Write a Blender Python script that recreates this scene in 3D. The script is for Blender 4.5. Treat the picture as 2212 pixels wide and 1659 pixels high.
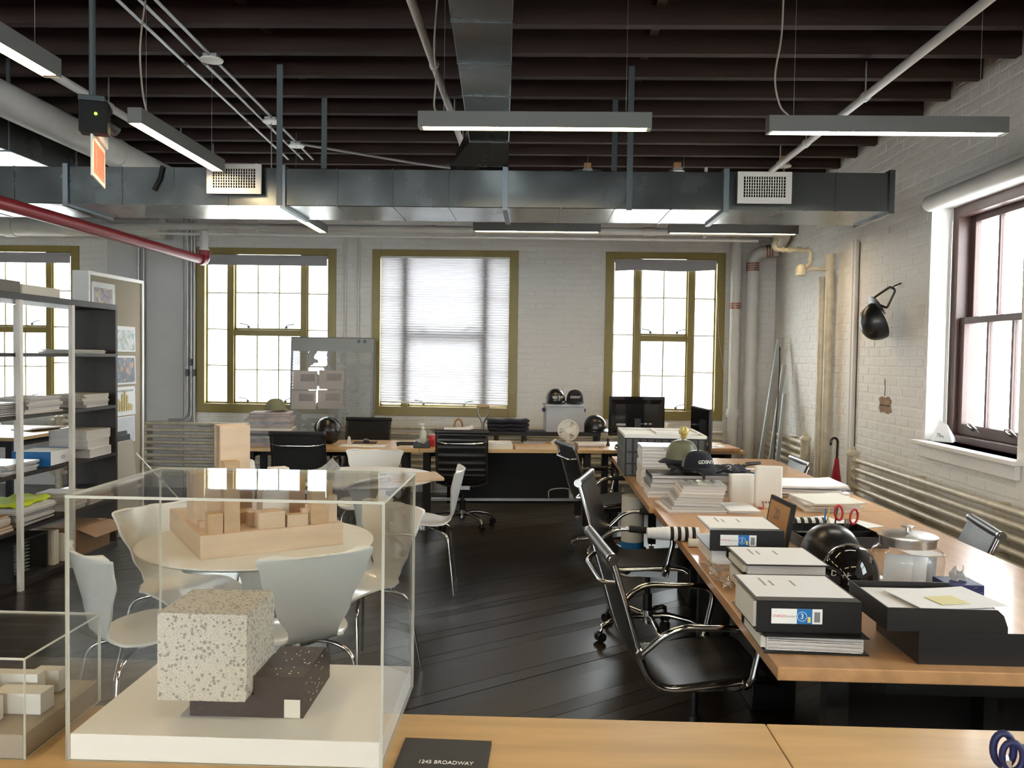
import bpy, bmesh, math, random
from mathutils import Vector, Matrix, Euler, noise
random.seed(7)
for _o in list(bpy.data.objects):
    bpy.data.objects.remove(_o)
S = bpy.context.scene
COL = S.collection
R = math.radians
PI = math.pi
sin, cos = math.sin, math.cos

# ------------------------------------------------------------------ camera
CAM_H = 1.6
cd = bpy.data.cameras.new('camera')
cd.sensor_width = 36.0
cd.lens = 36.0 * 1789.0 / 2212.0
cd.clip_start = 0.02
cam = bpy.data.objects.new('camera', cd)
COL.objects.link(cam)
cam.matrix_world = (Matrix.Translation((0, 0, CAM_H)) @ Matrix.Rotation(R(1.70), 4, 'Z')
                    @ Matrix.Rotation(R(90 - 1.945), 4, 'X') @ Matrix.Rotation(R(0.85), 4, 'Z'))
S.camera = cam

# ------------------------------------------------------------------ light and exposure
LAMP = 40.0            # diffuser strips of the pendant fittings
SKY = 14.0              # overcast sky
world = bpy.data.worlds.new('overcast_sky')
S.world = world
world.use_nodes = True
_bg = world.node_tree.nodes['Background']
_bg.inputs['Color'].default_value = (0.93, 0.965, 1.0, 1)
_bg.inputs['Strength'].default_value = SKY
S.view_settings.view_transform = 'Standard'
S.view_settings.look = 'None'
S.view_settings.exposure = 0.55
S.view_settings.gamma = 1.0
S.view_settings.use_curve_mapping = False
S.cycles.use_denoising = True
S.cycles.max_bounces = 8
S.cycles.use_adaptive_sampling = True
S.cycles.adaptive_threshold = 0.02
S.cycles.diffuse_bounces = 4
S.cycles.glossy_bounces = 4
S.cycles.transmission_bounces = 6
S.cycles.transparent_max_bounces = 24
S.cycles.caustics_reflective = False
S.cycles.caustics_refractive = False
S.cycles.sample_clamp_indirect = 6.0

# ------------------------------------------------------------------ helpers
class MB:
    """collects shapes; build() links them as one mesh object"""
    def __init__(s):
        s.v = []; s.f = []; s.m = []
    def add(s, vs, fs, mi=0, M=None):
        b = len(s.v)
        for p in vs:
            p = Vector(p)
            s.v.append(M @ p if M is not None else p)
        for f in fs:
            s.f.append([b + i for i in f]); s.m.append(mi)
        return s
    def box(s, x0, x1, y0, y1, z0, z1, mi=0, M=None):
        vs = [(x, y, z) for z in (z0, z1) for y in (y0, y1) for x in (x0, x1)]
        return s.add(vs, [(0, 2, 3, 1), (4, 5, 7, 6), (0, 1, 5, 4), (2, 6, 7, 3), (0, 4, 6, 2), (1, 3, 7, 5)], mi, M)
    def cbox(s, c, d, mi=0, M=None):
        return s.box(c[0]-d[0]/2, c[0]+d[0]/2, c[1]-d[1]/2, c[1]+d[1]/2, c[2]-d[2]/2, c[2]+d[2]/2, mi, M)
    def cyl(s, p0, p1, r, n=12, r2=None, mi=0, caps=True, M=None):
        p0, p1 = Vector(p0), Vector(p1)
        if r2 is None: r2 = r
        d = (p1 - p0).normalized()
        a = d.orthogonal().normalized(); b = d.cross(a)
        vs = []
        for p, q in ((p0, r), (p1, r2)):
            for i in range(n):
                t = 2*PI*i/n
                vs.append(p + (a*cos(t) + b*sin(t))*q)
        fs = [(i, (i+1) % n, n+(i+1) % n, n+i) for i in range(n)]
        if caps:
            fs += [tuple(range(n-1, -1, -1)), tuple(range(n, 2*n))]
        return s.add(vs, fs, mi, M)
    def tube(s, pts, r, n=8, mi=0, closed=False, M=None, flat=None):
        pts = [Vector(p) for p in pts]; k = len(pts)
        rs = r if isinstance(r, (list, tuple)) else [r]*k
        vs = []; a = None
        for i, p in enumerate(pts):
            if closed: d = pts[(i+1) % k] - pts[i-1]
            else: d = pts[min(i+1, k-1)] - pts[max(i-1, 0)]
            d.normalize()
            if a is None:
                a = Vector(flat) - d*d.dot(Vector(flat)) if flat else d.orthogonal()
            else: a = a - d*d.dot(a)
            a.normalize(); b = d.cross(a)
            for j in range(n):
                t = 2*PI*j/n + (PI/n if n == 4 else 0)
                vs.append(p + (a*cos(t) + b*sin(t))*rs[i])
        fs = []
        for i in range(k if closed else k-1):
            i2 = (i+1) % k
            for j in range(n):
                fs.append((i*n+j, i*n+(j+1) % n, i2*n+(j+1) % n, i2*n+j))
        if not closed:
            fs += [tuple(range(n-1, -1, -1)), tuple(range((k-1)*n, k*n))]
        return s.add(vs, fs, mi, M)
    def lathe(s, prof, n=24, mi=0, M=None, sx=1, sy=1):
        vs = []; fs = []; k = len(prof)
        for r, z in prof:
            for i in range(n):
                t = 2*PI*i/n
                vs.append((r*cos(t)*sx, r*sin(t)*sy, z))
        for q in range(k-1):
            for i in range(n):
                j = (i+1) % n
                fs.append((q*n+i, q*n+j, (q+1)*n+j, (q+1)*n+i))
        if prof[0][0] > 1e-5: fs.append(tuple(range(n-1, -1, -1)))
        if prof[-1][0] > 1e-5: fs.append(tuple(range((k-1)*n, k*n)))
        return s.add(vs, fs, mi, M)
    def prism(s, poly, z0, z1, mi=0, M=None):
        n = len(poly)
        vs = [(x, y, z0) for x, y in poly] + [(x, y, z1) for x, y in poly]
        fs = [tuple(range(n-1, -1, -1)), tuple(range(n, 2*n))]
        fs += [(i, (i+1) % n, n+(i+1) % n, n+i) for i in range(n)]
        return s.add(vs, fs, mi, M)
    def sheet(s, fn, nu, nv, th, mi=0, M=None):
        """fn(u,v)->point, u,v in 0..1; closed sheet of thickness th"""
        g = [[Vector(fn(i/nu, j/nv)) for i in range(nu+1)] for j in range(nv+1)]
        nn = []
        for j in range(nv+1):
            row = []
            for i in range(nu+1):
                du = g[j][min(i+1, nu)] - g[j][max(i-1, 0)]
                dv = g[min(j+1, nv)][i] - g[max(j-1, 0)][i]
                c = du.cross(dv)
                row.append(c.normalized() if c.length > 1e-12 else Vector((0, 0, 1)))
            nn.append(row)
        W = nu+1; T = W*(nv+1)
        vs = [g[j][i] for j in range(nv+1) for i in range(W)] + [g[j][i] - nn[j][i]*th for j in range(nv+1) for i in range(W)]
        fs = []
        for j in range(nv):
            for i in range(nu):
                a = j*W+i
                fs.append((a, a+1, a+W+1, a+W)); fs.append((T+a, T+a+W, T+a+W+1, T+a+1))
        for i in range(nu):
            fs.append((i, T+i, T+i+1, i+1)); b = nv*W+i; fs.append((b, b+1, T+b+1, T+b))
        for j in range(nv):
            a = j*W; fs.append((a, a+W, T+a+W, T+a)); b = j*W+nu; fs.append((b, T+b, T+b+W, b+W))
        return s.add(vs, fs, mi, M)
    def build(s, name, mats, parent=None, loc=None, rot=None, smooth=None, bevel=0, seg=2):
        me = bpy.data.meshes.new(name)
        me.from_pydata([tuple(v) for v in s.v], [], s.f)
        if not isinstance(mats, (list, tuple)): mats = [mats]
        for m in mats: me.materials.append(m)
        if len(mats) > 1:
            for p, i in zip(me.polygons, s.m): p.material_index = i
        me.update()
        if bevel:
            bm = bmesh.new(); bm.from_mesh(me)
            bmesh.ops.remove_doubles(bm, verts=bm.verts, dist=1e-6)
            es = [e for e in bm.edges if len(e.link_faces) == 2 and e.calc_face_angle(0) > 0.6]
            bmesh.ops.bevel(bm, geom=es, offset=bevel, segments=seg, profile=0.5, affect='EDGES', clamp_overlap=True)
            bm.to_mesh(me); bm.free()
        if smooth:
            for p in me.polygons: p.use_smooth = True
            me.set_sharp_from_angle(angle=R(smooth))
        o = bpy.data.objects.new(name, me); COL.objects.link(o)
        if parent: o.parent = parent
        if loc is not None: o.location = loc
        if rot is not None: o.rotation_euler = rot
        return o

def tag(o, label=None, cat=None, group=None, kind=None):
    if label: o['label'] = label
    if cat: o['category'] = cat
    if group: o['group'] = group
    if kind: o['kind'] = kind
    return o
def thing(name, label, cat, loc=(0, 0, 0), rz=0.0, group=None, rot=None):
    o = bpy.data.objects.new(name, None); COL.objects.link(o)
    o.empty_display_size = 0.05
    o.location = loc
    o.rotation_euler = rot if rot else (0, 0, rz)
    return tag(o, label, cat, group)
def struct(o):
    o['kind'] = 'structure'; return o
def copy_tree(o, parent=None):
    c = o.copy(); COL.objects.link(c); c.parent = parent
    for ch in list(o.children):
        copy_tree(ch, c)
    return c
def place(o, loc, rz=0.0, label=None, group=None, rot=None):
    o.location = loc; o.rotation_euler = rot if rot else (0, 0, rz)
    if label: o['label'] = label
    if group: o['group'] = group
    return o
def fillet(pts, r, n=5):
    """polyline with rounded corners"""
    pts = [Vector(p) for p in pts]; out = [pts[0]]
    for i in range(1, len(pts)-1):
        p = pts[i]; a = pts[i-1]-p; b = pts[i+1]-p
        q = min(r, a.length*0.49, b.length*0.49)
        A = p + a.normalized()*q; B = p + b.normalized()*q
        for k in range(n+1):
            t = k/n
            out.append(A*(1-t)**2 + p*2*t*(1-t) + B*t*t)
    out.append(pts[-1])
    return out
def lerp(a, b, t): return a + (b-a)*t
def catmull(pts, n=6):
    P = [Vector(p) for p in pts]; P = [P[0]*2-P[1]] + P + [P[-1]*2-P[-2]]
    out = []
    for i in range(1, len(P)-2):
        a, b, c, d = P[i-1:i+3]
        for k in range(n):
            t = k/n
            out.append(0.5*((2*b)+(c-a)*t+(2*a-5*b+4*c-d)*t*t+(3*b-a-3*c+d)*t**3))
    out.append(P[-2])
    return out
def text(name, body, size, m, parent, mat4, ext=0.0006, align='CENTER', shear=0.0, wide=1.0):
    cu = bpy.data.curves.new(name, 'FONT'); cu.body = body; cu.size = size; cu.extrude = ext
    cu.align_x = align; cu.align_y = 'CENTER'; cu.shear = shear
    cu.resolution_u = 3
    to = bpy.data.objects.new('tmp', cu); COL.objects.link(to)
    dg = bpy.context.evaluated_depsgraph_get()
    me = bpy.data.meshes.new_from_object(to.evaluated_get(dg))
    bpy.data.objects.remove(to); bpy.data.curves.remove(cu)
    me.transform(mat4 @ Matrix.Diagonal((wide, 1, 1, 1)))
    me.materials.clear(); me.materials.append(m)
    o = bpy.data.objects.new(name, me); COL.objects.link(o)
    if parent: o.parent = parent
    return o
def drop(t, z):
    """let a tilted thing down until its lowest point rests on z"""
    bpy.context.view_layer.update()
    lo = min((c.matrix_world @ v.co).z for c in t.children_recursive if c.type == 'MESH' for v in c.data.vertices)
    t.location.z += z-lo
def T(x, y, z): return Matrix.Translation((x, y, z))
def RX(a): return Matrix.Rotation(R(a), 4, 'X')
def RY(a): return Matrix.Rotation(R(a), 4, 'Y')
def RZ(a): return Matrix.Rotation(R(a), 4, 'Z')

# ------------------------------------------------------------------ materials
def pm(name, col, rough=0.5, metal=0.0, var=0.0, vs=8.0, stretch=None, bump=0.0, bs=40.0, spec=0.5, coat=0.0,
       col2=None, emit=None, es=0.0, rvar=0.0, rnd=0.0, detail=4.0, sss=0.0):
    m = bpy.data.materials.new(name); m.use_nodes = True
    nt = m.node_tree; N = nt.nodes; L = nt.links; b = N['Principled BSDF']
    c = tuple(col) + (1,)
    b.inputs['Base Color'].default_value = c
    b.inputs['Roughness'].default_value = rough
    b.inputs['Metallic'].default_value = metal
    b.inputs['Specular IOR Level'].default_value = spec
    b.inputs['Coat Weight'].default_value = coat
    b.inputs['Coat Roughness'].default_value = 0.1
    if emit:
        b.inputs['Emission Color'].default_value = tuple(emit)+(1,)
        b.inputs['Emission Strength'].default_value = es
    if var or bump or rvar:
        tc = N.new('ShaderNodeTexCoord'); mp = N.new('ShaderNodeMapping')
        L.new(tc.outputs['Object'], mp.inputs['Vector'])
        if stretch: mp.inputs['Scale'].default_value = stretch
    if var or rvar:
        nz = N.new('ShaderNodeTexNoise'); nz.inputs['Scale'].default_value = vs; nz.inputs['Detail'].default_value = detail
        L.new(mp.outputs['Vector'], nz.inputs['Vector'])
    if var:
        rp = N.new('ShaderNodeValToRGB')
        c2 = col2 if col2 else tuple(x*(1-var) for x in col)
        rp.color_ramp.elements[0].color = tuple(c2)+(1,); rp.color_ramp.elements[0].position = 0.3
        rp.color_ramp.elements[1].color = c; rp.color_ramp.elements[1].position = 0.7
        L.new(nz.outputs['Fac'], rp.inputs['Fac'])
        last = rp.outputs['Color']
        if rnd:
            oi = N.new('ShaderNodeObjectInfo'); hs = N.new('ShaderNodeHueSaturation')
            mr = N.new('ShaderNodeMapRange'); mr.inputs['To Min'].default_value = 1-rnd; mr.inputs['To Max'].default_value = 1+rnd
            L.new(oi.outputs['Random'], mr.inputs['Value']); L.new(mr.outputs['Result'], hs.inputs['Value'])
            L.new(last, hs.inputs['Color']); last = hs.outputs['Color']
        L.new(last, b.inputs['Base Color'])
    if rvar:
        mr2 = N.new('ShaderNodeMapRange'); mr2.inputs['To Min'].default_value = rough-rvar; mr2.inputs['To Max'].default_value = rough+rvar
        L.new(nz.outputs['Fac'], mr2.inputs['Value']); L.new(mr2.outputs['Result'], b.inputs['Roughness'])
    if bump:
        n2 = N.new('ShaderNodeTexNoise'); n2.inputs['Scale'].default_value = bs; n2.inputs['Detail'].default_value = 3
        L.new(mp.outputs['Vector'], n2.inputs['Vector'])
        bp = N.new('ShaderNodeBump'); bp.inputs['Strength'].default_value = bump; bp.inputs['Distance'].default_value = 0.01
        L.new(n2.outputs['Fac'], bp.inputs['Height']); L.new(bp.outputs['Normal'], b.inputs['Normal'])
    return m
def glassy(name, tint=(1, 1, 1), ior=1.45, rough=0.0, refl=1.0, haze=0.0, hazecol=(1, 1, 1)):
    """thin clear sheet: see-through plus Fresnel reflection"""
    m = bpy.data.materials.new(name); m.use_nodes = True
    nt = m.node_tree; N = nt.nodes; L = nt.links; N.clear()
    out = N.new('ShaderNodeOutputMaterial'); tr = N.new('ShaderNodeBsdfTransparent'); gl = N.new('ShaderNodeBsdfGlossy')
    tr.inputs['Color'].default_value = tuple(tint)+(1,); gl.inputs['Roughness'].default_value = rough
    fr = N.new('ShaderNodeFresnel'); ge = N.new('ShaderNodeNewGeometry'); mi = N.new('ShaderNodeMapRange')
    mi.inputs['To Min'].default_value = ior; mi.inputs['To Max'].default_value = 1.0/ior      # thin sheet: same reflectance from both sides
    L.new(ge.outputs['Backfacing'], mi.inputs['Value']); L.new(mi.outputs['Result'], fr.inputs['IOR'])
    mx = N.new('ShaderNodeMixShader'); mu = N.new('ShaderNodeMath'); mu.operation = 'MULTIPLY'; mu.inputs[1].default_value = refl
    L.new(fr.outputs[0], mu.inputs[0]); L.new(mu.outputs[0], mx.inputs[0]); L.new(tr.outputs[0], mx.inputs[1]); L.new(gl.outputs[0], mx.inputs[2])
    last = mx.outputs[0]
    if haze:
        df = N.new('ShaderNodeBsdfDiffuse'); df.inputs['Color'].default_value = tuple(hazecol)+(1,)
        m2 = N.new('ShaderNodeMixShader'); m2.inputs[0].default_value = haze
        L.new(last, m2.inputs[1]); L.new(df.outputs[0], m2.inputs[2]); last = m2.outputs[0]
    L.new(last, out.inputs['Surface'])
    return m
def translucent(name, col, tcol, fac=0.5):
    m = bpy.data.materials.new(name); m.use_nodes = True
    nt = m.node_tree; N = nt.nodes; L = nt.links; N.clear()
    out = N.new('ShaderNodeOutputMaterial'); df = N.new('ShaderNodeBsdfDiffuse'); tl = N.new('ShaderNodeBsdfTranslucent'); mx = N.new('ShaderNodeMixShader')
    df.inputs['Color'].default_value = tuple(col)+(1,); tl.inputs['Color'].default_value = tuple(tcol)+(1,)
    mx.inputs[0].default_value = fac
    L.new(df.outputs[0], mx.inputs[1]); L.new(tl.outputs[0], mx.inputs[2]); L.new(mx.outputs[0], out.inputs['Surface'])
    return m

M = {}
M['paint'] = pm('white_wall_paint', (0.80, 0.775, 0.74), 0.55, var=0.12, vs=2.2, bump=0.5, bs=22, detail=6)
M['plaster'] = pm('grey_plaster', (0.62, 0.61, 0.60), 0.6, var=0.08, vs=3, bump=0.15, bs=30)
M['olive'] = pm('olive_window_paint', (0.29, 0.225, 0.06), 0.4, var=0.12, vs=6)
M['brownwood'] = pm('dark_brown_window_paint', (0.085, 0.042, 0.036), 0.38, var=0.2, vs=9)
M['joist'] = pm('stained_joist_timber', (0.036, 0.0165, 0.0115), 0.85, var=0.45, vs=3, stretch=(0.4, 4, 4), bump=0.2, bs=20)
M['deck'] = pm('dark_ceiling_boards', (0.036, 0.0165, 0.0115), 0.85, var=0.4, vs=4)
M['floor'] = pm('dark_stained_floorboard', (0.016, 0.0125, 0.0105), 0.30, var=0.18, vs=3, stretch=(1, 1, 1), rnd=0.25, spec=0.48)
M['subfloor'] = pm('subfloor', (0.016, 0.0125, 0.0105), 0.9)
M['galv'] = pm('galvanised_sheet', (0.158, 0.170, 0.170), 0.25, 0.9, var=0.22, vs=3.5, bump=0.05, bs=5, rvar=0.10, detail=8)
M['galvdark'] = pm('galvanised_edge', (0.20, 0.23, 0.25), 0.45, 0.9)
M['whitepipe'] = pm('white_painted_pipe', (0.72, 0.70, 0.66), 0.45, var=0.1, vs=6, bump=0.1, bs=30)
M['creampipe'] = pm('cream_painted_pipe', (0.66, 0.595, 0.46), 0.40, var=0.25, vs=14, bump=0.10, bs=60, detail=8)
M['redpipe'] = pm('red_sprinkler_pipe', (0.26, 0.018, 0.028), 0.35)
M['greyhouse'] = pm('grey_lamp_housing', (0.13, 0.13, 0.12), 0.5)
M['conduit'] = pm('steel_conduit', (0.5, 0.5, 0.5), 0.4, 0.8)
M['darksteel'] = pm('dark_strut', (0.10, 0.12, 0.125), 0.5, 0.5)
M['lampglow'] = pm('lamp_diffuser', (1, 1, 1), 0.5, emit=(1.0, 0.76, 0.44), es=LAMP)
M['lampglow2'] = pm('cool_lamp_diffuser', (1, 1, 1), 0.5, emit=(1.0, 0.93, 0.76), es=LAMP)
M['cable'] = pm('pale_cable', (0.33, 0.29, 0.24), 0.6)
M['chrome'] = pm('chrome', (0.78, 0.77, 0.76), 0.10, 1.0)
M['steel'] = pm('brushed_steel', (0.62, 0.60, 0.57), 0.28, 1.0, var=0.15, vs=3, stretch=(1, 1, 40))
M['alu'] = pm('polished_aluminium', (0.42, 0.42, 0.42), 0.25, 1.0)
M['blackplastic'] = pm('black_plastic', (0.012, 0.012, 0.013), 0.38)
M['blackmatte'] = pm('matte_black', (0.010, 0.010, 0.011), 0.7)
M['glossblack'] = pm('gloss_black', (0.006, 0.006, 0.007), 0.06, coat=0.3)
M['leather'] = pm('black_leather', (0.016, 0.016, 0.017), 0.36, bump=0.1, bs=160)
M['mesh'] = pm('black_mesh_fabric', (0.010, 0.010, 0.011), 0.75, bump=0.4, bs=300)
M['cloth'] = pm('navy_cloth', (0.007, 0.008, 0.016), 0.9, bump=0.6, bs=60)
M['helmet'] = pm('black_helmet_shell', (0.010, 0.010, 0.011), 0.30, rvar=0.05, vs=20)
M['helmetgloss'] = pm('glossy_helmet_shell', (0.008, 0.007, 0.007), 0.07)
M['whitechair'] = pm('white_lacquer', (0.80, 0.80, 0.77), 0.28, coat=0.2)
M['tabletop'] = pm('white_laminate', (0.79, 0.785, 0.76), 0.35)
M['desk'] = pm('beech_desk_top', (0.62, 0.34, 0.155), 0.30, var=0.30, vs=2.5, stretch=(7, 1.0, 7), rnd=0.05, coat=0.15, detail=6)
M['deskx'] = pm('birch_table_top', (0.66, 0.42, 0.185), 0.33, var=0.25, vs=2.5, stretch=(1.0, 7, 7), rnd=0.05, coat=0.1, detail=6)
M['balsa'] = pm('pale_model_wood', (0.68, 0.52, 0.37), 0.6, var=0.14, vs=5, stretch=(1, 1, 6))
M['balsa2'] = pm('amber_model_wood', (0.60, 0.41, 0.24), 0.6, var=0.2, vs=5, stretch=(1, 1, 6))
M['paper'] = pm('white_paper', (0.80, 0.80, 0.80), 0.7)
M['paper2'] = pm('cream_paper', (0.70, 0.66, 0.57), 0.7)
M['paper3'] = pm('grey_paper', (0.45, 0.45, 0.46), 0.7, var=0.4, vs=12)
M['pages'] = pm('page_edges', (0.68, 0.64, 0.60), 0.8, var=0.35, vs=4, stretch=(0.5, 0.5, 160))
M['newsprint'] = pm('newsprint', (0.52, 0.44, 0.42), 0.85, var=0.4, vs=9)
M['darkcover'] = pm('dark_cover', (0.03, 0.032, 0.036), 0.35)
M['greycover'] = pm('grey_cover', (0.30, 0.31, 0.33), 0.4)
M['whiteplastic'] = pm('white_plastic', (0.75, 0.73, 0.68), 0.4)
M['black_wood'] = pm('espresso_wood', (0.030, 0.024, 0.021), 0.45, var=0.3, vs=4, stretch=(4, 4, 0.5))
M['yellow'] = pm('yellow_note', (0.75, 0.62, 0.18), 0.8)
M['red'] = pm('red_plastic', (0.55, 0.03, 0.05), 0.4)
M['blue'] = pm('blue_print', (0.01, 0.16, 0.45), 0.5)
M['navy'] = pm('navy_print', (0.012, 0.02, 0.11), 0.5, var=0.3, vs=60)
M['white_text'] = pm('white_print', (0.85, 0.85, 0.82), 0.6)
M['dark_text'] = pm('dark_print', (0.10, 0.10, 0.11), 0.7)
M['red_text'] = pm('red_print', (0.65, 0.06, 0.06), 0.7)
M['grey_text'] = pm('grey_print', (0.33, 0.33, 0.33), 0.7)
M['gold_text'] = pm('gold_print', (0.55, 0.42, 0.12), 0.5)
M['card'] = pm('brown_cardboard', (0.42, 0.23, 0.10), 0.8, var=0.1, vs=5)
M['glass'] = glassy('window_glass', (0.97, 0.99, 0.98), 1.45, refl=0.8)
M['acrylic'] = glassy('clear_acrylic', (0.985, 0.985, 0.975), 1.49, refl=0.75, haze=0.003, hazecol=(0.9, 0.88, 0.8))
M['acryledge'] = translucent('acrylic_edge', (0.72, 0.74, 0.68), (0.85, 0.88, 0.80), 0.4)
M['jarglass'] = glassy('jar_glass', (0.96, 0.97, 0.97), 1.5, refl=0.9, haze=0.02)
M['blind'] = translucent('pleated_blind', (0.80, 0.79, 0.80), (0.52, 0.515, 0.53), 0.75)
M['shade'] = pm('grey_roller_cloth', (0.40, 0.39, 0.40), 0.8)
M['cratep'] = translucent('frosted_plastic', (0.60, 0.62, 0.66), (0.7, 0.72, 0.76), 0.35)
M['clearplastic'] = glassy('thin_clear_plastic', (0.93, 0.92, 0.9), 1.5, rough=0.06, refl=1.0, haze=0.06)
# ================================================================== the room shell
XL, XR, YB, YF, ZC = -9.0, 2.70, 9.55, -4.0, 3.62
WT = 0.34
def pt(x, y, z):
    """where a world point falls in the 2212 x 1659 frame (used only to choose which bricks are the largest in view)"""
    q = cam.matrix_world.inverted() @ Vector((x, y, z))
    return (1106 + 1789*q.x/-q.z, 829.5 - 1789*q.y/-q.z) if q.z < -0.1 else (-1e4, -1e4)

# openings on the back wall (X0, X1, Z0, Z1) and on the right wall (Y0, Y1, Z0, Z1)
ZW0, ZW1 = 0.92, 2.785
BACK = [(-6.97+0.02, -5.385, ZW0, ZW1), (-3.935, -2.365, ZW0, ZW1), (-1.885, -0.258, ZW0, ZW1), (0.802, 2.102, ZW0, ZW1)]
RIGHT = [(4.72, 5.825, 1.06, 2.66), (1.2, 2.3, 1.06, 2.66)]

def wall_with_holes(name, axis, a0, a1, face, thick, holes, splay=0.0):
    """slab along X (axis 'x') or Y (axis 'y'), inner face at `face`, with rectangular openings"""
    mb = MB()
    def B(p0, p1, z0, z1):
        if p1-p0 < 1e-4 or z1-z0 < 1e-4: return
        if axis == 'x': mb.box(p0, p1, face, face+thick, z0, z1)
        else: mb.box(face, face+thick, p0, p1, z0, z1)
    cur = a0
    for (h0, h1, z0, z1) in sorted(holes):
        B(cur, h0, 0, ZC)
        B(h0, h1, 0, z0); B(h0, h1, z1, ZC)
        cur = h1
    B(cur, a1, 0, ZC)
    return struct(mb.build(name, M['paint']))

wb = wall_with_holes('wall_back', 'x', XL, XR+WT, YB+0.004, WT, BACK)
wr = wall_with_holes('wall_right', 'y', YF, YB+0.004, XR+0.004, WT, RIGHT)
mb = MB(); mb.box(XL-0.2, XL, YF-0.2, YB+WT, 0, ZC); struct(mb.build('wall_left', M['paint']))
FRONT = [(-7.6, -5.6, 0.9, 2.9), (-4.8, -2.8, 0.9, 2.9), (-1.2, 0.8, 0.9, 2.6)]
wall_with_holes('wall_front', 'x', XL, XR+WT, YF-WT, WT, FRONT)
for i, (a, b, c, d) in enumerate(FRONT):
    w = bpy.data.objects.new('window_%d_offscreen' % (8+i), None); COL.objects.link(w); struct(w)
    for x in (a, (a+b)/2-0.04, b-0.08):
        mb = MB(); mb.box(x, x+0.08, YF-0.2, YF-0.1, c, d); mb.build('mullion', M['olive'], w)
    for z in (c, (c+d)/2-0.03, d-0.08):
        mb = MB(); mb.box(a+0.08, b-0.08, YF-0.19, YF-0.11, z, z+0.08); mb.build('rail', M['olive'], w)
    for x in (a+0.08, (a+b)/2+0.04):
        for z in (c+0.08, (c+d)/2+0.05):
            mb = MB(); mb.box(x, x+(b-a)/2-0.12, YF-0.155, YF-0.15, z, z+(d-c)/2-0.13); mb.build('pane', M['glass'], w)

# painted bricks, proud of the joints
BL, BH, JT = 0.205, 0.0665, 0.0065
def brick_mesh(w, h, d, jit):
    mb = MB(); c = 0.0075
    j = lambda: random.uniform(-jit, jit)
    o = [(0, 0), (w, 0), (w, h), (0, h)]
    i = [(c+j(), c+j()), (w-c+j(), c+j()), (w-c+j(), h-c+j()), (c+j(), h-c+j())]
    vs = [(x, 0.004, z) for x, z in o] + [(x, -d+j()*0.5, z) for x, z in i]
    mb.add(vs, [(4, 5, 6, 7), (0, 1, 5, 4), (1, 2, 6, 5), (2, 3, 7, 6), (3, 0, 4, 7)])
    return mb
variants = []
for k in range(8):
    o = brick_mesh(BL, BH, 0.0018+0.0009*(k % 3), 0.003).build('brick', M['paint'])
    variants.append(o.data); bpy.data.objects.remove(o)
def lay_bricks(wall, axis, a0, a1, z0, z1, face, holes, margin=0.0):
    cells = []
    nrow = int((z1-z0)/(BH+JT))
    for r in range(nrow):
        z = z0 + r*(BH+JT)
        a = a0 - (0.5*(BL+JT) if r % 2 else 0.0)
        while a < a1:
            s, e = max(a, a0), min(a+BL, a1)
            segs = [(s, e)]
            for (h0, h1, hz0, hz1) in holes:
                if z+BH > hz0-0.001 and z < hz1+0.001:
                    ns = []
                    for (p, q) in segs:
                        if q <= h0 or p >= h1: ns.append((p, q))
                        else:
                            if p < h0: ns.append((p, h0))
                            if q > h1: ns.append((h1, q))
                    segs = ns
            for (p, q) in segs:
                if q-p > 0.02: cells.append((p, q, z))
            a += BL+JT
    scored = []
    for (p, q, z) in cells:
        c = (p+q)/2
        w = (c, face, z+BH/2) if axis == 'x' else (face, c, z+BH/2)
        u, v = pt(*w)
        full = (q-p) > BL-0.001
        vis = full and 20 < u < 2190 and 20 < v < 1100
        d = (Vector(w)-cam.location).length
        scored.append((0 if vis else 1, d, p, q, z))
    scored.sort()
    rest = MB(); n = 0
    for (nv, d, p, q, z) in scored:
        if axis == 'x': Mx = T(p, face+0.0, z)
        else: Mx = Matrix(((0, 1, 0, face), (-1, 0, 0, q), (0, 0, 1, z), (0, 0, 0, 1)))
        if nv == 0 and n < 300:
            o = bpy.data.objects.new('brick', variants[random.randrange(8)]); COL.objects.link(o)
            o.parent = wall; o.matrix_local = Mx; n += 1
        else:
            m2 = brick_mesh(q-p, BH, 0.0026+random.uniform(-0.0010, 0.0010), 0.0028)
            rest.add(m2.v, m2.f, 0, Mx)
    o = rest.build('brickwork', M['paint'], wall); o['kind'] = 'stuff'
lay_bricks(wb, 'x', -8.9, XR-0.004, 0.10, 3.60, YB+0.004, [(a-0.0, b+0.0, c, d) for a, b, c, d in BACK] + [(-5.02, -4.12, -1, 9)])
lay_bricks(wr, 'y', 0.8, YB-0.004, 0.10, 3.60, XR+0.004, [(4.70, 5.85, 1.0, 2.68), (1.2, 2.3, 1.06, 2.66), (6.35, 6.62, 1.19, 1.33), (7.06, 7.24, -1, 9)])

# plaster pier on the back wall, left
mb = MB(); mb.box(-5.02, -4.12, YB-0.012, YB+0.004, 0.0, 3.6)
mb.build('plaster_pier', M['plaster'], wb)

M['crackbrown'] = pm('crack_grime', (0.10, 0.065, 0.045), 0.9)
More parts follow.
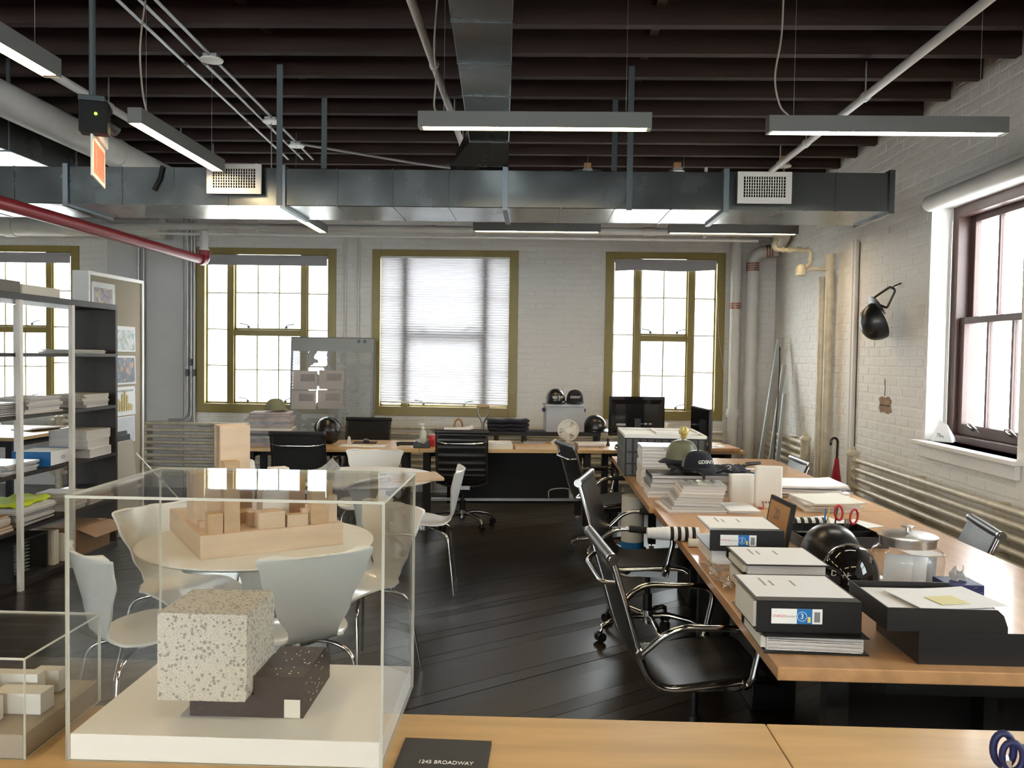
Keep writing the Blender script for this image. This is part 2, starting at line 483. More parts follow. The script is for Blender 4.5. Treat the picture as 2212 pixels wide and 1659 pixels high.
# exposed brick hole and crack on the right wall
mb = MB(); mb.prism([(6.37, 1.215), (6.44, 1.195), (6.50, 1.205), (6.58, 1.198), (6.605, 1.235), (6.59, 1.27), (6.612, 1.31), (6.55, 1.328), (6.50, 1.318), (6.43, 1.332), (6.38, 1.30), (6.395, 1.26)], -0.0035, 0.012, M=Matrix(((0, 0, 1, XR+0.004), (1, 0, 0, 0), (0, 1, 0, 0), (0, 0, 0, 1))))
hole = mb.build('broken_patch', pm('raw_brick', (0.40, 0.27, 0.17), 0.9, var=0.5, vs=25, bump=0.8, bs=60), wr)
mb = MB(); mb.box(XR-0.001, XR+0.02, 6.395, 6.595, 1.255, 1.262); mb.build('mortar_gap', M['subfloor'], wr)
mb = MB(); mb.tube([(XR-0.001, 6.50, 1.33), (XR-0.001, 6.495, 1.40), (XR-0.001, 6.503, 1.46)], 0.0025, 5); mb.build('crack', M['subfloor'], wr)

# floor: subfloor and diagonal boards
mb = MB(); mb.box(XL-0.2, XR+WT, YF-0.2, YB+WT, -0.12, -0.022)
fl = struct(mb.build('floor', M['subfloor']))
def clip(poly, a, b, c):
    """keep a*x+b*y<=c"""
    out = []
    for i in range(len(poly)):
        p, q = poly[i], poly[(i+1) % len(poly)]
        dp, dq = a*p[0]+b*p[1]-c, a*q[0]+b*q[1]-c
        if dp <= 0: out.append(p)
        if dp*dq < 0:
            t = dp/(dp-dq); out.append((p[0]+(q[0]-p[0])*t, p[1]+(q[1]-p[1])*t))
    return out
PW = 0.105; ang = R(37); dx, dy = cos(ang), sin(ang); nx, ny = -dy, dx
rect = [(XL, YF), (XR, YF), (XR, YB), (XL, YB)]
ks = [nx*x+ny*y for x, y in rect]
k = min(ks)
while k < max(ks):
    poly = clip(clip(rect, nx, ny, k+PW-0.003), -nx, -ny, -k)
    if len(poly) >= 3:
        tilt = random.uniform(-0.003, 0.003); lift = random.uniform(-0.0008, 0.0)
        vs = [(x, y, -0.022) for x, y in poly] + [(x, y, lift - 0.001 + tilt*((nx*x+ny*y-k)/PW-0.5)) for x, y in poly]
        n = len(poly)
        mb = MB(); mb.add(vs, [tuple(range(n-1, -1, -1)), tuple(range(n, 2*n))] + [(i, (i+1) % n, n+(i+1) % n, n+i) for i in range(n)])
        mb.build('floorboard', M['floor'], fl)
    k += PW

# ceiling: deck, joists, bridging
mb = MB(); mb.box(XL-0.2, XR+WT, YF-0.2, YB+WT, ZC, ZC+0.12)
ce = struct(mb.build('ceiling', M['deck']))
JZ = 3.33
jys = []
y = 4.82 - 0.395*22
while y < 9.4:
    if y > YF+0.1: jys.append(y)
    y += 0.395
mb = MB(); mb.box(XL+0.01, XR-0.01, -0.03, 0.03, 0, ZC-JZ)
j0 = mb.build('joist', M['joist'], ce, (0, jys[0], JZ))
for y in jys[1:]:
    o = j0.copy(); COL.objects.link(o); o.location = (random.uniform(-0.004, 0.004), y, JZ+random.uniform(-0.008, 0.006))
mb = MB(); mb.box(-0.025, 0.025, 0.031, 0.364, 0.10, 0.275)
b0 = None
for bx in (0.62, -1.58, -3.9):
    for y in jys[:-1]:
        if y < 1.0: continue
        if b0 is None: o = b0 = mb.build('bridging', M['joist'], ce)
        else: o = b0.copy(); COL.objects.link(o)
        o.location = (bx+random.uniform(-0.02, 0.02), y, JZ)

# ================================================================== windows
def window(n, X0, X1, side, cmunt, shade, label):
    """olive timber window: side lights, mullions, double-hung centre with muntins; inner face near the room"""
    w = bpy.data.objects.new('window_%d' % n, None); COL.objects.link(w); struct(w)
    w.location = (X0, YB, ZW0)
    W = X1-X0; H = ZW1-ZW0
    FR = 0.085; YD = 0.06
    def part(name, boxes, mat='olive', bev=0.004):
        mb = MB()
        for b in boxes: mb.box(*b)
        return mb.build(name, M[mat], w, bevel=bev)
    # outer casing, proud of the brick face
    part('window_frame', [(-0.03, FR-0.02, -0.018, 0.10, -0.03, H+0.02)]); part('window_frame', [(W-FR+0.02, W+0.03, -0.018, 0.10, -0.03, H+0.02)])
    part('window_frame', [(FR-0.02, W-FR+0.02, -0.018, 0.10, H-FR+0.03, H+0.02)]); part('window_sill', [(FR-0.02, W-FR+0.02, -0.022, 0.13, -0.03, FR-0.01)])
    a = FR-0.02; mw = 0.07
    x_m1 = FR+side; x_m2 = W-FR-side-mw
    for x in (x_m1, x_m2): part('mullion', [(x, x+mw, 0.03, 0.13, FR-0.01, H-FR+0.03)])
    zb, zt = FR-0.01, H-FR+0.03
    zm = zb + 0.478*(zt-zb)
    # sashes
    for (x0, x1) in ((a, x_m1), (x_m2+mw, W-a)):
        part('sash', [(x0, x0+0.014, 0.05, 0.10, zb, zt), (x1-0.014, x1, 0.05, 0.10, zb, zt), (x0, x1, 0.05, 0.10, zb, zb+0.02), (x0, x1, 0.05, 0.10, zt-0.02, zt)], bev=0)
        zs = [zb+0.02 + (zt-zb-0.04)*k/4 for k in range(5)]
        for k in range(1, 4): part('muntin', [(x0, x1, 0.06, 0.085, zs[k]-0.006, zs[k]+0.006)], bev=0)
        for k in range(4): part('pane', [(x0+0.014, x1-0.014, 0.07, 0.075, zs[k]+0.006, zs[k+1]-0.006)], 'glass', 0)
    cx0, cx1 = x_m1+mw, x_m2
    part('meeting_rail', [(cx0, cx1, 0.045, 0.11, zm-0.034, zm+0.034)])
    for (z0, z1, y0) in ((zb, zm-0.034, 0.055), (zm+0.034, zt, 0.075)):
        part('sash', [(cx0, cx0+0.016, y0, y0+0.04, z0, z1), (cx1-0.016, cx1, y0, y0+0.04, z0, z1), (cx0, cx1, y0, y0+0.04, z0, z0+0.022)], bev=0)
        xs = [cx0+0.016+(cx1-cx0-0.032)*k/(cmunt+1) for k in range(cmunt+2)]
        zs = [z0+0.022, (z0+z1)/2, z1]
        for k in range(1, cmunt+1): part('muntin', [(xs[k]-0.006, xs[k]+0.006, y0+0.008, y0+0.03, z0+0.022, z1)], bev=0)
        part('muntin', [(xs[0], xs[-1], y0+0.01, y0+0.028, zs[1]-0.006, zs[1]+0.006)], bev=0)
        for k in range(cmunt+1):
            for q in range(2):
                part('pane', [(xs[k]+0.006, xs[k+1]-0.006, y0+0.018, y0+0.022, zs[q]+0.006, zs[q+1]-0.006)], 'glass', 0)
        for fx in (0.22, 0.78):
            hx = lerp(cx0, cx1, fx); s = 1 if fx < 0.5 else -1
            mb = MB(); mb.cyl((hx, y0-0.03, z0+0.022), (hx, y0-0.03, z0+0.045), 0.016, 10)
            mb.tube([(hx, y0-0.03, z0+0.045), (hx-s*0.02, y0-0.04, z0+0.06), (hx-s*0.10, y0-0.045, z0+0.075)], 0.006, 6)
            mb.build('sash_handle', M['darksteel'], w, smooth=40)
    if shade == 'roll':
        tl = 0.03 if n == 5 else 0.0
        fn = lambda u, v: (lerp(FR-0.01, W-FR+0.01, u), -0.002 - 0.004*sin(u*9), H-FR+0.0 - v*(0.095 + tl*(1-u)*0.6 - tl*sin(u*7)*0.3))
        mb = MB(); mb.sheet(fn, 16, 3, 0.012); mb.build('rolled_blind', M['shade'], w, smooth=40)
        mb = MB(); mb.box(FR-0.015, W-FR+0.015, -0.02, 0.03, H-FR-0.012, H-FR+0.022); mb.build('blind_rail', M['shade'], w)
        if n == 5:
            mb = MB(); mb.tube([(W-FR, -0.02, H-FR), (W-FR+0.05, -0.03, H*0.5), (W-FR+0.16, -0.03, 0.25)], 0.0022, 5); mb.build('blind_cord', M['whiteplastic'], w)
    if shade == 'pleat':
        # full pleated blind hanging in front of the sashes
        zt2 = H-FR+0.02; zb2 = 0.135; NP = 58
        def fn(u, v):
            k = v*NP; ph = k-int(k); ph = abs(ph-0.5)*2
            sag = 0.02*(u-0.35)
            return (lerp(FR-0.012, W-FR+0.012, u), 0.012 - 0.012*ph, lerp(zt2, zb2 - sag, v))
        mb = MB(); mb.sheet(fn, 4, NP*2, 0.0008); mb.build('pleated_blind', M['blind'], w)
        mb = MB(); mb.box(FR-0.015, W-FR+0.015, -0.012, 0.03, zt2-0.01, zt2+0.03); mb.build('blind_rail', M['whiteplastic'], w)
        mb = MB(); mb.box(FR-0.012, W-FR+0.012, -0.006, 0.02, -0.012, 0.010, M=T(0, 0, zb2-0.006) @ RY(0.7)); mb.build('blind_bottom_bar', M['whiteplastic'], w)
    w['label'] = label
    return w
window(1, *BACK[0][:2], 0.235, 2, 'roll', 'olive timber window behind the dark bookcase')
window(2, *BACK[1][:2], 0.235, 2, 'roll', 'olive timber window beside the perforated panel')
window(3, *BACK[2][:2], 0.235, 2, 'pleat', 'olive timber window covered by a pleated blind')
window(5, *BACK[3][:2], 0.225, 1, 'roll', 'narrow olive timber window by the corner pipes')

# brown double-hung window in the right wall
def brown_window(n, Y0, Y1, label):
    w = bpy.data.objects.new('window_%s' % n, None); COL.objects.link(w); struct(w); w['label'] = label
    x = XR+0.15; a, b = Y0-0.0, Y1+0.0; z0, z1 = 1.06, 2.66
    def part(name, boxes, mat='brownwood', bev=0.005):
        mb = MB()
        for q in boxes: mb.box(*q)
        return mb.build(name, M[mat], w, bevel=bev)
    part('window_frame', [(x, x+0.16, b-0.07, b, z0, z1)]); part('window_frame', [(x, x+0.16, a, a+0.07, z0, z1)])
    part('window_frame', [(x, x+0.16, a+0.07, b-0.07, z1-0.07, z1)]); part('window_frame', [(x-0.02, x+0.16, a+0.07, b-0.07, z0, z0+0.05)])
    zm = 1.885
    for (s0, s1, xo) in ((z0+0.05, zm+0.02, 0.03), (zm-0.02, z1-0.07, 0.085)):
        xx0, xx1 = x+xo, x+xo+0.045
        part('sash', [(xx0, xx1, a+0.07, a+0.13, s0, s1)]); part('sash', [(xx0, xx1, b-0.13, b-0.07, s0, s1)])
        part('sash', [(xx0, xx1, a+0.13, b-0.13, s0, s0+(0.075 if xo < 0.05 else 0.045))]); part('sash', [(xx0, xx1, a+0.13, b-0.13, s1-0.045, s1)])
        ys = [a+0.13+(b-a-0.26)*k/3 for k in range(4)]
        for k in (1, 2): part('muntin', [(xx0+0.008, xx1-0.008, ys[k]-0.012, ys[k]+0.012, s0+0.045, s1-0.045)], bev=0)
        for k in range(3): part('pane', [(xx0+0.018, xx0+0.023, ys[k]+0.012*(k > 0), ys[k+1]-0.012*(k < 2), s0+0.05, s1-0.045)], 'glass', 0)
    for yy in (a+0.33, b-0.33):
        mb = MB(); mb.tube(fillet([(x+0.03, yy+0.035, z0+0.095), (x-0.015, yy+0.035, z0+0.125), (x-0.02, yy+0.03, z0+0.14), (x-0.02, yy-0.03, z0+0.14), (x+0.03, yy-0.04, z0+0.085)], 0.02), 0.006, 6)
        mb.build('sash_lift', M['steel'], w, smooth=40)
    # white stool, apron, blind tube
    part('window_sill', [(XR-0.07, x-0.001, a-0.08, b+0.05, z0-0.03, z0)], 'paint', 0.006)
    part('window_apron', [(XR-0.035, XR+0.001, a-0.05, b+0.03, z0-0.115, z0-0.031)], 'paint', 0.006)
    mb = MB(); mb.cyl((XR-0.035, a-0.25, z1+0.02), (XR-0.035, b-0.05, z1+0.02), 0.055, 20)
    mb.build('roller_blind', M['whitepipe'], w, smooth=40)
    part('blind_box', [(XR-0.06, XR-0.001, a-0.3, b-0.04, z1+0.062, z1+0.095)], 'paint')
    mb = MB(); mb.tube([(x-0.02, b-0.012, z1-0.1), (x-0.02, b-0.012, z0+0.12), (x-0.025, b-0.03, z0+0.09), (x-0.03, b-0.05, z0+0.12), (x-0.03, b-0.05, z1-0.1)], 0.0025, 5)
    mb.build('blind_chain', M['whiteplastic'], w)
    return w
brown_window(4, *RIGHT[0][:2], 'dark brown sash window in the right wall with white sill')
brown_window('7_offscreen', *RIGHT[1][:2], 'second dark brown sash window in the right wall')

# ================================================================== the street outside
M['facade'] = pm('pale_facade', (0.62, 0.60, 0.57), 0.8, var=0.1, vs=1)
M['fwin'] = pm('facade_glass', (0.20, 0.25, 0.30), 0.2)
M['street'] = pm('street_paving', (0.35, 0.35, 0.36), 0.9)
def facade(name, label, x0, x1, yf, z0, z1, wins):
    t = thing(name, label, 'building', (0, 0, z0), group=None)
    mb = MB(); mb.box(x0, x1, yf, yf+4, 0, z1-z0); mb.build('wall', M['facade'], t)
    for (wx, wz, ww, wh) in wins:
        m1 = MB()
        m1.box(wx-0.08, wx+ww+0.08, yf-0.06, yf-0.001, wz-z0-0.08, wz-z0); m1.box(wx-0.08, wx+ww+0.08, yf-0.06, yf-0.001, wz-z0+wh, wz-z0+wh+0.08)
        m1.box(wx-0.08, wx, yf-0.06, yf-0.001, wz-z0, wz-z0+wh); m1.box(wx+ww, wx+ww+0.08, yf-0.06, yf-0.001, wz-z0, wz-z0+wh)
        m1.box(wx, wx+ww, yf-0.05, yf-0.001, wz-z0+wh*0.49, wz-z0+wh*0.52)
        f = m1.build('window', M['facade'], t)
        m1 = MB(); m1.box(wx, wx+ww, yf-0.03, yf-0.002, wz-z0, wz-z0+wh); m1.build('pane', M['fwin'], f)
    return t
wins = [(x, z, 1.0, 1.25) for x in (-20.2, -17.6, -15.1, -12.6, -9.4, -8.2, -5.2, -2.6, 0.2, 3.0) for z in (-5.6, -2.2, 1.2, 4.3)]
wins = [w for w in wins if not (-2.7 < w[0] < 0.3 and w[1] > 2)]
facade('pale_building', 'pale masonry building across the street beyond the back windows', -26, 9, 25.0, -9.0, 5.6, wins)
mb = MB(); mb.box(-60, 60, YB+2, 25, -9.2, -9.0)
tag(mb.build('street_paving', M['street']), kind='structure')
# ================================================================== ceiling services
# main duct across the room, built of sections with flanges and cross creases
DY0, DY1, DZ0, DZ1 = 5.10, 5.63, 2.505, 2.735
du = thing('main_duct', 'galvanised rectangular air duct running across the room below the joists', 'duct', (0, DY0, DZ0))
GRILLES = [(-2.035, -1.70, 2.565, 2.745), (1.185, 1.505, 2.535, 2.722)]
joints = [-7.5, -5.66, -4.30, -2.94, -1.58, -0.21, 1.13, 2.12]
for i in range(len(joints)-1):
    a, b = joints[i], joints[i+1]
    gr = [g for g in GRILLES if a < g[0] < b]
    if not gr:
        mb = MB(); mb.box(a+0.006, b-0.006, 0, DY1-DY0, 0, DZ1-DZ0)
        sec = mb.build('duct_section', M['galv'], du, bevel=0.004, seg=1)
    else:                                   # hollow section, open behind its grille
        g0, g1, gz0, gz1 = gr[0]; g0 += 0.03; g1 -= 0.03; gz0 += 0.03-DZ0; gz1 = min(gz1-0.025, DZ1-0.01)-DZ0
        x0, x1, D, H, c = a+0.006, b-0.006, DY1-DY0, DZ1-DZ0, 0.002
        mb = MB()
        mb.box(x0, x1, D-c, D, 0, H); mb.box(x0, x1, c, D-c, 0, c); mb.box(x0, x1, c, D-c, H-c, H); mb.box(x0, x0+c, c, D-c, c, H-c); mb.box(x1-c, x1, c, D-c, c, H-c)
        mb.box(x0, g0, 0, c, 0, H); mb.box(g1, x1, 0, c, 0, H); mb.box(g0, g1, 0, c, 0, gz0); mb.box(g0, g1, 0, c, gz1, H)
        sec = mb.build('duct_section', M['galv'], du)
    n = 4 if b-a > 1.1 else 3
    for k in range(1, n):
        x = lerp(a, b, k/n)+random.uniform(-0.01, 0.01)
        under = gr and gr[0][0]-0.02 < x < gr[0][1]+0.02
        mb = MB(); mb.box(x-0.004, x+0.004, -0.004, 0.003 if gr else DY1-DY0, -0.004, gr[0][2]-DZ0-0.002 if under else DZ1-DZ0+0.002); mb.build('crease', M['galv'], sec)
for x in joints[1:]:
    mb = MB(); mb.box(x-0.016, x+0.016, -0.016, DY1-DY0+0.016, -0.016, DZ1-DZ0+0.016); mb.build('flange', M['galvdark'] if x < 2 else M['galv'], du)
# dark strap hanging on the face
mb = MB(); mb.tube([(-2.33, -0.012, 0.235), (-2.345, -0.014, 0.16), (-2.385, -0.016, 0.085)], 0.012, 6); mb.build('loose_strap', M['blackmatte'], du, smooth=40)
# hangers to the joists
for (x, y) in ((-1.60, 5.085), (-1.47, 5.645), (0.545, 5.085), (0.50, 5.645), (-4.4, 5.085), (-4.4, 5.645)):
    mb = MB(); mb.box(x-0.018, x+0.018, y-DY0-0.004, y-DY0+0.004, -0.01 if x > 0.52 else 0.0, JZ-DZ0+0.03); mb.build('hanger_strap', M['darksteel'], du)
# grilles on collars
def grille(x0, x1, z0, z1, out, label):
    t = thing('air_grille', label, 'air vent', ((x0+x1)/2, DY0-0.002, z0))
    w = (x1-x0)/2; h = z1-z0; d = -out
    mb = MB()
    for q in ((-w+0.01, w-0.01, 0.008, 0.010), (-w+0.01, w-0.01, h-0.010, h-0.008), (-w+0.01, -w+0.012, 0.010, h-0.010), (w-0.012, w-0.01, 0.010, h-0.010)): mb.box(q[0], q[1], d+0.006, 0.002, q[2], q[3])
    mb.build('collar', M['galv'], t)
    mb = MB(); f = 0.035
    mb.box(-w, w, d-0.008, d+0.006, 0, f); mb.box(-w, w, d-0.008, d+0.006, h-f*0.8, h); mb.box(-w, -w+f, d-0.008, d+0.006, f, h-f*0.8); mb.box(w-f, w, d-0.008, d+0.006, f, h-f*0.8)
    mb.build('grille_frame', M['whiteplastic'], t)
    mb = MB(); n = 17
    for k in range(1, n):
        x = lerp(-w+f, w-f, k/n); mb.box(x-0.0022, x+0.0022, d-0.006, d+0.003, f, h-f*0.8)
    for k in range(1, 7):
        z = lerp(f, h-f*0.8, k/7); mb.box(-w+f, w-f, d-0.001, d+0.002, z-0.0015, z+0.0015)
    mb.build('louvres', M['whiteplastic'], t)['kind'] = 'stuff'
grille(*GRILLES[0], 0.05, 'white louvred air grille on the duct beside the slanting pendant lamp')
grille(*GRILLES[1], 0.06, 'white louvred air grille on the duct near its closed end by the brick wall')

# branch duct coming towards the viewer
bd = thing('branch_duct', 'galvanised branch duct with flared boot joining the main duct', 'duct', (-0.31, 5.1, 2.817), R(2.4))
ys = [-4.6, -3.9, -3.2, -2.55, -2.32, -1.9, -1.45, -1.0, -0.5, -0.12]
for i in range(len(ys)-1):
    mb = MB(); mb.box(-0.118, 0.118, ys[i]+0.003, ys[i+1]-0.003, 0.055, 0.31); s = mb.build('duct_section', M['galv'], bd, bevel=0.004, seg=1)
    mb = MB(); mb.box(-0.121, 0.121, ys[i+1]-0.004, ys[i+1]+0.004, 0.051, 0.313); mb.build('seam', M['galv'], bd)
mb = MB(); mb.cyl((-0.10, -2.44, 0.05), (0.10, -2.44, 0.05), 0.006, 6); mb.build('dent_crease', M['galvdark'], bd)
# boot: slopes down and widens to the main duct
vs = [(-0.118, -0.12, 0.055), (0.118, -0.12, 0.055), (0.118, -0.12, 0.31), (-0.118, -0.12, 0.31),
      (-0.24, 0.004, -0.062), (0.118, 0.004, -0.062), (0.118, 0.46, -0.062), (-0.24, 0.46, -0.062), (-0.118, 0.3, 0.31), (0.118, 0.3, 0.31)]
mb = MB(); mb.add(vs, [(0, 1, 2, 3)[::-1], (0, 4, 5, 1), (1, 5, 6, 9, 2), (3, 8, 7, 4, 0), (2, 9, 8, 3), (9, 6, 7, 8), (4, 7, 6, 5)])
mb.build('boot', M['galv'], bd)

def pipe(name, label, cat, pts, r, mat, n=14, group=None, rad=0.08, extra=None):
    t = thing(name, label, cat, group=group)
    mb = MB(); mb.tube(fillet(pts, rad, 6) if len(pts) > 2 else pts, r, n); mb.build('pipe', M[mat], t, smooth=40)
    return t
def collar(t, p0, p1, r, mat, name='collar', n=16):
    mb = MB(); mb.cyl(p0, p1, r, n); mb.build(name, M[mat], t, smooth=40)

# white pipes under the joists
def hung_pipe(x, y0, y1, z, r, label):
    t = pipe('sprinkler_pipe', label, 'pipe', [(x, y0, z), (x, y1, z)], r, 'whitepipe')
    for y in (y1-0.25, y1-0.9, y1-2.0):
        collar(t, (x, y-0.02, z), (x, y+0.02, z), r*1.25, 'whitepipe')
        mb = MB(); mb.cyl((x, y, z+r), (x, y, 3.40), 0.005, 6); mb.build('hanger_rod', M['conduit'], t)
    return t
hung_pipe(-0.59, 0.5, 6.6, 3.19, 0.022, 'white ceiling pipe running beside the galvanised branch duct')
hung_pipe(1.95, 0.5, 7.1, 3.19, 0.024, 'white ceiling pipe nearest the right brick wall')
hung_pipe(-2.83, 0.5, 7.4, 3.19, 0.026, 'white ceiling pipe passing behind the lit exit sign')
t = pipe('large_white_pipe', 'thick white pipe running above the main duct by the exit sign', 'pipe', [(-3.24, 3.4, 3.10), (-3.24, 8.6, 3.10)], 0.105, 'whitepipe', 24)
for y in (4.0, 6.3): collar(t, (-3.24, y-0.03, 3.10), (-3.24, y+0.03, 3.10), 0.112, 'whitepipe')
mb = MB(); mb.cyl((-3.24, 5.0, 3.2), (-3.24, 5.0, 3.36), 0.012, 6); mb.build('hanger_rod', M['darksteel'], t)
t = thing('side_duct', 'mottled galvanised duct under the thick white pipe', 'duct')
mb = MB(); mb.box(-4.0, -3.5, 4.6, 7.6, 2.90, 3.12); mb.build('duct_section', M['galv'], t, bevel=0.005)
for y in (5.4, 6.2, 7.0):
    mb = MB(); mb.box(-4.006, -3.494, y-0.006, y+0.006, 2.894, 3.126); mb.build('seam', M['galvdark'], t)
for y in (5.0, 7.3):
    mb = MB(); mb.box(-3.96, -3.94, y, y+0.03, 3.12, 3.35); mb.build('hanger_strap', M['darksteel'], t)
# steel conduits with lamp roses
for i, (x0, x1) in enumerate(((-1.93, -2.22), (-1.84, -2.09), (-1.77, -2.0))):
    lab = ['steel ceiling conduit nearest the exit sign', 'middle one of three steel ceiling conduits', 'steel ceiling conduit that carries the round white roses'][i]
    t = thing('conduit', lab, 'conduit')
    z = 3.305
    mb = MB(); mb.tube([(x0, 1.0, z), (x1, 7.3, z)], 0.009, 8); mb.build('pipe', M['conduit'], t, smooth=40)
    for y in (2.5, 3.7, 4.9, 6.1):
        x = lerp(x0, x1, (y-1)/6.3); collar(t, (x, y-0.02, z), (x, y+0.02, z), 0.012, 'darksteel', 'coupling', 10)
def rose(x, y, label, z=3.272, wire=0.10):
    t = thing('ceiling_rose', label, 'ceiling rose', (x, y, z))
    mb = MB(); mb.lathe([(0.004, 0.0), (0.062, 0.004), (0.066, 0.012), (0.062, 0.016), (0.004, 0.018)], 24); mb.build('plate', M['whiteplastic'], t, smooth=40)
    mb = MB(); mb.cbox((0, 0, 0.028), (0.08, 0.07, 0.022)); mb.build('junction_box', M['conduit'], t)
    if wire:
        mb = MB(); mb.tube([(0, 0, 0.0), (0.004, 0, -wire)], 0.004, 6); mb.build('stem', M['cable'], t)
    return t
rose(-1.905, 4.79, 'white ceiling rose on the conduits, the one nearest the slanting pendant lamp', wire=0)
rose(-1.965, 6.05, 'white ceiling rose on the conduits with a brown cord', wire=0.5)
rose(-1.985, 6.75, 'white ceiling rose at the bend of the conduits', wire=0)
rose(0.42, 7.4, 'white ceiling rose where the bent conduit rises in the middle of the room', 3.22)
rose(1.20, 7.35, 'white ceiling rose at the end of the bent conduit', 3.22)
rose(2.05, 7.1, 'white ceiling rose above the air grille near the brick wall', 3.22)
for x in (0.42, 1.20, 2.05):
    mb = MB(); mb.cbox((0, 0, 0.06), (0.06, 0.06, 0.06)); mb.build('wood_block', M['card'], [o for o in COL.objects if o.name.startswith('ceiling_rose') and abs(o.location.x-x) < 0.01][0])
t = thing('conduit', 'thin steel conduit crossing the joists and bending up to a ceiling rose', 'conduit')
mb = MB(); mb.tube(catmull([(-1.95, 6.76, 3.30), (-1.86, 6.80, 3.295), (-1.0, 7.2, 3.245), (-0.2, 7.38, 3.20), (0.1, 7.4, 3.20), (0.28, 7.4, 3.235), (0.42, 7.4, 3.249), (0.56, 7.4, 3.235), (0.72, 7.4, 3.20), (1.06, 7.38, 3.20), (1.15, 7.36, 3.245), (1.2, 7.355, 3.249)], 6), 0.010, 8); mb.build('pipe', M['conduit'], t, smooth=40)

# ------------------------------------------------------------------ pendant strip lamps
def strip_lamp(loc, rz, L, label, glow='lampglow', cord=None, group=None, wires=True, wy=0.0, sfx=''):
    t = thing('pendant_lamp'+sfx, label, 'lamp', loc, rz, group)
    w, h = 0.034, 0.074
    mb = MB()
    mb.box(-L/2, L/2, -w, -w+0.003, 0, h); mb.box(-L/2, L/2, w-0.003, w, 0, h); mb.box(-L/2, L/2, -w+0.003, w-0.003, h-0.004, h)
    mb.box(-L/2, -L/2+0.003, -w+0.003, w-0.003, 0, h-0.004); mb.box(L/2-0.003, L/2, -w+0.003, w-0.003, 0, h-0.004)
    mb.build('housing', M['greyhouse'], t)
    mb = MB(); mb.box(-L/2+0.02, L/2-0.02, -w+0.004, w-0.004, 0.006, 0.012); mb.build('diffuser'+sfx, M[glow], t)
    mb = MB()
    for s in (-1, 1):
        a, b = s*(L/2-0.003), s*(L/2-0.02)
        mb.box(min(a, b), max(a, b), -w+0.003, w-0.003, 0.004, 0.014)
    mb.build('end_cap', M['whiteplastic'], t)
    if wires:
        for s in (-1, 1):
            mb = MB(); mb.cyl((s*(L/2-0.12), wy, h-0.002), (s*(L/2-0.12), wy, 3.36-loc[2]), 0.0012, 5); mb.build('suspension_wire', M['conduit'], t)
    if cord:
        mb = MB(); mb.tube(catmull(cord, 8), 0.0045, 6); mb.build('power_cord', M['cable'], t, smooth=40)
    return t
zl = 2.685
strip_lamp((-0.03, 4.0, zl), 0, 1.11, 'grey pendant strip lamp hanging below the branch duct', cord=[(-0.47, 0, 0.074), (-0.485, 0.02, 0.12), (-0.475, 0.0, 0.24), (-0.485, 0, 0.4), (-0.47, 0, 0.66)])
strip_lamp((1.60, 3.93, zl-0.03), R(0), 1.09, 'grey pendant strip lamp hanging nearest the right brick wall', 'lampglow2', cord=[(-0.44, 0, 0.074), (-0.49, 0.0, 0.13), (-0.515, 0, 0.26), (-0.49, 0, 0.45), (-0.485, 0, 0.70)])
strip_lamp((-1.94, 4.47, zl), R(90), 1.06, 'slanting grey pendant strip lamp with its end at the exit sign', cord=[(-0.40, 0, 0.074), (-0.42, 0.015, 0.2), (-0.43, 0.02, 0.4), (-0.41, 0, 0.66)])
strip_lamp((-1.955, 2.72, zl), R(90), 1.16, 'grey pendant strip lamp over the round table with only its far end in view')
strip_lamp((-0.02, 7.28, zl), 0, 1.11, 'pendant strip lamp seen under the main duct in front of the blind window')
strip_lamp((1.68, 7.28, zl), 0, 1.11, 'pendant strip lamp seen under the main duct near the corner pipes')
strip_lamp((-1.95, 7.0, zl), R(90), 1.0, 'pendant strip lamp seen under the main duct, pointing away to the back wall')
for (x, y, a) in ((-0.03, 0.7, 0), (1.62, 0.7, 0), (-1.955, 0.7, 90), (-0.03, -2.2, 0)):
    strip_lamp((x, y, zl), R(a), 1.11, 'grey pendant strip lamp of the same kind elsewhere in the loft', group='further pendant lamps of the loft', wy=0.025, sfx='_offscreen')

# exit sign on a rod with emergency unit
t = thing('exit_sign', 'lit red EXIT sign hanging from a ceiling rod', 'sign', (-2.175, 4.05, 2.425), R(109)); t.scale = (1.15, 1.15, 1.15)
mb = MB(); mb.cyl((-0.10, 0.005, 0.30), (-0.10, 0.005, 0.80), 0.014, 10); mb.build('rod', M['darksteel'], t, smooth=40)
mb = MB(); mb.box(-0.14, 0.14, -0.018, 0.018, 0.17, 0.255); mb.build('header', M['whiteplastic'], t, bevel=0.004)
mb = MB(); mb.box(-0.15, 0.15, -0.004, 0.004, 0.0, 0.17); mb.build('acrylic_panel', M['whiteplastic'], t)
M['exitred'] = pm('exit_red', (0.6, 0.06, 0.03), 0.5, emit=(1.0, 0.10, 0.04), es=1.1)
M['exitpale'] = pm('exit_letter', (0.30, 0.06, 0.04), 0.5, emit=(1.0, 0.22, 0.10), es=0.35)
mb = MB(); mb.box(-0.125, 0.125, -0.0052, -0.0042, 0.018, 0.150); mb.build('red_plate', M['exitred'], t)
mb = MB(); mb.box(-0.125, 0.125, 0.0042, 0.0052, 0.018, 0.150); mb.build('red_plate', M['exitred'], t)
text('exit_letters', 'EXIT', 0.155, M['exitpale'], t, T(0, -0.006, 0.082) @ RX(90), 0.0004, wide=0.72)
text('exit_letters', 'EXIT', 0.155, M['exitpale'], t, T(0, 0.006, 0.082) @ RZ(180) @ RX(90), 0.0004, wide=0.72)
mb = MB(); mb.box(-0.175, -0.10, -0.065, 0.045, 0.17, 0.30); mb.build('battery_box', pm('jet_black', (0.004, 0.004, 0.004), 0.8), t, bevel=0.006)
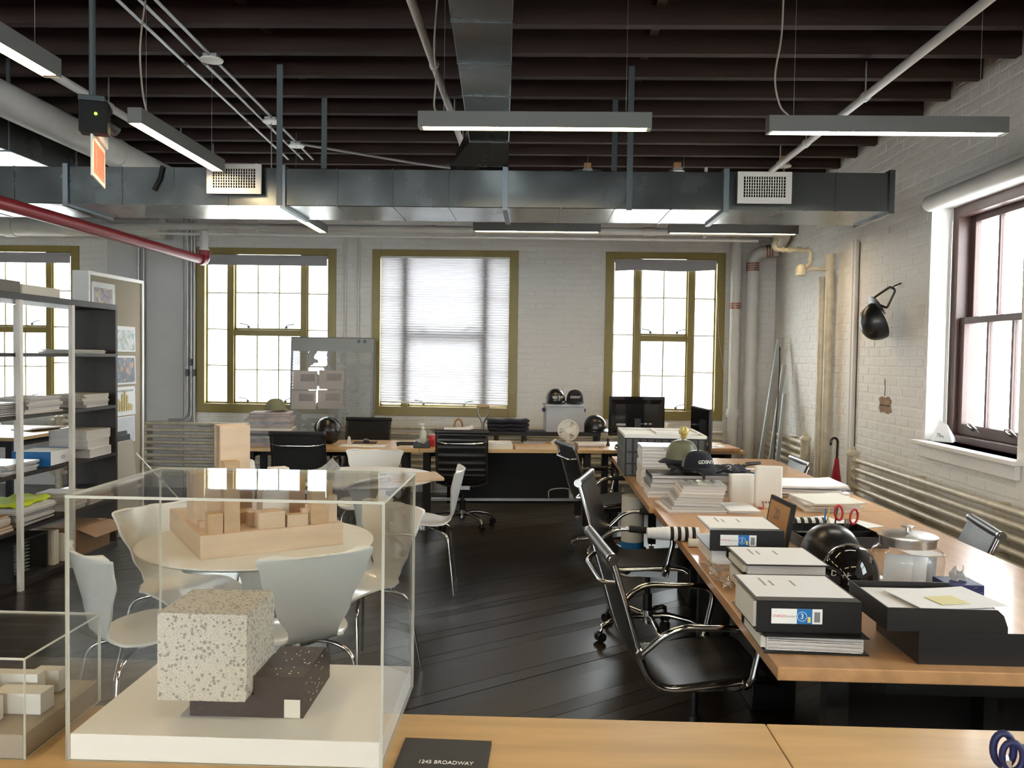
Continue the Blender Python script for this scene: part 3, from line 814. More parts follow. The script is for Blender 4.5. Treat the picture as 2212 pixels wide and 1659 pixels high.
mb = MB(); mb.cyl((-0.176, -0.02, 0.245), (-0.18, -0.02, 0.245), 0.006, 10); mb.build('status_light', pm('green_led', (0.1, 0.5, 0.05), 0.4, emit=(0.35, 1.0, 0.05), es=3.0), t)
mb = MB(); mb.box(-0.16, 0.05, -0.05, 0.05, 0.30, 0.325); mb.cyl((0.06, -0.02, 0.27), (0.10, -0.06, 0.25), 0.03, 12); mb.build('emergency_lamp', M['darksteel'], t, bevel=0.004)

# ------------------------------------------------------------------ red main and the pipes of the back wall
t = pipe('red_pipe', 'dark red sprinkler main with a white riser at its elbow', 'pipe', [(-3.12, 3.0, 2.44), (-3.09, 7.6, 2.44)], 0.041, 'redpipe', 18)
mb = MB(); mb.tube(fillet([(-3.09, 7.5, 2.44), (-3.09, 7.6, 2.44), (-3.09, 7.6, 2.53)], 0.06), 0.053, 16); mb.build('elbow', M['redpipe'], t, smooth=40)
mb = MB(); mb.cyl((-3.09, 7.6, 2.52), (-3.09, 7.6, 2.71), 0.034, 16); mb.cyl((-3.09, 7.6, 2.52), (-3.09, 7.6, 2.55), 0.045, 16); mb.build('riser', M['whitepipe'], t, smooth=40)
t = pipe('crossing_pipe', 'white pipe crossing the room below the joists behind the main duct', 'pipe', [(-4.2, 7.6, 2.75), (2.19, 7.6, 2.745)], 0.033, 'whitepipe', 16)
for x in (-3.09, -1.0, -0.3, 1.0): collar(t, (x-0.05, 7.6, 2.747), (x+0.05, 7.6, 2.747), 0.040, 'whitepipe')
for x in (-2.6, -0.6, 1.5):
    mb = MB(); mb.box(x-0.012, x+0.012, 7.58, 7.62, 2.70, 3.36); mb.build('hanger_strap', M['whitepipe'], t)
pipe('thin_crossing_pipe', 'thin white pipe just below the crossing pipe', 'pipe', [(-4.0, 7.66, 2.69), (2.0, 7.66, 2.68)], 0.012, 'whitepipe', 10)
t = pipe('large_wall_pipe', 'fat white pipe on the back wall beyond the exit sign', 'pipe', [(-8.6, 9.30, 2.99), (-4.25, 9.30, 2.99)], 0.11, 'whitepipe', 20)
for x in (-4.32, -6.0): collar(t, (x-0.06, 9.30, 2.99), (x+0.06, 9.30, 2.99), 0.125, 'whitepipe')
# corner fittings
t = pipe('soil_pipe', 'straight white stack pipe with a copper band on the back wall', 'pipe', [(2.225, 9.44, 0.04), (2.225, 9.44, 3.3)], 0.058, 'whitepipe', 20)
collar(t, (2.225, 9.44, 0.94), (2.225, 9.44, 1.04), 0.072, 'whitepipe')
collar(t, (2.225, 9.44, 0.97), (2.225, 9.44, 1.00), 0.079, 'whitepipe')
M['copper'] = pm('copper_band', (0.30, 0.13, 0.09), 0.4, 0.6)
for z in (2.175, 2.20, 2.225): collar(t, (2.225, 9.44, z-0.009), (2.225, 9.44, z+0.009), 0.062, 'copper', 'copper_band')
t = pipe('soil_pipe', 'white stack pipe that elbows into the corner of the back wall', 'pipe', [(2.405, 9.42, 0.04), (2.405, 9.42, 2.79), (2.66, 9.42-0.1, 2.82)], 0.068, 'whitepipe', 22, rad=0.16)
collar(t, (2.405, 9.42, 1.19), (2.405, 9.42, 1.30), 0.081, 'whitepipe')
for z in (2.60, 2.625, 2.65, 2.675): collar(t, (2.405, 9.42, z-0.009), (2.405, 9.42, z+0.009), 0.072, 'copper', 'copper_band')
for q in (0.0, 0.025, 0.05): collar(t, (2.545+q, 9.365-q*0.39, 2.806+q*0.1), (2.56+q, 9.36-q*0.39, 2.807+q*0.1), 0.073, 'copper', 'copper_band')
t = pipe('corner_duct', 'short white bent duct in the upper corner', 'pipe', [(2.60, 9.15, 2.84), (2.60, 8.92, 2.90), (2.64, 8.90, 3.10)], 0.07, 'whitepipe', 20, rad=0.12)
t = pipe('cream_fitting_pipe', 'cream jointed pipe stepping down from the crossing pipe to the twin uprights', 'pipe',
         [(2.19, 7.6, 2.745), (2.24, 7.6, 2.745), (2.14, 7.6, 2.70), (2.14, 7.6, 2.595), (2.46, 7.6, 2.595), (2.46, 7.6, 2.47), (2.40, 7.6, 2.43)][2:], 0.019, 'creampipe', 14, rad=0.04)
for (p, q) in (((2.12, 7.6, 2.747), (2.24, 7.6, 2.745)), ((2.14, 7.6, 2.69), (2.14, 7.6, 2.67)), ((2.20, 7.6, 2.595), (2.215, 7.6, 2.595)), ((2.25, 7.6, 2.595), (2.275, 7.6, 2.595)), ((2.33, 7.6, 2.595), (2.37, 7.6, 2.595)), ((2.42, 7.6, 2.595), (2.44, 7.6, 2.595)), ((2.46, 7.6, 2.52), (2.46, 7.6, 2.50))):
    collar(t, p, q, 0.027 if p[2] < 2.74 else 0.042, 'creampipe', 'coupling')
mb = MB(); mb.lathe([(0.0, 0), (0.048, 0.002), (0.050, 0.02), (0.045, 0.075), (0.025, 0.10), (0, 0.105)], 18, M=T(2.375, 7.6, 2.365)); mb.build('trap', M['creampipe'], t, smooth=40)
mb = MB(); mb.tube([(2.38, 7.6, 2.39), (2.46, 7.6, 2.425), (2.595, 7.6, 2.425)], 0.018, 12); mb.build('cross_pipe', M['creampipe'], t, smooth=40)
for (y, z1, r, lab) in ((7.78, 2.36, 0.036, 'shorter cream upright pipe on the right wall'), (7.60, 2.55, 0.036, 'taller cream upright pipe with a cap on the right wall')):
    t = pipe('upright_pipe', lab, 'pipe', [(2.635, y, 0.02), (2.635, y, z1)], r, 'creampipe', 16)
    collar(t, (2.635, y, z1-0.03), (2.635, y, z1+0.012), r*1.25, 'creampipe', 'cap')
    if y < 7.7:
        collar(t, (2.635, y, 2.42), (2.635, y, 2.53-0.01), r*1.25, 'creampipe')
# raceways on the right wall and conduits on the back wall
for (y, w) in ((7.185, 0.03), (7.115, 0.022)):
    mb = MB(); mb.box(XR-0.03, XR+0.003, y-w, y+w, 0.3, 2.62); o = mb.build('raceway', M['paint'], wr, bevel=0.006)
mb = MB(); mb.tube([(XR+0.001, 7.083+0.006*noise.noise((k*0.7, 1.3, 0.2)), 0.35+k*0.09) for k in range(26)], [0.004+0.003*abs(noise.noise((k*0.9, 0.4, 5.0))) for k in range(26)], 5); mb.build('crack', M['crackbrown'], wr)
for x, lab in ((-4.63, 'steel conduit pair beside the plaster pier'), (-4.57, 'steel conduit pair beside the plaster pier')):
    t = pipe('wall_conduit', lab, 'conduit', [(x, 9.50, 0.2), (x, 9.50, 3.3)], 0.014, 'conduit', 10, group='conduits beside the plaster pier')
for i, x in enumerate((-4.055, -4.01, -3.975)):
    pts = [(x, 9.50, 3.3), (x, 9.50, 0.80 - 0.035*i), (x-0.22 if i < 2 else x+0.2, 9.50, 0.80 - 0.035*i)]
    t = pipe('wall_conduit', 'steel conduit beside the olive window that bends above the radiator', 'conduit', pts, 0.013, 'conduit', 10, group='conduits bending above the radiator', rad=0.12)
    mb = MB(); mb.cbox((x, 9.49, 1.35+0.12*(i % 2)), (0.032, 0.036, 0.08)); mb.build('clamp_box', M['darksteel'], t)
for x in (-2.225, -2.07):
    pipe('thin_upright_pipe', ('thin white upright pipe beside the pleated blind window' if x > -2.1 else 'thin white upright pipe beside the roller blind window'), 'pipe', [(x, 9.53, 0.8), (x, 9.53, 2.95)], 0.013, 'whitepipe', 10)

# ------------------------------------------------------------------ pipe-coil radiators
def coil(name, label, axis, a0, a1, off, posts, zs, r=0.021):
    t = thing(name, label, 'radiator')
    for z in zs:
        mb = MB()
        if axis == 'x': mb.cyl((a0, off, z), (a1, off, z), r, 14)
        else: mb.cyl((off, a0, z), (off, a1, z), r, 14)
        mb.build('heating_pipe', M['creampipe'], t, smooth=40)
    for p in posts:
        x, y = (p, off) if axis == 'x' else (off, p)
        mb = MB(); mb.lathe([(0.047, 0.0), (0.047, max(zs)+0.03), (0.058, max(zs)+0.032), (0.058, max(zs)+0.055), (0.04, max(zs)+0.07), (0.025, max(zs)+0.075), (0.022, max(zs)+0.10), (0, max(zs)+0.105)], 8, M=T(x, y, 0))
        mb.build('header_post', M['creampipe'], t, smooth=50)
        for z in zs:
            for s in (-1, 1):
                q = p+s*0.055
                if a0-0.001 < q < a1+0.001:
                    mb = MB()
                    if axis == 'x': mb.cyl((p+s*0.04, off, z), (p+s*0.085, off, z), r*1.4, 12)
                    else: mb.cyl((off, p+s*0.04, z), (off, p+s*0.085, z), r*1.4, 12)
                    mb.build('socket', M['creampipe'], t, smooth=40)
    n = int((a1-a0)/1.2)
    for k in range(1, n+1):
        p = lerp(a0, a1, k/(n+1))
        mb = MB()
        if axis == 'x': mb.box(p-0.015, p+0.015, off+0.02, YB, 0.02, max(zs)+0.01)
        else: mb.box(off+0.02, XR, p-0.015, p+0.015, 0.02, max(zs)+0.01)
        mb.build('bracket', M['creampipe'], t)
    return t
zs = [0.80-0.0735*k for k in range(9)]
coil('pipe_radiator', 'long cream pipe radiator on the right wall below the brown window', 'y', 0.6, 6.85, 2.585, (6.80, 0.7), zs)
coil('pipe_radiator', 'short cream pipe radiator on the right wall beside the leaning grey bars', 'y', 7.95, 9.35, 2.585, (8.0,), zs)
coil('pipe_radiator', 'long cream pipe radiator along the back wall', 'x', -5.6, 2.1, 9.38, (-5.5,), [0.765-0.0735*k for k in range(9)])
# ================================================================== tables and desks
TZ = 0.75
def table_desk(name, label, x0, x1, y0, y1, mat, th=0.03, legs=True, loc=None, rz=0.0, lx=(0.13, 0.13), front=None, fr=0.12):
    t = thing(name, label, 'desk', ((x0+x1)/2, (y0+y1)/2, 0) if loc is None else loc, rz)
    w, d = (x1-x0)/2, (y1-y0)/2
    mb = MB(); mb.box(-w, w, -d, d, TZ-th, TZ); mb.build('desk_top', M[mat], t, bevel=0.003)
    if legs:
        for sx in (-1, 1):
            for sy in (-1, 1):
                px = sx*(w-(front if front and sy < 0 and sx < 0 else lx[0] if sx < 0 else lx[1]))
                mb = MB(); mb.box(px-0.03, px+0.03, sy*(d-0.12)-0.03, sy*(d-0.12)+0.03, 0.03, TZ-th)
                lg = mb.build('leg', M['blackmatte'], t)
                mb = MB(); mb.cyl((px, sy*(d-0.12), 0.0), (px, sy*(d-0.12), 0.012), 0.022, 12); mb.cyl((px, sy*(d-0.12), 0.012), (px, sy*(d-0.12), 0.03), 0.007, 8)
                mb.build('levelling_foot', M['steel'], lg, smooth=40)
        for sy in (-1, 1):
            q = sy*(d-(fr if sy < 0 else 0.12)); mb = MB(); mb.box(-w+lx[0], w-lx[1], q-0.02, q+0.02, TZ-th-0.07, TZ-th-0.001); mb.build('rail', M['blackmatte'], t)
        for sx in (-1, 1):
            px = sx*(w-(lx[0] if sx < 0 else lx[1])); mb = MB(); mb.box(px-0.02, px+0.02, -d+0.15, d-0.15, TZ-th-0.07, TZ-th-0.001); mb.build('rail', M['blackmatte'], t)
    return t
deskA = table_desk('long_desk', 'beech desk with binders, helmets and a glass jar on it', 0.68, 2.03, 2.285, 4.72, 'desk', 0.038, lx=(0.34, 0.30), front=0.20)
deskB = table_desk('long_desk', 'beech desk with stacked books and a white router on it', 0.655, 2.03, 4.725, 7.12, 'desk', 0.038, lx=(0.34, 0.30))
for dsk, n in ((deskA, 'a'), (deskB, 'b')):
    mb = MB(); mb.box(-0.02, 0.02, -1.05, 1.05, 0.12, TZ-0.04); mb.build('centre_panel', M['blackmatte'], dsk)
mb = MB(); mb.box(-0.42, 0.42, -0.98, -0.96, 0.10, TZ-0.04); mb.build('end_panel', M['blackmatte'], deskA)
# back desk row, set slightly askew
rzb = R(6.0)
def bk(u, v, z=0.0):
    """point in the back desk frame: u along its front edge from the left end, v away from the viewer"""
    return Vector((-2.68 + u*cos(rzb) - v*sin(rzb), 7.23 + u*sin(rzb) + v*cos(rzb), z))
for i, (u0, u1, lab) in enumerate(((0.0, 1.64, 'beech desk by the back windows with a tall pile of newspapers'), (1.645, 3.32, 'beech desk by the back windows with a clear crate and a white fan'), (3.325, 4.65, 'beech desk in the corner with a wooden board on it'))):
    c = bk((u0+u1)/2, 0.38)
    t = table_desk('back_desk', lab, -(u1-u0)/2, (u1-u0)/2, -0.38, 0.38, 'deskx', 0.032, loc=c, rz=rzb, lx=(0.06, 0.13) if i == 1 else (0.13, 0.13), fr=0.32)
    if i == 1:
        w = (u1-u0)/2
        mb = MB(); mb.box(-w+0.25, w-0.12, 0.18, 0.20, 0.16, TZ-0.035); mb.build('modesty_panel', M['blackmatte'], t)
        mb = MB(); mb.box(-w+0.10, w-0.10, 0.08, 0.12, 0.20, 0.225); mb.build('cable_tray', M['conduit'], t)
        mb = MB(); mb.box(w-0.24, w-0.20, 0.07, 0.13, 0.224, 0.315); mb.build('plug', M['whiteplastic'], t)
        mb = MB(); mb.tube(catmull([(w-0.22, 0.1, 0.305), (w-0.3, 0.08, 0.325), (w-0.43, 0.09, 0.305), (w-0.44, 0.1, 0.23)], 5), 0.006, 6); mb.build('cord', M['whiteplastic'], t, smooth=40)
# front table with a seam between its two tops
for (x0, x1, lab) in ((-1.95, 0.546, 'birch table top carrying the acrylic model cases'), (0.549, 2.35, 'birch table top with the blue handled scissors on it')):
    t = table_desk('front_table', lab, x0, x1, 1.12, 1.925, 'deskx', 0.035)
# far desk on the left
table_desk('side_desk', 'beech desk with loose papers seen through the bookcase', -6.6, -4.95, 7.72, 9.02, 'deskx', 0.035)

# ------------------------------------------------------------------ tulip tables
def tulip(loc, r, label):
    t = thing('tulip_table', label, 'table', loc)
    mb = MB(); mb.lathe([(0.0, 0.71), (r-0.045, 0.71), (r-0.008, 0.722), (r, 0.728), (r-0.002, 0.734), (r-0.02, 0.735), (0, 0.735)], 64); mb.build('table_top', M['tabletop'], t, smooth=35)
    mb = MB(); mb.lathe([(0, 0), (0.235, 0.0), (0.24, 0.008), (0.20, 0.022), (0.12, 0.06), (0.06, 0.13), (0.045, 0.24), (0.05, 0.40), (0.075, 0.56), (0.13, 0.68), (0.16, 0.7095), (0, 0.7095)], 40); mb.build('pedestal', M['whitechair'], t, smooth=45)
    return t
tulip((-1.27, 3.75, 0), 0.525, 'round white pedestal table carrying the wooden city model')
tulip((-1.21, 5.80, 0), 0.52, 'round white pedestal table with papers and a wooden board')

# ------------------------------------------------------------------ white moulded chairs
def shell_chair():
    t = thing('moulded_chair', 'x', 'chair')
    prof = catmull([(0.235, 0.415), (0.20, 0.44), (0.10, 0.452), (0.0, 0.445), (-0.10, 0.438), (-0.165, 0.455), (-0.205, 0.51), (-0.228, 0.60), (-0.252, 0.70), (-0.275, 0.80), (-0.282, 0.832)], 4)
    prof = [(p.x, p.y) for p in [Vector((a[0], a[1], 0)) for a in [(q[0], q[1]) for q in prof]]] if False else prof
    n = len(prof)-1
    def at(s):
        k = min(int(s*n), n-1); f = s*n-k
        a, b = prof[k], prof[k+1]
        return a[0]+(b[0]-a[0])*f, a[1]+(b[1]-a[1])*f
    ws = [(0.0, 0.12), (0.03, 0.165), (0.08, 0.195), (0.2, 0.205), (0.33, 0.195), (0.44, 0.145), (0.52, 0.100), (0.58, 0.100), (0.70, 0.152), (0.83, 0.212), (0.92, 0.236), (0.965, 0.228), (0.985, 0.208), (1.0, 0.165)]
    def wd(s):
        for (a, p), (b, q) in zip(ws, ws[1:]):
            if s <= b:
                f = (s-a)/(b-a); f = f*f*(3-2*f) if 0.1 < a < 0.9 else f
                return p+(q-p)*f
        return ws[-1][1]
    def fn(u, v):
        x = (u*2-1); y, z = at(v); w = wd(v)
        cur = 0.055*x*x*max(0.0, min(1.0, (v-0.55)/0.25))
        dish = 0.018*x*x*max(0.0, 1-abs(v-0.3)/0.3)
        dip = -0.014*(1-x*x)*max(0.0, (v-0.93)/0.07)
        return (x*w, y+cur, z+dish+dip)
    # prof entries are Vectors (y, z)
    mb = MB(); mb.sheet(fn, 16, 40, 0.011); mb.build('shell', M['whitechair'], t, smooth=60)
    for sx in (-1, 1):
        for (sy, yy) in ((1, 0.20), (-1, -0.22)):
            mb = MB(); mb.tube(fillet([(sx*0.02, sy*0.03, 0.418), (sx*0.11, sy*0.10, 0.415), (sx*0.165, yy*0.78, 0.385), (sx*0.225, yy, 0.0)], 0.05), 0.0085, 8); mb.build('leg', M['chrome'], t, smooth=50)
    mb = MB(); mb.cyl((0, 0, 0.405), (0, 0, 0.436), 0.07, 20); mb.build('hub_cover', M['alu'], t, smooth=40)
    return t
def cat2(pts, n):
    return [(p[0], p[1]) for p in catmull([(a, b, 0) for a, b in pts], n)]
_cat = catmull
def catmull(pts, n=6):
    if len(pts[0]) == 2: return cat2(pts, n)
    return _cat(pts, n)
sc0 = shell_chair()
GR = 'white moulded chairs at the round tables'
spots = [((-1.58, 3.31), 47, 'white moulded chair with its back to the dark bookcase, beside the small acrylic case'),
         ((-1.71, 3.95), -36, 'white moulded chair tucked behind the wooden city model, next to the leaning frames'),
         ((-0.967, 3.37), 123, 'white moulded chair seen from behind, right behind the perforated cube'),
         ((-0.87, 4.08), 233, 'white moulded chair facing the city model table from the aisle side'),
         ((-0.76, 5.66), 183, 'white moulded chair seen side on at the edge of the aisle'),
         ((-1.30, 6.42), 270, 'white moulded chair facing the viewer behind the papers on the second round table'),
         ((-1.80, 5.70), 5, 'white moulded chair at the second round table, mostly hidden by the wooden city model')]
for i, ((x, y), h, lab) in enumerate(spots):
    o = sc0 if i == 0 else copy_tree(sc0)
    place(o, (x, y, 0), R(h-90), lab, GR)

# ------------------------------------------------------------------ office chairs
def office_chair(style, arms=True, armpad=False, top=0.90):
    t = thing('office_chair', 'x', 'chair')
    seatm = M['mesh'] if style == 'mesh' else M['leather']
    k = (top-0.44)/0.46
    raw = [(0.235, 0.435), (0.20, 0.452), (0.10, 0.450), (-0.05, 0.432), (-0.15, 0.425), (-0.215, 0.448), (-0.255, 0.51), (-0.285, 0.60), (-0.32, 0.72), (-0.355, 0.83), (-0.375, 0.895)]
    raw = [(y, z if z < 0.45 else 0.45+(z-0.45)*k) for y, z in raw]
    prof = cat2(raw, 5); n = len(prof)-1
    def at(s):
        q = min(int(s*n), n-1); f = s*n-q
        return lerp(prof[q][0], prof[q+1][0], f), lerp(prof[q][1], prof[q+1][1], f)
    hw = 0.215
    def fn(u, v):
        y, z = at(v); x = (u*2-1)*hw
        if style == 'rib':
            r = abs(sin(v*PI*17)); y2, z2 = at(min(1, v+0.01)); y1, z1 = at(max(0, v-0.01))
            d = Vector((y2-y1, z2-z1)).normalized(); y += d.y*0.010*(1-r)*-1; z += -d.x*0.010*(1-r)*-1*-1
        return (x, y - 0.012*(1-(u*2-1)**2)*(1 if v > 0.55 else 0), z - 0.010*(1-(u*2-1)**2)*(1 if v < 0.5 else 0))
    mb = MB(); mb.sheet(fn, 8, 102 if style == 'rib' else 50, 0.016 if style != 'mesh' else 0.006)
    mb.build('seat_sling', seatm, t, smooth=50)
    fm = M['chrome'] if style != 'rib' else M['alu']
    for s in (-1, 1):
        mb = MB(); mb.tube([(s*(hw+0.012), y, z) for y, z in prof[::2]+[prof[-1]]], 0.011, 8); mb.build('side_frame', fm if style != 'mesh' else M['blackplastic'], t, smooth=50)
    yt, zt = prof[-1]
    mb = MB(); mb.cyl((-hw-0.012, yt, zt), (hw+0.012, yt, zt), 0.021, 14); mb.build('head_roll', seatm, t, smooth=40)
    for s in (-1, 1):
        mb = MB(); mb.cyl((s*(hw+0.012), yt, zt), (s*(hw+0.026), yt, zt), 0.022, 14); mb.cyl((s*(hw+0.026), yt, zt), (s*(hw+0.030), yt, zt), 0.012, 12); mb.build('end_cap', M['chrome'] if style == 'flat' else M['blackplastic'], t, smooth=40)
    ya, za = at(0.88); yb2, zb2 = at(0.60)
    mb = MB(); mb.tube(fillet([(-hw-0.012, ya, za), (-hw*0.75, ya-0.05, za-0.015), (hw*0.75, ya-0.05, za-0.015), (hw+0.012, ya, za)], 0.05), 0.009, 8); mb.build('back_spreader', M['chrome'], t, smooth=50)
    mb = MB(); mb.tube(fillet([(-hw-0.012, 0.12, 0.445), (-hw*0.6, 0.10, 0.385), (hw*0.6, 0.10, 0.385), (hw+0.012, 0.12, 0.445)], 0.05), 0.014, 8); mb.tube(fillet([(-hw-0.012, -0.14, 0.428), (-hw*0.6, -0.10, 0.385), (hw*0.6, -0.10, 0.385), (hw+0.012, -0.14, 0.428)], 0.05), 0.014, 8)
    mb.box(-0.07, 0.07, -0.12, 0.12, 0.355, 0.39); mb.build('seat_mount', M['alu'], t, smooth=40)
    if arms:
        for s in (-1, 1):
            x = s*(hw+0.022); xo = s*(hw+0.055)
            yk, zk = at(0.66)
            p = [(x, 0.115, 0.448), (xo, 0.125, 0.47), (xo, 0.165, 0.655), (xo, -0.16, 0.665), (x, yk+0.01, zk)]
            mb = MB(); mb.tube(fillet(p, 0.07, 6), 0.0125, 10); mb.build('armrest', M['chrome'] if style != 'mesh' else M['blackplastic'], t, smooth=50)
            mb = MB(); mb.cyl((x-s*0.012, 0.115, 0.44), (x+s*0.012, 0.118, 0.458), 0.019, 10); mb.build('arm_clamp', M['chrome'], t, smooth=40)
            mb = MB(); mb.cyl((x-s*0.012, yk+0.005, zk), (x+s*0.012, yk+0.005, zk), 0.017, 10); mb.build('arm_clamp', M['chrome'], t, smooth=40)
            if armpad:
                mb = MB(); mb.tube([(xo, 0.09, 0.662), (xo, -0.08, 0.665)], 0.019, 10); mb.build('arm_pad', M['mesh'], t, smooth=40)
    mb = MB(); mb.cyl((0, 0, 0.10), (0, 0, 0.24), 0.028, 14); mb.cyl((0, 0, 0.24), (0, 0, 0.36), 0.016, 12); mb.build('column', M['blackplastic'], t, smooth=40)
    mb = MB(); mb.cyl((0, 0, 0.075), (0, 0, 0.15), 0.036, 16); mb.build('hub', M['alu'] if style != 'flat' else M['chrome'], t, smooth=40)
    for i in range(5):
        a = 2*PI*i/5 + 0.35; c, s = cos(a), sin(a)
        mb = MB(); mb.tube([(c*0.02, s*0.02, 0.115), (c*0.12, s*0.12, 0.125), (c*0.24, s*0.24, 0.105), (c*0.295, s*0.295, 0.085), (c*0.305, s*0.305, 0.058)], [0.018, 0.017, 0.015, 0.014, 0.011], 8)
        lg = mb.build('base_leg', M['chrome'] if style == 'flat' else M['alu'], t, smooth=50)
        px, py = c*0.305, s*0.305; nx2, ny2 = -s, c
        mb = MB()
        for q in (-1, 1):
            mb.cyl((px+nx2*q*0.006, py+ny2*q*0.006, 0.027), (px+nx2*q*0.024, py+ny2*q*0.024, 0.027), 0.027, 14)
        mb.cyl((px, py, 0.02), (px, py, 0.06), 0.012, 8)
        mb.build('castor', M['blackplastic'], lg, smooth=40)
    return t
flat0 = office_chair('flat', True, False)
GO = 'black leather office chairs along the long desks'
def put_chair(proto, used, top_xy, heading, label, group, dz=0.0):
    o = proto if not used else copy_tree(proto)
    h = R(heading)
    x, y = top_xy[0]+0.37*cos(h), top_xy[1]+0.37*sin(h)
    place(o, (x, y, dz), h-PI/2, label, group); return o
put_chair(flat0, False, (0.253, 3.11), 6, 'black leather chrome armchair at the binder stack, nearest the front table', GO)
pad0 = office_chair('flat', True, True)
put_chair(pad0, False, (0.297, 4.84), -13, 'black leather chair with black arm pads, second along the long desk from the front table', GO)
put_chair(pad0, True, (0.246, 6.60), 16, 'black leather chair with black arm pads beside the black grid model', GO)
low0 = office_chair('flat', False, False, 0.80)
put_chair(low0, False, (2.10, 6.62), 180, 'black leather chair by the short radiator, only its head roll above the desk', GO)
put_chair(low0, True, (2.208, 4.11), 168, 'black leather chair against the long right wall radiator', GO)
rib0 = office_chair('rib', False, False, 0.92)
put_chair(rib0, False, (-0.66, 7.36), 93, 'black ribbed office chair pushed up to the desk with the white fan', 'ribbed chair')
mesh0 = office_chair('mesh', True, False, 0.915)
put_chair(mesh0, False, (-2.03, 6.98), 93, 'black mesh office chair in front of the newspaper pile', 'mesh chairs at the back desks')
put_chair(mesh0, True, (-1.76, 8.66), 270, 'black mesh office chair behind the desk, in front of the perforated panel', 'mesh chairs at the back desks')

# ------------------------------------------------------------------ dark bookcase
BX0, BX1, BY0, BY1 = -3.775, -3.40, 3.6, 6.62
bc = thing('bookcase', 'open dark wood bookcase with pale metal posts', 'bookcase', ((BX0+BX1)/2, (BY0+BY1)/2, 0))
hx, hy = (BX1-BX0)/2, (BY1-BY0)/2
SH = [0.045, 0.405, 0.77, 1.157, 1.57]
mb = MB(); mb.box(-hx, hx, -hy, hy, 1.92, 1.965); mb.build('top_board', M['black_wood'], bc, bevel=0.002)
mb = MB(); mb.box(-hx, hx, hy-0.03, hy, 0.0, 1.92); mb.build('end_panel', M['black_wood'], bc)
mb = MB(); mb.box(-hx, hx, -hy, -hy+0.03, 0.0, 1.92); mb.build('end_panel', M['black_wood'], bc)
for z in SH:
    mb = MB(); mb.box(-hx, hx, -hy+0.03, hy-0.03, z-0.024, z); mb.build('shelf', M['black_wood'], bc)
for y in (5.93, 5.32, 4.7, 4.1):
    for x in (-hx-0.016, hx+0.016):
        mb = MB(); mb.cbox((x, y-(BY0+BY1)/2, 0.96), (0.03, 0.034, 1.92)); mb.build('post', M['whiteplastic'], bc)
mb = MB(); mb.box(-hx+0.01, hx-0.01, -hy+0.03, hy-0.03, 0.0, 0.02); mb.build('plinth', M['black_wood'], bc)

# cork board on a frame behind the bookcase
cb = thing('pin_board', 'tall cork pin board in a white frame', 'pin board', (-4.02, 7.83, 0))
mb = MB(); mb.box(-0.02, 0.015, -0.53, 0.44, 0.25, 2.27); mb.build('cork_panel', pm('cork', (0.36, 0.30, 0.22), 0.9, var=0.12, vs=120), cb)
for (b) in ((-0.03, 0.028, 0.44, 0.475, 0.02, 2.305), (-0.03, 0.028, -0.53, 0.44, 2.27, 2.305), (-0.03, 0.028, -0.53, 0.44, 0.215, 0.25), (-0.12, 0.028, -0.565, -0.53, 0.02, 2.305)):
    mb = MB(); mb.box(*b); mb.build('frame', M['whiteplastic'], cb, bevel=0.003)
for y in (-0.545, 0.455):
    mb = MB(); mb.box(-0.14, 0.12, y-0.015, y+0.015, 0.0, 0.02); mb.build('foot', M['whiteplastic'], cb)
def collage(name, cols, vs, rough=0.6, bg=None):
    m = bpy.data.materials.new(name); m.use_nodes = True; nt = m.node_tree; N = nt.nodes; L = nt.links; b = N['Principled BSDF']; b.inputs['Roughness'].default_value = rough
    tc = N.new('ShaderNodeTexCoord'); vo = N.new('ShaderNodeTexVoronoi'); vo.inputs['Scale'].default_value = vs
    rp = N.new('ShaderNodeValToRGB'); rp.color_ramp.interpolation = 'CONSTANT'; e = rp.color_ramp.elements
    while len(e) < len(cols): e.new(0.5)
    for i, c in enumerate(cols): e[i].position = i/len(cols); e[i].color = tuple(c)+(1,)
    sp = N.new('ShaderNodeSeparateColor')
    L.new(tc.outputs['Object'], vo.inputs['Vector']); L.new(vo.outputs['Color'], sp.inputs['Color']); L.new(sp.outputs['Red'], rp.inputs['Fac']); L.new(rp.outputs['Color'], b.inputs['Base Color'])
    return m
def pinned(y0, y1, z0, z1, art, label, inset=0.012, top=0.0):
    t = thing('pinned_sheet', label, 'print', (-4.001, (y0+y1)/2, z0))
    h = (y1-y0)/2
    mb = MB(); mb.sheet(lambda u, v: (0.002+0.006*(1-v)*(2*u-1)**2, lerp(-h, h, u), v*(z1-z0)), 6, 4, 0.0008); mb.build('paper', M['paper'], t, smooth=40)
    if art:
        mb = MB(); mb.sheet(lambda u, v: (0.0034+0.006*(1-v)*(2*u-1)**2, lerp(-h+inset, h-inset, u), lerp(inset, z1-z0-inset-top, v)), 6, 4, 0.0008); mb.build('printed_image', art, t, smooth=40)
    for s in (-1, 1):
        mb = MB(); mb.cyl((0.004, s*(h-0.008), z1-z0-0.008), (0.012, s*(h-0.008), z1-z0-0.008), 0.004, 8); mb.build('pin', M['whiteplastic'], t)
    return t
g = lambda v: (v, v, v*1.02)
pinned(7.32, 7.74, 1.90, 2.215, collage('abstract_collage', [(0.25, 0.17, 0.2), (0.35, 0.30, 0.16), (0.12, 0.10, 0.13), (0.45, 0.38, 0.40), (0.3, 0.22, 0.26)], 18), 'printed sheet with a mauve and ochre abstract picture on the pin board', 0.05)
pinned(7.55, 8.13, 1.585, 1.83, collage('city_render', [(0.25, 0.38, 0.42), (0.55, 0.57, 0.58), (0.4, 0.42, 0.40), (0.66, 0.66, 0.65), (0.3, 0.33, 0.27), (0.5, 0.5, 0.5)], 26), 'printed sheet with a pale city rendering on the pin board', 0.015, 0.02)
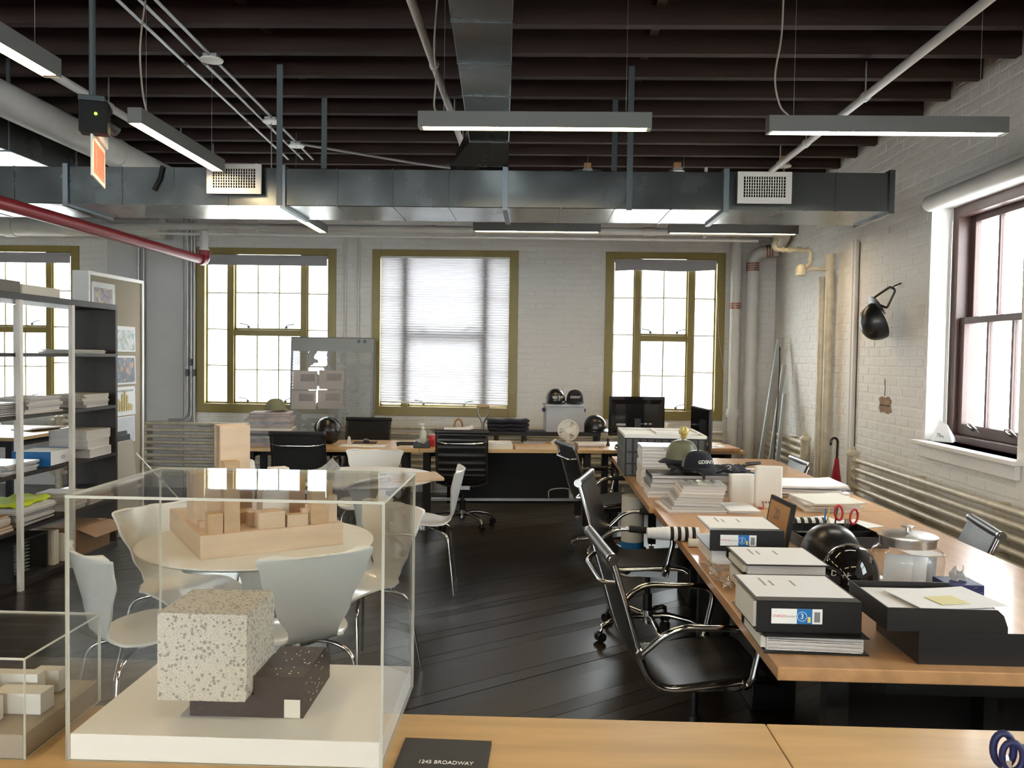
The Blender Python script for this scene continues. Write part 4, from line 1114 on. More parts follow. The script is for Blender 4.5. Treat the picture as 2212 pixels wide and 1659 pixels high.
pinned(7.55, 8.135, 1.268, 1.545, collage('night_render', [(0.04, 0.05, 0.08), (0.07, 0.09, 0.14), (0.05, 0.06, 0.09), (0.12, 0.16, 0.24), (0.38, 0.20, 0.10), (0.06, 0.06, 0.08)], 20), 'printed sheet with a dark blue evening rendering on the pin board', 0.018)
p4 = pinned(7.55, 8.13, 0.965, 1.245, None, 'printed sheet with a yellow bar chart of towers on the pin board')
for k, h in enumerate((0.05, 0.07, 0.06, 0.12, 0.10, 0.17, 0.19, 0.15, 0.07, 0.06)):
    mb = MB(); y = -0.19+k*0.043; mb.box(0.007, 0.008, y, y+0.028, 0.045, 0.045+h); mb.build('chart_bar', pm('chart_ochre', (0.55, 0.42, 0.14), 0.7) if k == 0 else bpy.data.materials['chart_ochre'], p4)
mb = MB(); mb.box(0.007, 0.008, -0.22, 0.25, 0.235, 0.25); mb.build('chart_title', M['grey_text'], p4)
pinned(7.55, 8.12, 0.70, 0.955, pm('pencil_sketch', (0.62, 0.63, 0.68), 0.8, var=0.12, vs=9), 'pale grey sketch sheet lowest on the pin board')
# framed boards leaning behind the bookcase
for i, (y0, w, h, x, lab, mt) in enumerate(((6.86, 0.46, 0.80, -3.55, 'beige board leaning in front of two black frames', M['paper2']), (6.90, 0.52, 0.84, -3.62, 'black picture frame leaning directly behind the beige board', M['blackmatte']), (6.95, 0.56, 0.86, -3.69, 'black picture frame leaning furthest back behind the beige board', M['blackmatte']))):
    mb = MB(); mb.box(-0.012, 0.012, 0, w, 0, h)
    tag(mb.build('leaning_board', mt if i else pm('beige_board', (0.42, 0.38, 0.32), 0.8), None, (x, y0, 0.004), (0, R(-6), 0), bevel=0.003), lab, 'frame' if i else 'board')
# ================================================================== small builders
def book(x, y, z, w, d, h, rz, cover, label, group, pages='pages', spine='-x', name='book', curl=0.0):
    """closed book or magazine lying flat; base at z, centre x,y"""
    c = 0.0025 if h > 0.012 else 0.0012
    mb = MB()
    mb.box(-w/2, w/2, -d/2, d/2, 0, c); mb.box(-w/2, w/2, -d/2, d/2, h-c, h)
    if spine == '-x': mb.box(-w/2, -w/2+c, -d/2, d/2, c, h-c)
    elif spine == '+x': mb.box(w/2-c, w/2, -d/2, d/2, c, h-c)
    elif spine == '-y': mb.box(-w/2, w/2, -d/2, -d/2+c, c, h-c)
    else: mb.box(-w/2, w/2, d/2-c, d/2, c, h-c)
    o = mb.build(name, M[cover] if isinstance(cover, str) else cover, None, (x, y, z), (0, 0, R(rz)))
    tag(o, label, 'book' if name == 'book' else 'magazine' if name == 'magazine' else 'paper', group)
    i = 0.003
    x0, x1, y0, y1 = -w/2+i, w/2-i, -d/2+i, d/2-i
    if spine == '-x': x0 = -w/2+c
    if spine == '+x': x1 = w/2-c
    if spine == '-y': y0 = -d/2+c
    if spine == '+y': y1 = d/2-c
    m2 = MB(); m2.box(x0, x1, y0, y1, c, h-c); m2.build('pages', M[pages], o)
    return o
def stack(x, y, z, specs, label, group, jit=0.012, rj=4, rz=0.0, name='book', spine='-x', pages='pages'):
    """specs: list of (w, d, h, cover)"""
    for (w, d, h, c) in specs:
        book(x+random.uniform(-jit, jit), y+random.uniform(-jit, jit), z, w, d, h-0.0004, rz+random.uniform(-rj, rj), c, label, group, pages, spine, name)
        z += h
    return z
def sheets(x, y, z, w, d, h, rz, label, group=None, mat='paper', curl=0.0, name='paper_sheaf'):
    """a sheaf of loose paper with a lifted edge"""
    mb = MB()
    mb.sheet(lambda u, v: (lerp(-w/2, w/2, u), lerp(-d/2, d/2, v), h + curl*max(0, u-0.55)**2*4 + curl*0.08*abs(sin(v*5))*u), 8, 5, h)
    o = mb.build(name, M[mat] if isinstance(mat, str) else mat, None, (x, y, z), (0, 0, R(rz)), smooth=35)
    return tag(o, label, 'paper', group)
def helmet(loc, rz, label, size=0.235, gloss=False, brand='GDSNY', rot=None, tsize=0.036, sub=None, group='black helmets'):
    t = thing('bump_helmet', label, 'helmet', loc, rz, group, rot)
    s = size/2
    def fn(u, v):
        a = u*2*PI; b = v*PI/2
        low = 0.0
        r = cos(b)**0.85 if v < 1 else 0
        return (s*0.92*r*cos(a), s*1.08*r*sin(a), 0.035 + s*1.12*sin(b))
    mt = M['helmetgloss'] if gloss else M['helmet']
    mb = MB(); mb.sheet(fn, 32, 10, -0.004); mb.build('shell', mt, t, smooth=50)
    mb = MB(); mb.lathe([(s*0.93, 0.0), (s*0.97, 0.004), (s*0.955, 0.04), (s*0.92, 0.042), (s*0.90, 0.0)], 32, sx=0.99, sy=1.135)
    mb.build('lower_band', mt, t, smooth=45)
    def brim(u, v):
        a = -PI/2 + (u-0.5)*PI*0.86
        r = 1 + v*0.34*(cos((u-0.5)*PI)**0.7)
        return (s*0.95*r*cos(a), s*1.09*r*sin(a), 0.028-0.024*v*cos((u-0.5)*PI))
    mb = MB(); mb.sheet(brim, 16, 4, 0.005); mb.build('brim', mt, t, smooth=50)
    if brand:
        text('lettering', brand, tsize, M['white_text'], t, T(0, -s*1.055, 0.068) @ RX(76), 0.0012)
    return t
def cap(loc, rz, label, m1, m2, brand=None, s=0.09, rot=None, h=0.115, peak=None):
    t = thing('baseball_cap', label, 'cap', loc, rz, 'caps', rot)
    def crown(front):
        def fn(u, v):
            a = (PI + u*PI) if front else (u*PI)
            b = v*PI/2; r = cos(b)**0.7 if v < 1 else 0
            return (s*r*cos(a), s*1.15*r*sin(a), h*sin(b)**0.9)
        return fn
    mb = MB(); mb.sheet(crown(True), 16, 8, -0.002); mb.build('front_crown', m1, t, smooth=50)
    mb = MB(); mb.sheet(crown(False), 16, 8, -0.002); mb.build('rear_crown', m2, t, smooth=50)
    mb = MB(); mb.sheet(lambda u, v: (s*(1+v*0.05)*cos(PI+u*PI), s*1.13*sin(PI+u*PI)*(1+v*0.62), 0.004-0.018*v*v+0.01*abs(u-0.5)*v), 16, 5, 0.003); mb.build('peak', peak or m1, t, smooth=50)
    mb = MB(); mb.lathe([(0, h-0.002), (0.007, h), (0.005, h+0.005), (0, h+0.006)], 10); mb.build('button', m1, t, smooth=40)
    if brand: text('lettering', brand, 0.030, M['white_text'], t, T(0, -s*1.11, h*0.42) @ RX(78), 0.0015, shear=0.15)
    return t
def binder(loc, rz, w, d, h, label, spine=True, big='3', paper_top=True, tabs=False, pages=True, group='black ring binders', wedge=0.0):
    """lying flat; spine (or fore edge) faces -Y"""
    t = thing('ring_binder', label, 'binder', loc, R(rz), group)
    c = 0.004
    mb = MB(); mb.box(-w/2, w/2, -d/2, d/2, 0, c); mb.build('back_cover', M['blackplastic'], t, bevel=0.001, seg=1)
    mb = MB(); mb.box(-w/2, w/2, -d/2, d/2, h-c, h); mb.build('front_cover', M['blackplastic'], t, bevel=0.001, seg=1)
    sy = -1 if spine else 1
    y0, y1 = (-d/2, -d/2+c) if spine else (d/2-c, d/2)
    mb = MB(); mb.box(-w/2, w/2, y0, y1, c, h-c); mb.build('spine', M['blackplastic'], t)
    if paper_top:
        mb = MB(); mb.box(-w/2+0.008, w/2-0.008, -d/2+0.04*(1 if spine else 0.2), d/2-0.006, h, h+0.0008); mb.build('cover_sheet', M['paper'], t)
        for (a, b) in ((-0.28, 0.3), (-0.2, 0.2), (0.02, 0.22)):
            mb = MB(); mb.box(a*w, a*w+0.008, d*0.05, d*0.05+b*d, h+0.0008, h+0.00095); mb.build('print_line', M['grey_text'], t)
    if pages:
        y0, y1 = (-d/2+0.018, d/2-0.02) if spine else (-d/2+0.02, d/2-0.018)
        mb = MB(); mb.box(-w/2+0.012, w/2-0.010, y0, y1, c, h-c); mb.build('pages', M['pages'], t)
        mb = MB(); mb.box(-w/2-0.002, -w/2+0.012, y0+0.01, y1-0.03, c+0.004, h-c-0.006); mb.build('index_tabs', M['paper2'], t)
    else:
        for yy in (-d/2+0.02,):
            for xx in (-0.10, 0.0, 0.10):
                mb = MB(); mb.tube([(xx, yy+0.006+0.028*(1-cos(q*PI/8)), c+0.002+0.03*sin(q*PI/8)) for q in range(9)], 0.0016, 6); mb.build('ring', M['chrome'], t, smooth=40)
    if spine:
        lx0, lx1 = -w*0.36, w*0.125; zc = h*0.52; lh = min(0.022, h*0.26); y = -d/2
        mb = MB(); mb.box(lx0, lx1, y-0.0008, y-0.0001, zc-lh, zc+lh); lb = mb.build('spine_label', M['white_text'], t)
        lw = lx1-lx0
        mb = MB(); mb.box(lx0+lw*0.50, lx0+lw*0.80, y-0.0014, y-0.0009, zc-lh, zc+lh); mb.build('blue_field', M['blue'], lb)
        text('lettering', 'STAPLES', lh*0.46, M['red_text'], lb, T(lx0+lw*0.145, y-0.0012, zc) @ RX(90), 0.0002)
        text('lettering', 'Standard', lh*0.42, M['grey_text'], lb, T(lx0+lw*0.385, y-0.0012, zc) @ RX(90), 0.0002)
        text('lettering', big, lh*1.0, M['white_text'], lb, T(lx0+lw*0.60, y-0.0018, zc) @ RX(90), 0.0002)
        mb = MB(); mb.tube([(lx0+lw*0.60+lh*0.62*cos(q*2*PI/16), y-0.0016, zc+lh*0.62*sin(q*2*PI/16)) for q in range(16)], 0.0007, 5, closed=True); mb.build('ring_mark', M['white_text'], lb)
        mb = MB(); mb.box(lx0+lw*0.71, lx0+lw*0.77, y-0.0017, y-0.0015, zc-lh*0.8, zc-lh*0.05); mb.build('yellow_mark', M['yellow'], lb)
        mb = MB()
        for q in range(9):
            a = lx0+lw*(0.84+0.013*q); mb.box(a, a+lw*0.006*(1+q % 2), y-0.0013, y-0.0009, zc-lh*0.75, zc+lh*0.6)
        mb.build('barcode', M['dark_text'], lb)['kind'] = 'stuff'
    if tabs:
        for r in range(4):
            for q in range(8):
                a = lerp(-w/2+0.016, w/2-0.05, q/7); zz = lerp(0.010, h-0.014, r/3.0) + 0.002*((q*3+r) % 3) - 0.0016*q*0.4
                mb = MB(); mb.box(a, a+0.032, -d/2+0.006, -d/2+0.021, zz, zz+0.0014); mb.build('divider_tab', M['paper'], t)
    return t
def flat_box(name, label, cat, x0, x1, y0, y1, z0, z1, mat, rz=0, bevel=0.002, group=None):
    mb = MB(); w, d = (x1-x0)/2, (y1-y0)/2; mb.box(-w, w, -d, d, 0, z1-z0)
    return tag(mb.build(name, M[mat] if isinstance(mat, str) else mat, None, ((x0+x1)/2, (y0+y1)/2, z0), (0, 0, R(rz)), bevel=bevel), label, cat, group)
def pane_box(mb, x0, x1, y0, y1, z0, z1, big):
    """sheet whose two faces across axis `big` are clear (slot 0), rims are edge (slot 1)"""
    vs = [(x, y, z) for z in (z0, z1) for y in (y0, y1) for x in (x0, x1)]
    F = [((0, 2, 3, 1), 'z'), ((4, 5, 7, 6), 'z'), ((0, 1, 5, 4), 'y'), ((2, 6, 7, 3), 'y'), ((0, 4, 6, 2), 'x'), ((1, 3, 7, 5), 'x')]
    b = len(mb.v); mb.v += [Vector(v) for v in vs]
    for f, ax in F:
        mb.f.append([b+i for i in f]); mb.m.append(0 if ax == big else 1)
def acrylic_case(t, x0, x1, y0, y1, z0, z1, th):
    for (b, big) in (((x0, x1, y0, y0+th, z0, z1-th), 'y'), ((x0, x1, y1-th, y1, z0, z1-th), 'y'), ((x0, x0+th, y0+th, y1-th, z0, z1-th), 'x'), ((x1-th, x1, y0+th, y1-th, z0, z1-th), 'x'), ((x0, x1, y0, y1, z1-th, z1), 'z')):
        mb = MB(); pane_box(mb, *b, big); mb.build('acrylic_pane', [M['acrylic'], M['acryledge']], t)

# ================================================================== the model case in the foreground
CX0, CX1, CY0, CY1 = -0.96, -0.303, 1.655, 2.085
cxm, cym = (CX0+CX1)/2, (CY0+CY1)/2
M['baseboard'] = pm('cream_base_board', (0.85, 0.84, 0.80), 0.5)
ca = thing('model_case', 'large clear acrylic display case on a cream base', 'display case', (cxm, cym, TZ))
w, d = (CX1-CX0)/2, (CY1-CY0)/2
mb = MB(); mb.box(-w+0.006, w-0.006, -d+0.006, d-0.006, 0.0005, 0.055); mb.build('base_board', M['baseboard'], ca, bevel=0.002)
acrylic_case(ca, -w, w, -d, d, 0.0005, 0.552, 0.006)
# perforated cube building on its dark base building
def perf_material():
    m = bpy.data.materials.new('perforated_white_skin'); m.use_nodes = True
    nt = m.node_tree; N = nt.nodes; L = nt.links; b = N['Principled BSDF']; b.inputs['Roughness'].default_value = 0.55
    tc = N.new('ShaderNodeTexCoord')
    vo = N.new('ShaderNodeTexVoronoi'); vo.inputs['Scale'].default_value = 112; L.new(tc.outputs['Object'], vo.inputs['Vector'])
    vs = N.new('ShaderNodeTexVoronoi'); vs.inputs['Scale'].default_value = 260; L.new(tc.outputs['Object'], vs.inputs['Vector'])
    nz = N.new('ShaderNodeTexNoise'); nz.inputs['Scale'].default_value = 34; L.new(tc.outputs['Object'], nz.inputs['Vector'])
    def gt(a, bv, op):
        q = N.new('ShaderNodeMath'); q.operation = op; L.new(a, q.inputs[0])
        if isinstance(bv, float): q.inputs[1].default_value = bv
        else: L.new(bv, q.inputs[1])
        return q.outputs[0]
    ms = N.new('ShaderNodeMath'); ms.operation = 'MULTIPLY'; L.new(nz.outputs['Fac'], ms.inputs[0]); ms.inputs[1].default_value = 0.74
    big = gt(vo.outputs['Distance'], ms.outputs[0], 'LESS_THAN')
    keep = gt(vo.outputs['Color'], 0.0, 'GREATER_THAN')
    sp = N.new('ShaderNodeSeparateColor'); L.new(vo.outputs['Color'], sp.inputs['Color'])
    sel = gt(sp.outputs['Red'], 0.30, 'GREATER_THAN')
    hole = gt(big, sel, 'MULTIPLY')
    small = gt(vs.outputs['Distance'], 0.30, 'LESS_THAN')
    cols = []
    mx = N.new('ShaderNodeMix'); mx.data_type = 'RGBA'; mx.inputs['A'].default_value = (0.66, 0.62, 0.54, 1); mx.inputs['B'].default_value = (0.16, 0.14, 0.12, 1)
    h2 = gt(hole, 0.62, 'MULTIPLY')
    s2 = gt(small, 0.5, 'MULTIPLY')
    ad = gt(h2, s2, 'MAXIMUM')
    L.new(ad, mx.inputs['Factor'])
    wv = N.new('ShaderNodeTexWave'); wv.inputs['Scale'].default_value = 105; wv.inputs['Distortion'].default_value = 0.6; wv.wave_type = 'BANDS'; wv.bands_direction = 'DIAGONAL'; L.new(tc.outputs['Object'], wv.inputs['Vector'])
    m2 = N.new('ShaderNodeMix'); m2.data_type = 'RGBA'; m2.blend_type = 'MULTIPLY'; m2.inputs['Factor'].default_value = 0.28
    L.new(mx.outputs['Result'], m2.inputs['A']); L.new(wv.outputs['Color'], m2.inputs['B'])
    L.new(m2.outputs['Result'], b.inputs['Base Color'])
    bp = N.new('ShaderNodeBump'); bp.invert = True; bp.inputs['Strength'].default_value = 0.5; bp.inputs['Distance'].default_value = 0.002; L.new(ad, bp.inputs['Height']); L.new(bp.outputs['Normal'], b.inputs['Normal'])
    return m
bm_ = thing('architectural_model', 'model of a white perforated cube building over a dark low block', 'model', (-0.62, 1.80, 0.8055))
PF = perf_material()
# cube: x -0.761..-0.587, y 1.66..1.815, z 0.90..1.075 with chamfered lower corner
mb = MB()
x0, x1, y0, y1, z0, z1 = -0.178, 0.014, -0.08, 0.105, 0.050, 0.237
poly = [(x0, z0), (x1-0.004, z0), (x1, z0+0.012), (x1, z1), (x0, z1)]
n = len(poly)
vs = [(x, y0, z) for x, z in poly]+[(x, y1, z) for x, z in poly]
mb.add(vs, [tuple(range(n)), tuple(range(2*n-1, n-1, -1))]+[(i, n+i, n+(i+1) % n, (i+1) % n) for i in range(n)])
mb.build('perforated_cube', PF, bm_)
M['modeldark'] = pm('dark_model_card', (0.035, 0.022, 0.020), 0.55, var=0.2, vs=30)
mb = MB(); mb.box(-0.125, 0.0155, -0.04, 0.12, 0.0, 0.049); mb.build('dark_block', M['modeldark'], bm_)
mb = MB(); mb.box(0.016, 0.124, -0.04, 0.15, 0.0, 0.090); mb.build('dark_block', M['modeldark'], bm_)
mb = MB(); mb.box(0.016, 0.1235, 0.1505, 0.195, 0.0, 0.072); mb.build('dark_block', M['modeldark'], bm_)
mb = MB(); mb.box(0.083, 0.118, -0.0412, -0.0402, 0.001, 0.041); mb.build('doorway', M['paper2'], bm_)
rn = random.Random(3)
for k in range(46):
    mb = MB()
    if k < 22:
        a, b = rn.uniform(0.04, 0.115), rn.uniform(-0.03, 0.13); mb.cbox((a, b, 0.0904), (0.0025, 0.002, 0.0008))
    else:
        a, b = rn.uniform(-0.03, 0.14), rn.uniform(0.012, 0.082); mb.cbox((0.1244, a, b), (0.0008, 0.0016, 0.0026))
    mb.build('light_slot', M['white_text'], bm_)

# smaller case to the left
sc = thing('small_model_case', 'small clear acrylic display case beside the large one', 'display case', (-1.40, 1.80, TZ))
w, d = 0.352, 0.145
mb = MB(); mb.box(-w, w, -d, d, 0.001, 0.052); mb.build('base_board', pm('taupe_base', (0.33, 0.28, 0.22), 0.6), sc, bevel=0.002)
acrylic_case(sc, -w-0.005, w+0.005, -d-0.005, d+0.005, 0.001, 0.215, 0.005)
sm = thing('site_model', 'white card site model with stepped blocks and a few trees inside the small case', 'model', (-1.40, 1.80, 0.8025))
M['cardwhite'] = pm('white_model_card', (0.72, 0.71, 0.68), 0.7)
for b in ((-0.25, 0.20, -0.12, -0.04, 0, 0.035), (0.03, 0.26, -0.13, -0.07, 0, 0.05), (0.05, 0.2, -0.06, 0.0, 0, 0.075), (-0.1, 0.07, -0.02, 0.10, 0, 0.12), (0.1, 0.28, 0.02, 0.05, 0, 0.06), (0.22, 0.33, -0.05, 0.0, 0, 0.045), (0.24, 0.3, 0.07, 0.1, 0, 0.05), (-0.33, -0.15, 0.0, 0.12, 0, 0.09)):
    mb = MB(); mb.box(*b); mb.build('block', M['cardwhite'], sm)
for k in range(5):
    mb = MB(); mb.lathe([(0.002, 0), (0.003, 0.02), (0.013, 0.028), (0.011, 0.042), (0, 0.052)], 8, M=T(0.13+k*0.027, 0.075, 0)); mb.build('tree', pm('model_tree', (0.10, 0.16, 0.07), 0.9) if k == 0 else bpy.data.materials['model_tree'], sm, smooth=60)

# black booklet on the front table
bo = book(-0.185, 1.62, TZ+0.0005, 0.19, 0.33, 0.007, -1.5, pm('black_booklet', (0.020, 0.021, 0.023), 0.55), 'black booklet lettered 1245 BROADWAY on the front table', None, 'paper', '-x')
text('lettering', '1245 BROADWAY', 0.020, M['white_text'], bo, T(0.008, 0.060, 0.0075), 0.0003, wide=0.72)
# blue handled scissors and the black box at the edge
t = thing('scissors', 'scissors with worn blue handles standing up on the front table', 'scissors', (0.985, 1.725, TZ), R(-15))
mb = MB(); mb.tube([(0.0 + 0.019*cos(a*2*PI/20), 0.012, 0.0425+0.034*sin(a*2*PI/20)) for a in range(20)], 0.0075, 8, closed=True); mb.build('handle', M['navy'], t, smooth=50)
mb = MB(); mb.tube([(0.012 + 0.019*cos(a*2*PI/20), -0.008, 0.0385+0.030*sin(a*2*PI/20)) for a in range(20)], 0.0065, 8, closed=True); mb.build('handle', M['navy'], t, smooth=50)
mb = MB(); mb.box(-0.006, 0.010, -0.012, 0.016, 0.0, 0.03); mb.build('blades', M['steel'], t)
flat_box('black_box', 'black box at the edge of the front table beside the scissors', 'box', 1.03, 1.15, 1.66, 1.75, TZ+0.0005, TZ+0.05, 'blackplastic')

# ================================================================== wooden city model on the tulip table
ct = thing('city_model', 'pale wooden city model with towers on a square base', 'model', (-1.381, 3.362, 0.7352), R(33.7))
mb = MB(); mb.box(0, 0.62, 0, 0.70, 0, 0.10); mb.build('base', M['balsa'], ct, bevel=0.002)
Bs = [(0.035, 0.095, 0.012, 0.075, 0.085), (0.05, 0.16, 0.10, 0.20, 0.12), (0.03, 0.20, 0.27, 0.44, 0.215), (0.10, 0.165, 0.015, 0.085, 0.30), (0.165, 0.30, 0.38, 0.50, 0.42), (0.245, 0.36, 0.02, 0.09, 0.07), (0.225, 0.36, 0.10, 0.16, 0.06),
      (0.30, 0.42, 0.16, 0.26, 0.17), (0.37, 0.46, 0.015, 0.065, 0.05), (0.475, 0.545, 0.015, 0.075, 0.15), (0.44, 0.475, 0.03, 0.06, 0.07), (0.545, 0.60, 0.03, 0.075, 0.12), (0.40, 0.52, 0.24, 0.40, 0.19), (0.56, 0.61, 0.12, 0.19, 0.165), (0.575, 0.612, 0.20, 0.26, 0.11), (0.20, 0.28, 0.18, 0.28, 0.05), (0.03, 0.10, 0.16, 0.20, 0.03), (0.25, 0.35, 0.53, 0.66, 0.10), (0.42, 0.58, 0.48, 0.64, 0.12)]
for i, (a, b, c, e, h) in enumerate(Bs):
    m_ = M['balsa'] if i % 3 else M['balsa2']
    if i == 7: m_ = M['cardwhite']
    mb = MB(); mb.box(a, b, c, e, 0.1003, 0.1003+h); mb.build('building', m_, ct)
mb = MB(); mb.box(0.165, 0.225, 0.40, 0.505, 0.1003, 0.52); mb.build('building', M['balsa'], ct)
mb = MB(); mb.box(0.34, 0.42, 0.16, 0.23, 0.271, 0.34); mb.build('building', M['cardwhite'], ct)
mb = MB(); mb.box(0.49, 0.53, 0.025, 0.05, 0.2505, 0.262); mb.build('building', M['balsa2'], ct)

# things on the second round table
sheets(-1.54, 5.68, 0.7357, 0.30, 0.42, 0.02, 20, 'grey drawings curling up on the second round table', mat='paper3', curl=0.10)
sheets(-1.19, 5.43, 0.7357, 0.29, 0.40, 0.012, -25, 'white papers spread flat on the second round table', curl=0.05)
flat_box('wood_board', 'thin wooden board overhanging the edge of the second round table', 'board', -1.03, -0.66, 5.58, 5.88, 0.7357, 0.757, 'balsa', 18)
# ================================================================== things on the near long desk
zt = TZ+0.0005
binder((0.822, 2.53, zt), -1.0, 0.30, 0.285, 0.052, 'black ring binder with its tabbed dividers facing out, lowest in the front stack', spine=False, paper_top=False, tabs=True)
binder((0.805, 2.565, zt+0.0525), 0.6, 0.305, 0.29, 0.094, 'thick black ring binder with a label numbered 3, on top of the tabbed binder')
binder((0.905, 3.09, zt), 0.0, 0.30, 0.28, 0.078, 'black ring binder with a half hidden spine label, under the white topped binder', big='2')
binder((0.900, 3.085, zt+0.0790), 1.0, 0.30, 0.28, 0.042, 'slim white topped binder lying turned round on another binder', spine=False)
flat_box('paper_ream', 'white block of paper under the open black binder', 'paper', 0.735, 1.01, 3.42, 3.70, zt, zt+0.068, 'paper')
binder((0.865, 3.52, zt+0.0685), 0.0, 0.30, 0.30, 0.086, 'black ring binder lying half open on a white paper block', big='2', pages=False)
# letter trays
def tray(x0, x1, y0, y1, z0, h, label):
    t = thing('letter_tray', label, 'tray', ((x0+x1)/2, (y0+y1)/2, z0), 0, 'black letter trays')
    w, d, c = (x1-x0)/2, (y1-y0)/2, 0.004
    mb = MB(); mb.box(-w, w, -d, d, 0, c); mb.build('tray_floor', M['blackplastic'], t)
    mb = MB(); mb.box(-w, -w+c, -d, d, c, h); mb.build('side_wall', M['blackplastic'], t)
    for y in (-d, d-c):
        mb = MB()
        poly = [(-w+c, c), (w, c), (w, c+0.012), (w-0.012, h*0.75), (w-0.03, h), (-w+c, h)]
        mb.prism(poly, -y-c, -y, M=RX(90)); mb.build('end_wall', M['blackplastic'], t)
    return t
tray(1.085, 1.47, 2.335, 2.625, zt, 0.092, 'lower black letter tray near the front corner of the long desk')
tray(0.995, 1.33, 2.335, 2.620, zt+0.0925, 0.066, 'upper black letter tray holding papers and a yellow note')
sheets(1.165, 2.475, zt+0.0970, 0.30, 0.255, 0.045, 0, 'stack of white papers in the upper letter tray', curl=0.008)
sheets(1.215, 2.47, zt+0.1500, 0.26, 0.20, 0.002, 9, 'loose white sheet on top of the papers in the letter tray', curl=0.004)
flat_box('sticky_note', 'pale yellow note on the papers in the letter tray', 'note', 1.165, 1.255, 2.40, 2.48, zt+0.1535, zt+0.1543, pm('pale_note', (0.72, 0.66, 0.36), 0.8), 12, 0)
# glass jar with steel lid
t = thing('glass_jar', 'glass jar with a brushed steel lid and papers inside', 'jar', (1.432, 3.20, zt))
mb = MB(); mb.lathe([(0, 0), (0.118, 0), (0.130, 0.012), (0.132, 0.10), (0.124, 0.128), (0.100, 0.146), (0.092, 0.150), (0.092, 0.16)], 40); mb.build('body', M['jarglass'], t, smooth=50)
mb = MB(); mb.lathe([(0.098, 0.148), (0.101, 0.149), (0.102, 0.178), (0.108, 0.180), (0.108, 0.185), (0.098, 0.190), (0.05, 0.197), (0, 0.199)], 40); mb.build('lid', M['steel'], t, smooth=35)
mb = MB(); mb.lathe([(0.010, 0.198), (0.009, 0.214), (0.024, 0.216), (0.025, 0.221), (0, 0.223)], 20); mb.build('knob', M['steel'], t, smooth=40)
t2 = thing('paper_in_jar', 'white and grey papers curled inside the glass jar', 'paper', (1.432, 3.20, zt+0.003))
for (a, c, m_) in ((-0.05, -0.03, 'paper'), (0.0, -0.04, 'paper'), (0.032, -0.045, 'paper3')):
    mb = MB(); mb.sheet(lambda u, v: (a+lerp(-0.045, 0.045, u)+0.02*v, c+0.02*cos(u*3)+0.03*v, 0.0005+v*0.105), 6, 4, 0.002); mb.build('sheet', M[m_], t2, smooth=40)
# tissue box
t = thing('tissue_box', 'dark blue tissue box with a white tissue standing up', 'tissue box', (1.513, 2.975, zt))
mb = MB(); mb.box(-0.062, 0.062, -0.06, 0.06, 0, 0.072); mb.build('carton', M['navy'], t, bevel=0.002)
rn = random.Random(5)
for k in range(30):
    mb = MB(); x, z = rn.uniform(-0.058, 0.058), rn.uniform(0.006, 0.068)
    mb.cbox((x, -0.0605, z) if k < 15 else (0.0625, x, z), (0.0018, 0.0008, 0.0018) if k < 15 else (0.0008, 0.0018, 0.0018)); mb.build('star', M['white_text'], t)
mb = MB(); mb.sheet(lambda u, v: (lerp(-0.03, 0.03, u)*(1-0.3*v)+0.004*sin(v*9), 0.010*sin(u*12+v*3), 0.0725+v*(0.045+0.012*sin(u*9))), 12, 5, 0.0008); mb.build('tissue', translucent('tissue_paper', (0.8, 0.8, 0.8), (0.8, 0.8, 0.8), 0.4), t, smooth=50)
# helmets on the near desk
helmet((1.225, 3.43, zt), R(10), 'matt black helmet behind the glossy one on the near long desk', 0.245, False, None)
helmet((1.19, 3.13, zt), R(-38), 'glossy black helmet beside the glass jar', 0.215, True, 'DRN', tsize=0.03)
# black framed panel and stationery tray
t = thing('picture_frame', 'small black frame with kraft back leaning upright behind the open binder', 'frame', (1.10, 3.80, zt), R(-86), rot=(R(-10), 0, R(-86)))
mb = MB(); mb.box(-0.14, 0.14, -0.008, 0.008, 0.0, 0.215); mb.build('frame', M['blackmatte'], t, bevel=0.002)
mb = MB(); mb.box(-0.12, 0.12, -0.0100, -0.0085, 0.02, 0.195); mb.build('backing', M['card'], t)
text('pencil_mark', '20', 0.07, M['dark_text'], t, T(-0.02, -0.0104, 0.14) @ RX(90), 0.0002)
t = thing('desk_tray', 'black wire stationery tray with compartments', 'tray', (1.40, 3.93, zt), R(4))
mb = MB(); mb.box(-0.20, 0.20, -0.16, 0.16, 0, 0.004); mb.build('tray_floor', M['blackplastic'], t)
for b in ((-0.20, 0.20, -0.16, -0.156, 0.004, 0.05), (-0.20, 0.20, 0.156, 0.16, 0.004, 0.05), (-0.20, -0.196, -0.156, 0.156, 0.004, 0.05), (0.196, 0.20, -0.156, 0.156, 0.004, 0.05), (-0.196, 0.196, -0.002, 0.002, 0.004, 0.045), (0.05, 0.054, 0.002, 0.156, 0.004, 0.045)):
    mb = MB(); mb.box(*b); mb.build('tray_wall', M['blackplastic'], t)
t = thing('stapler', 'black stapler lying in the wire stationery tray', 'stapler', (1.29, 3.86, zt+0.0045), R(-25))
mb = MB(); mb.box(-0.07, 0.07, -0.016, 0.016, 0, 0.012); mb.build('base', M['blackplastic'], t, bevel=0.004)
mb = MB(); mb.box(-0.07, 0.065, -0.015, 0.015, 0.024, 0.048, M=RY(-5)); mb.build('arm', M['glossblack'], t, bevel=0.007)
t = thing('scissors', 'scissors with red handles standing in the wire stationery tray', 'scissors', (1.50, 4.0, zt+0.0045), R(20))
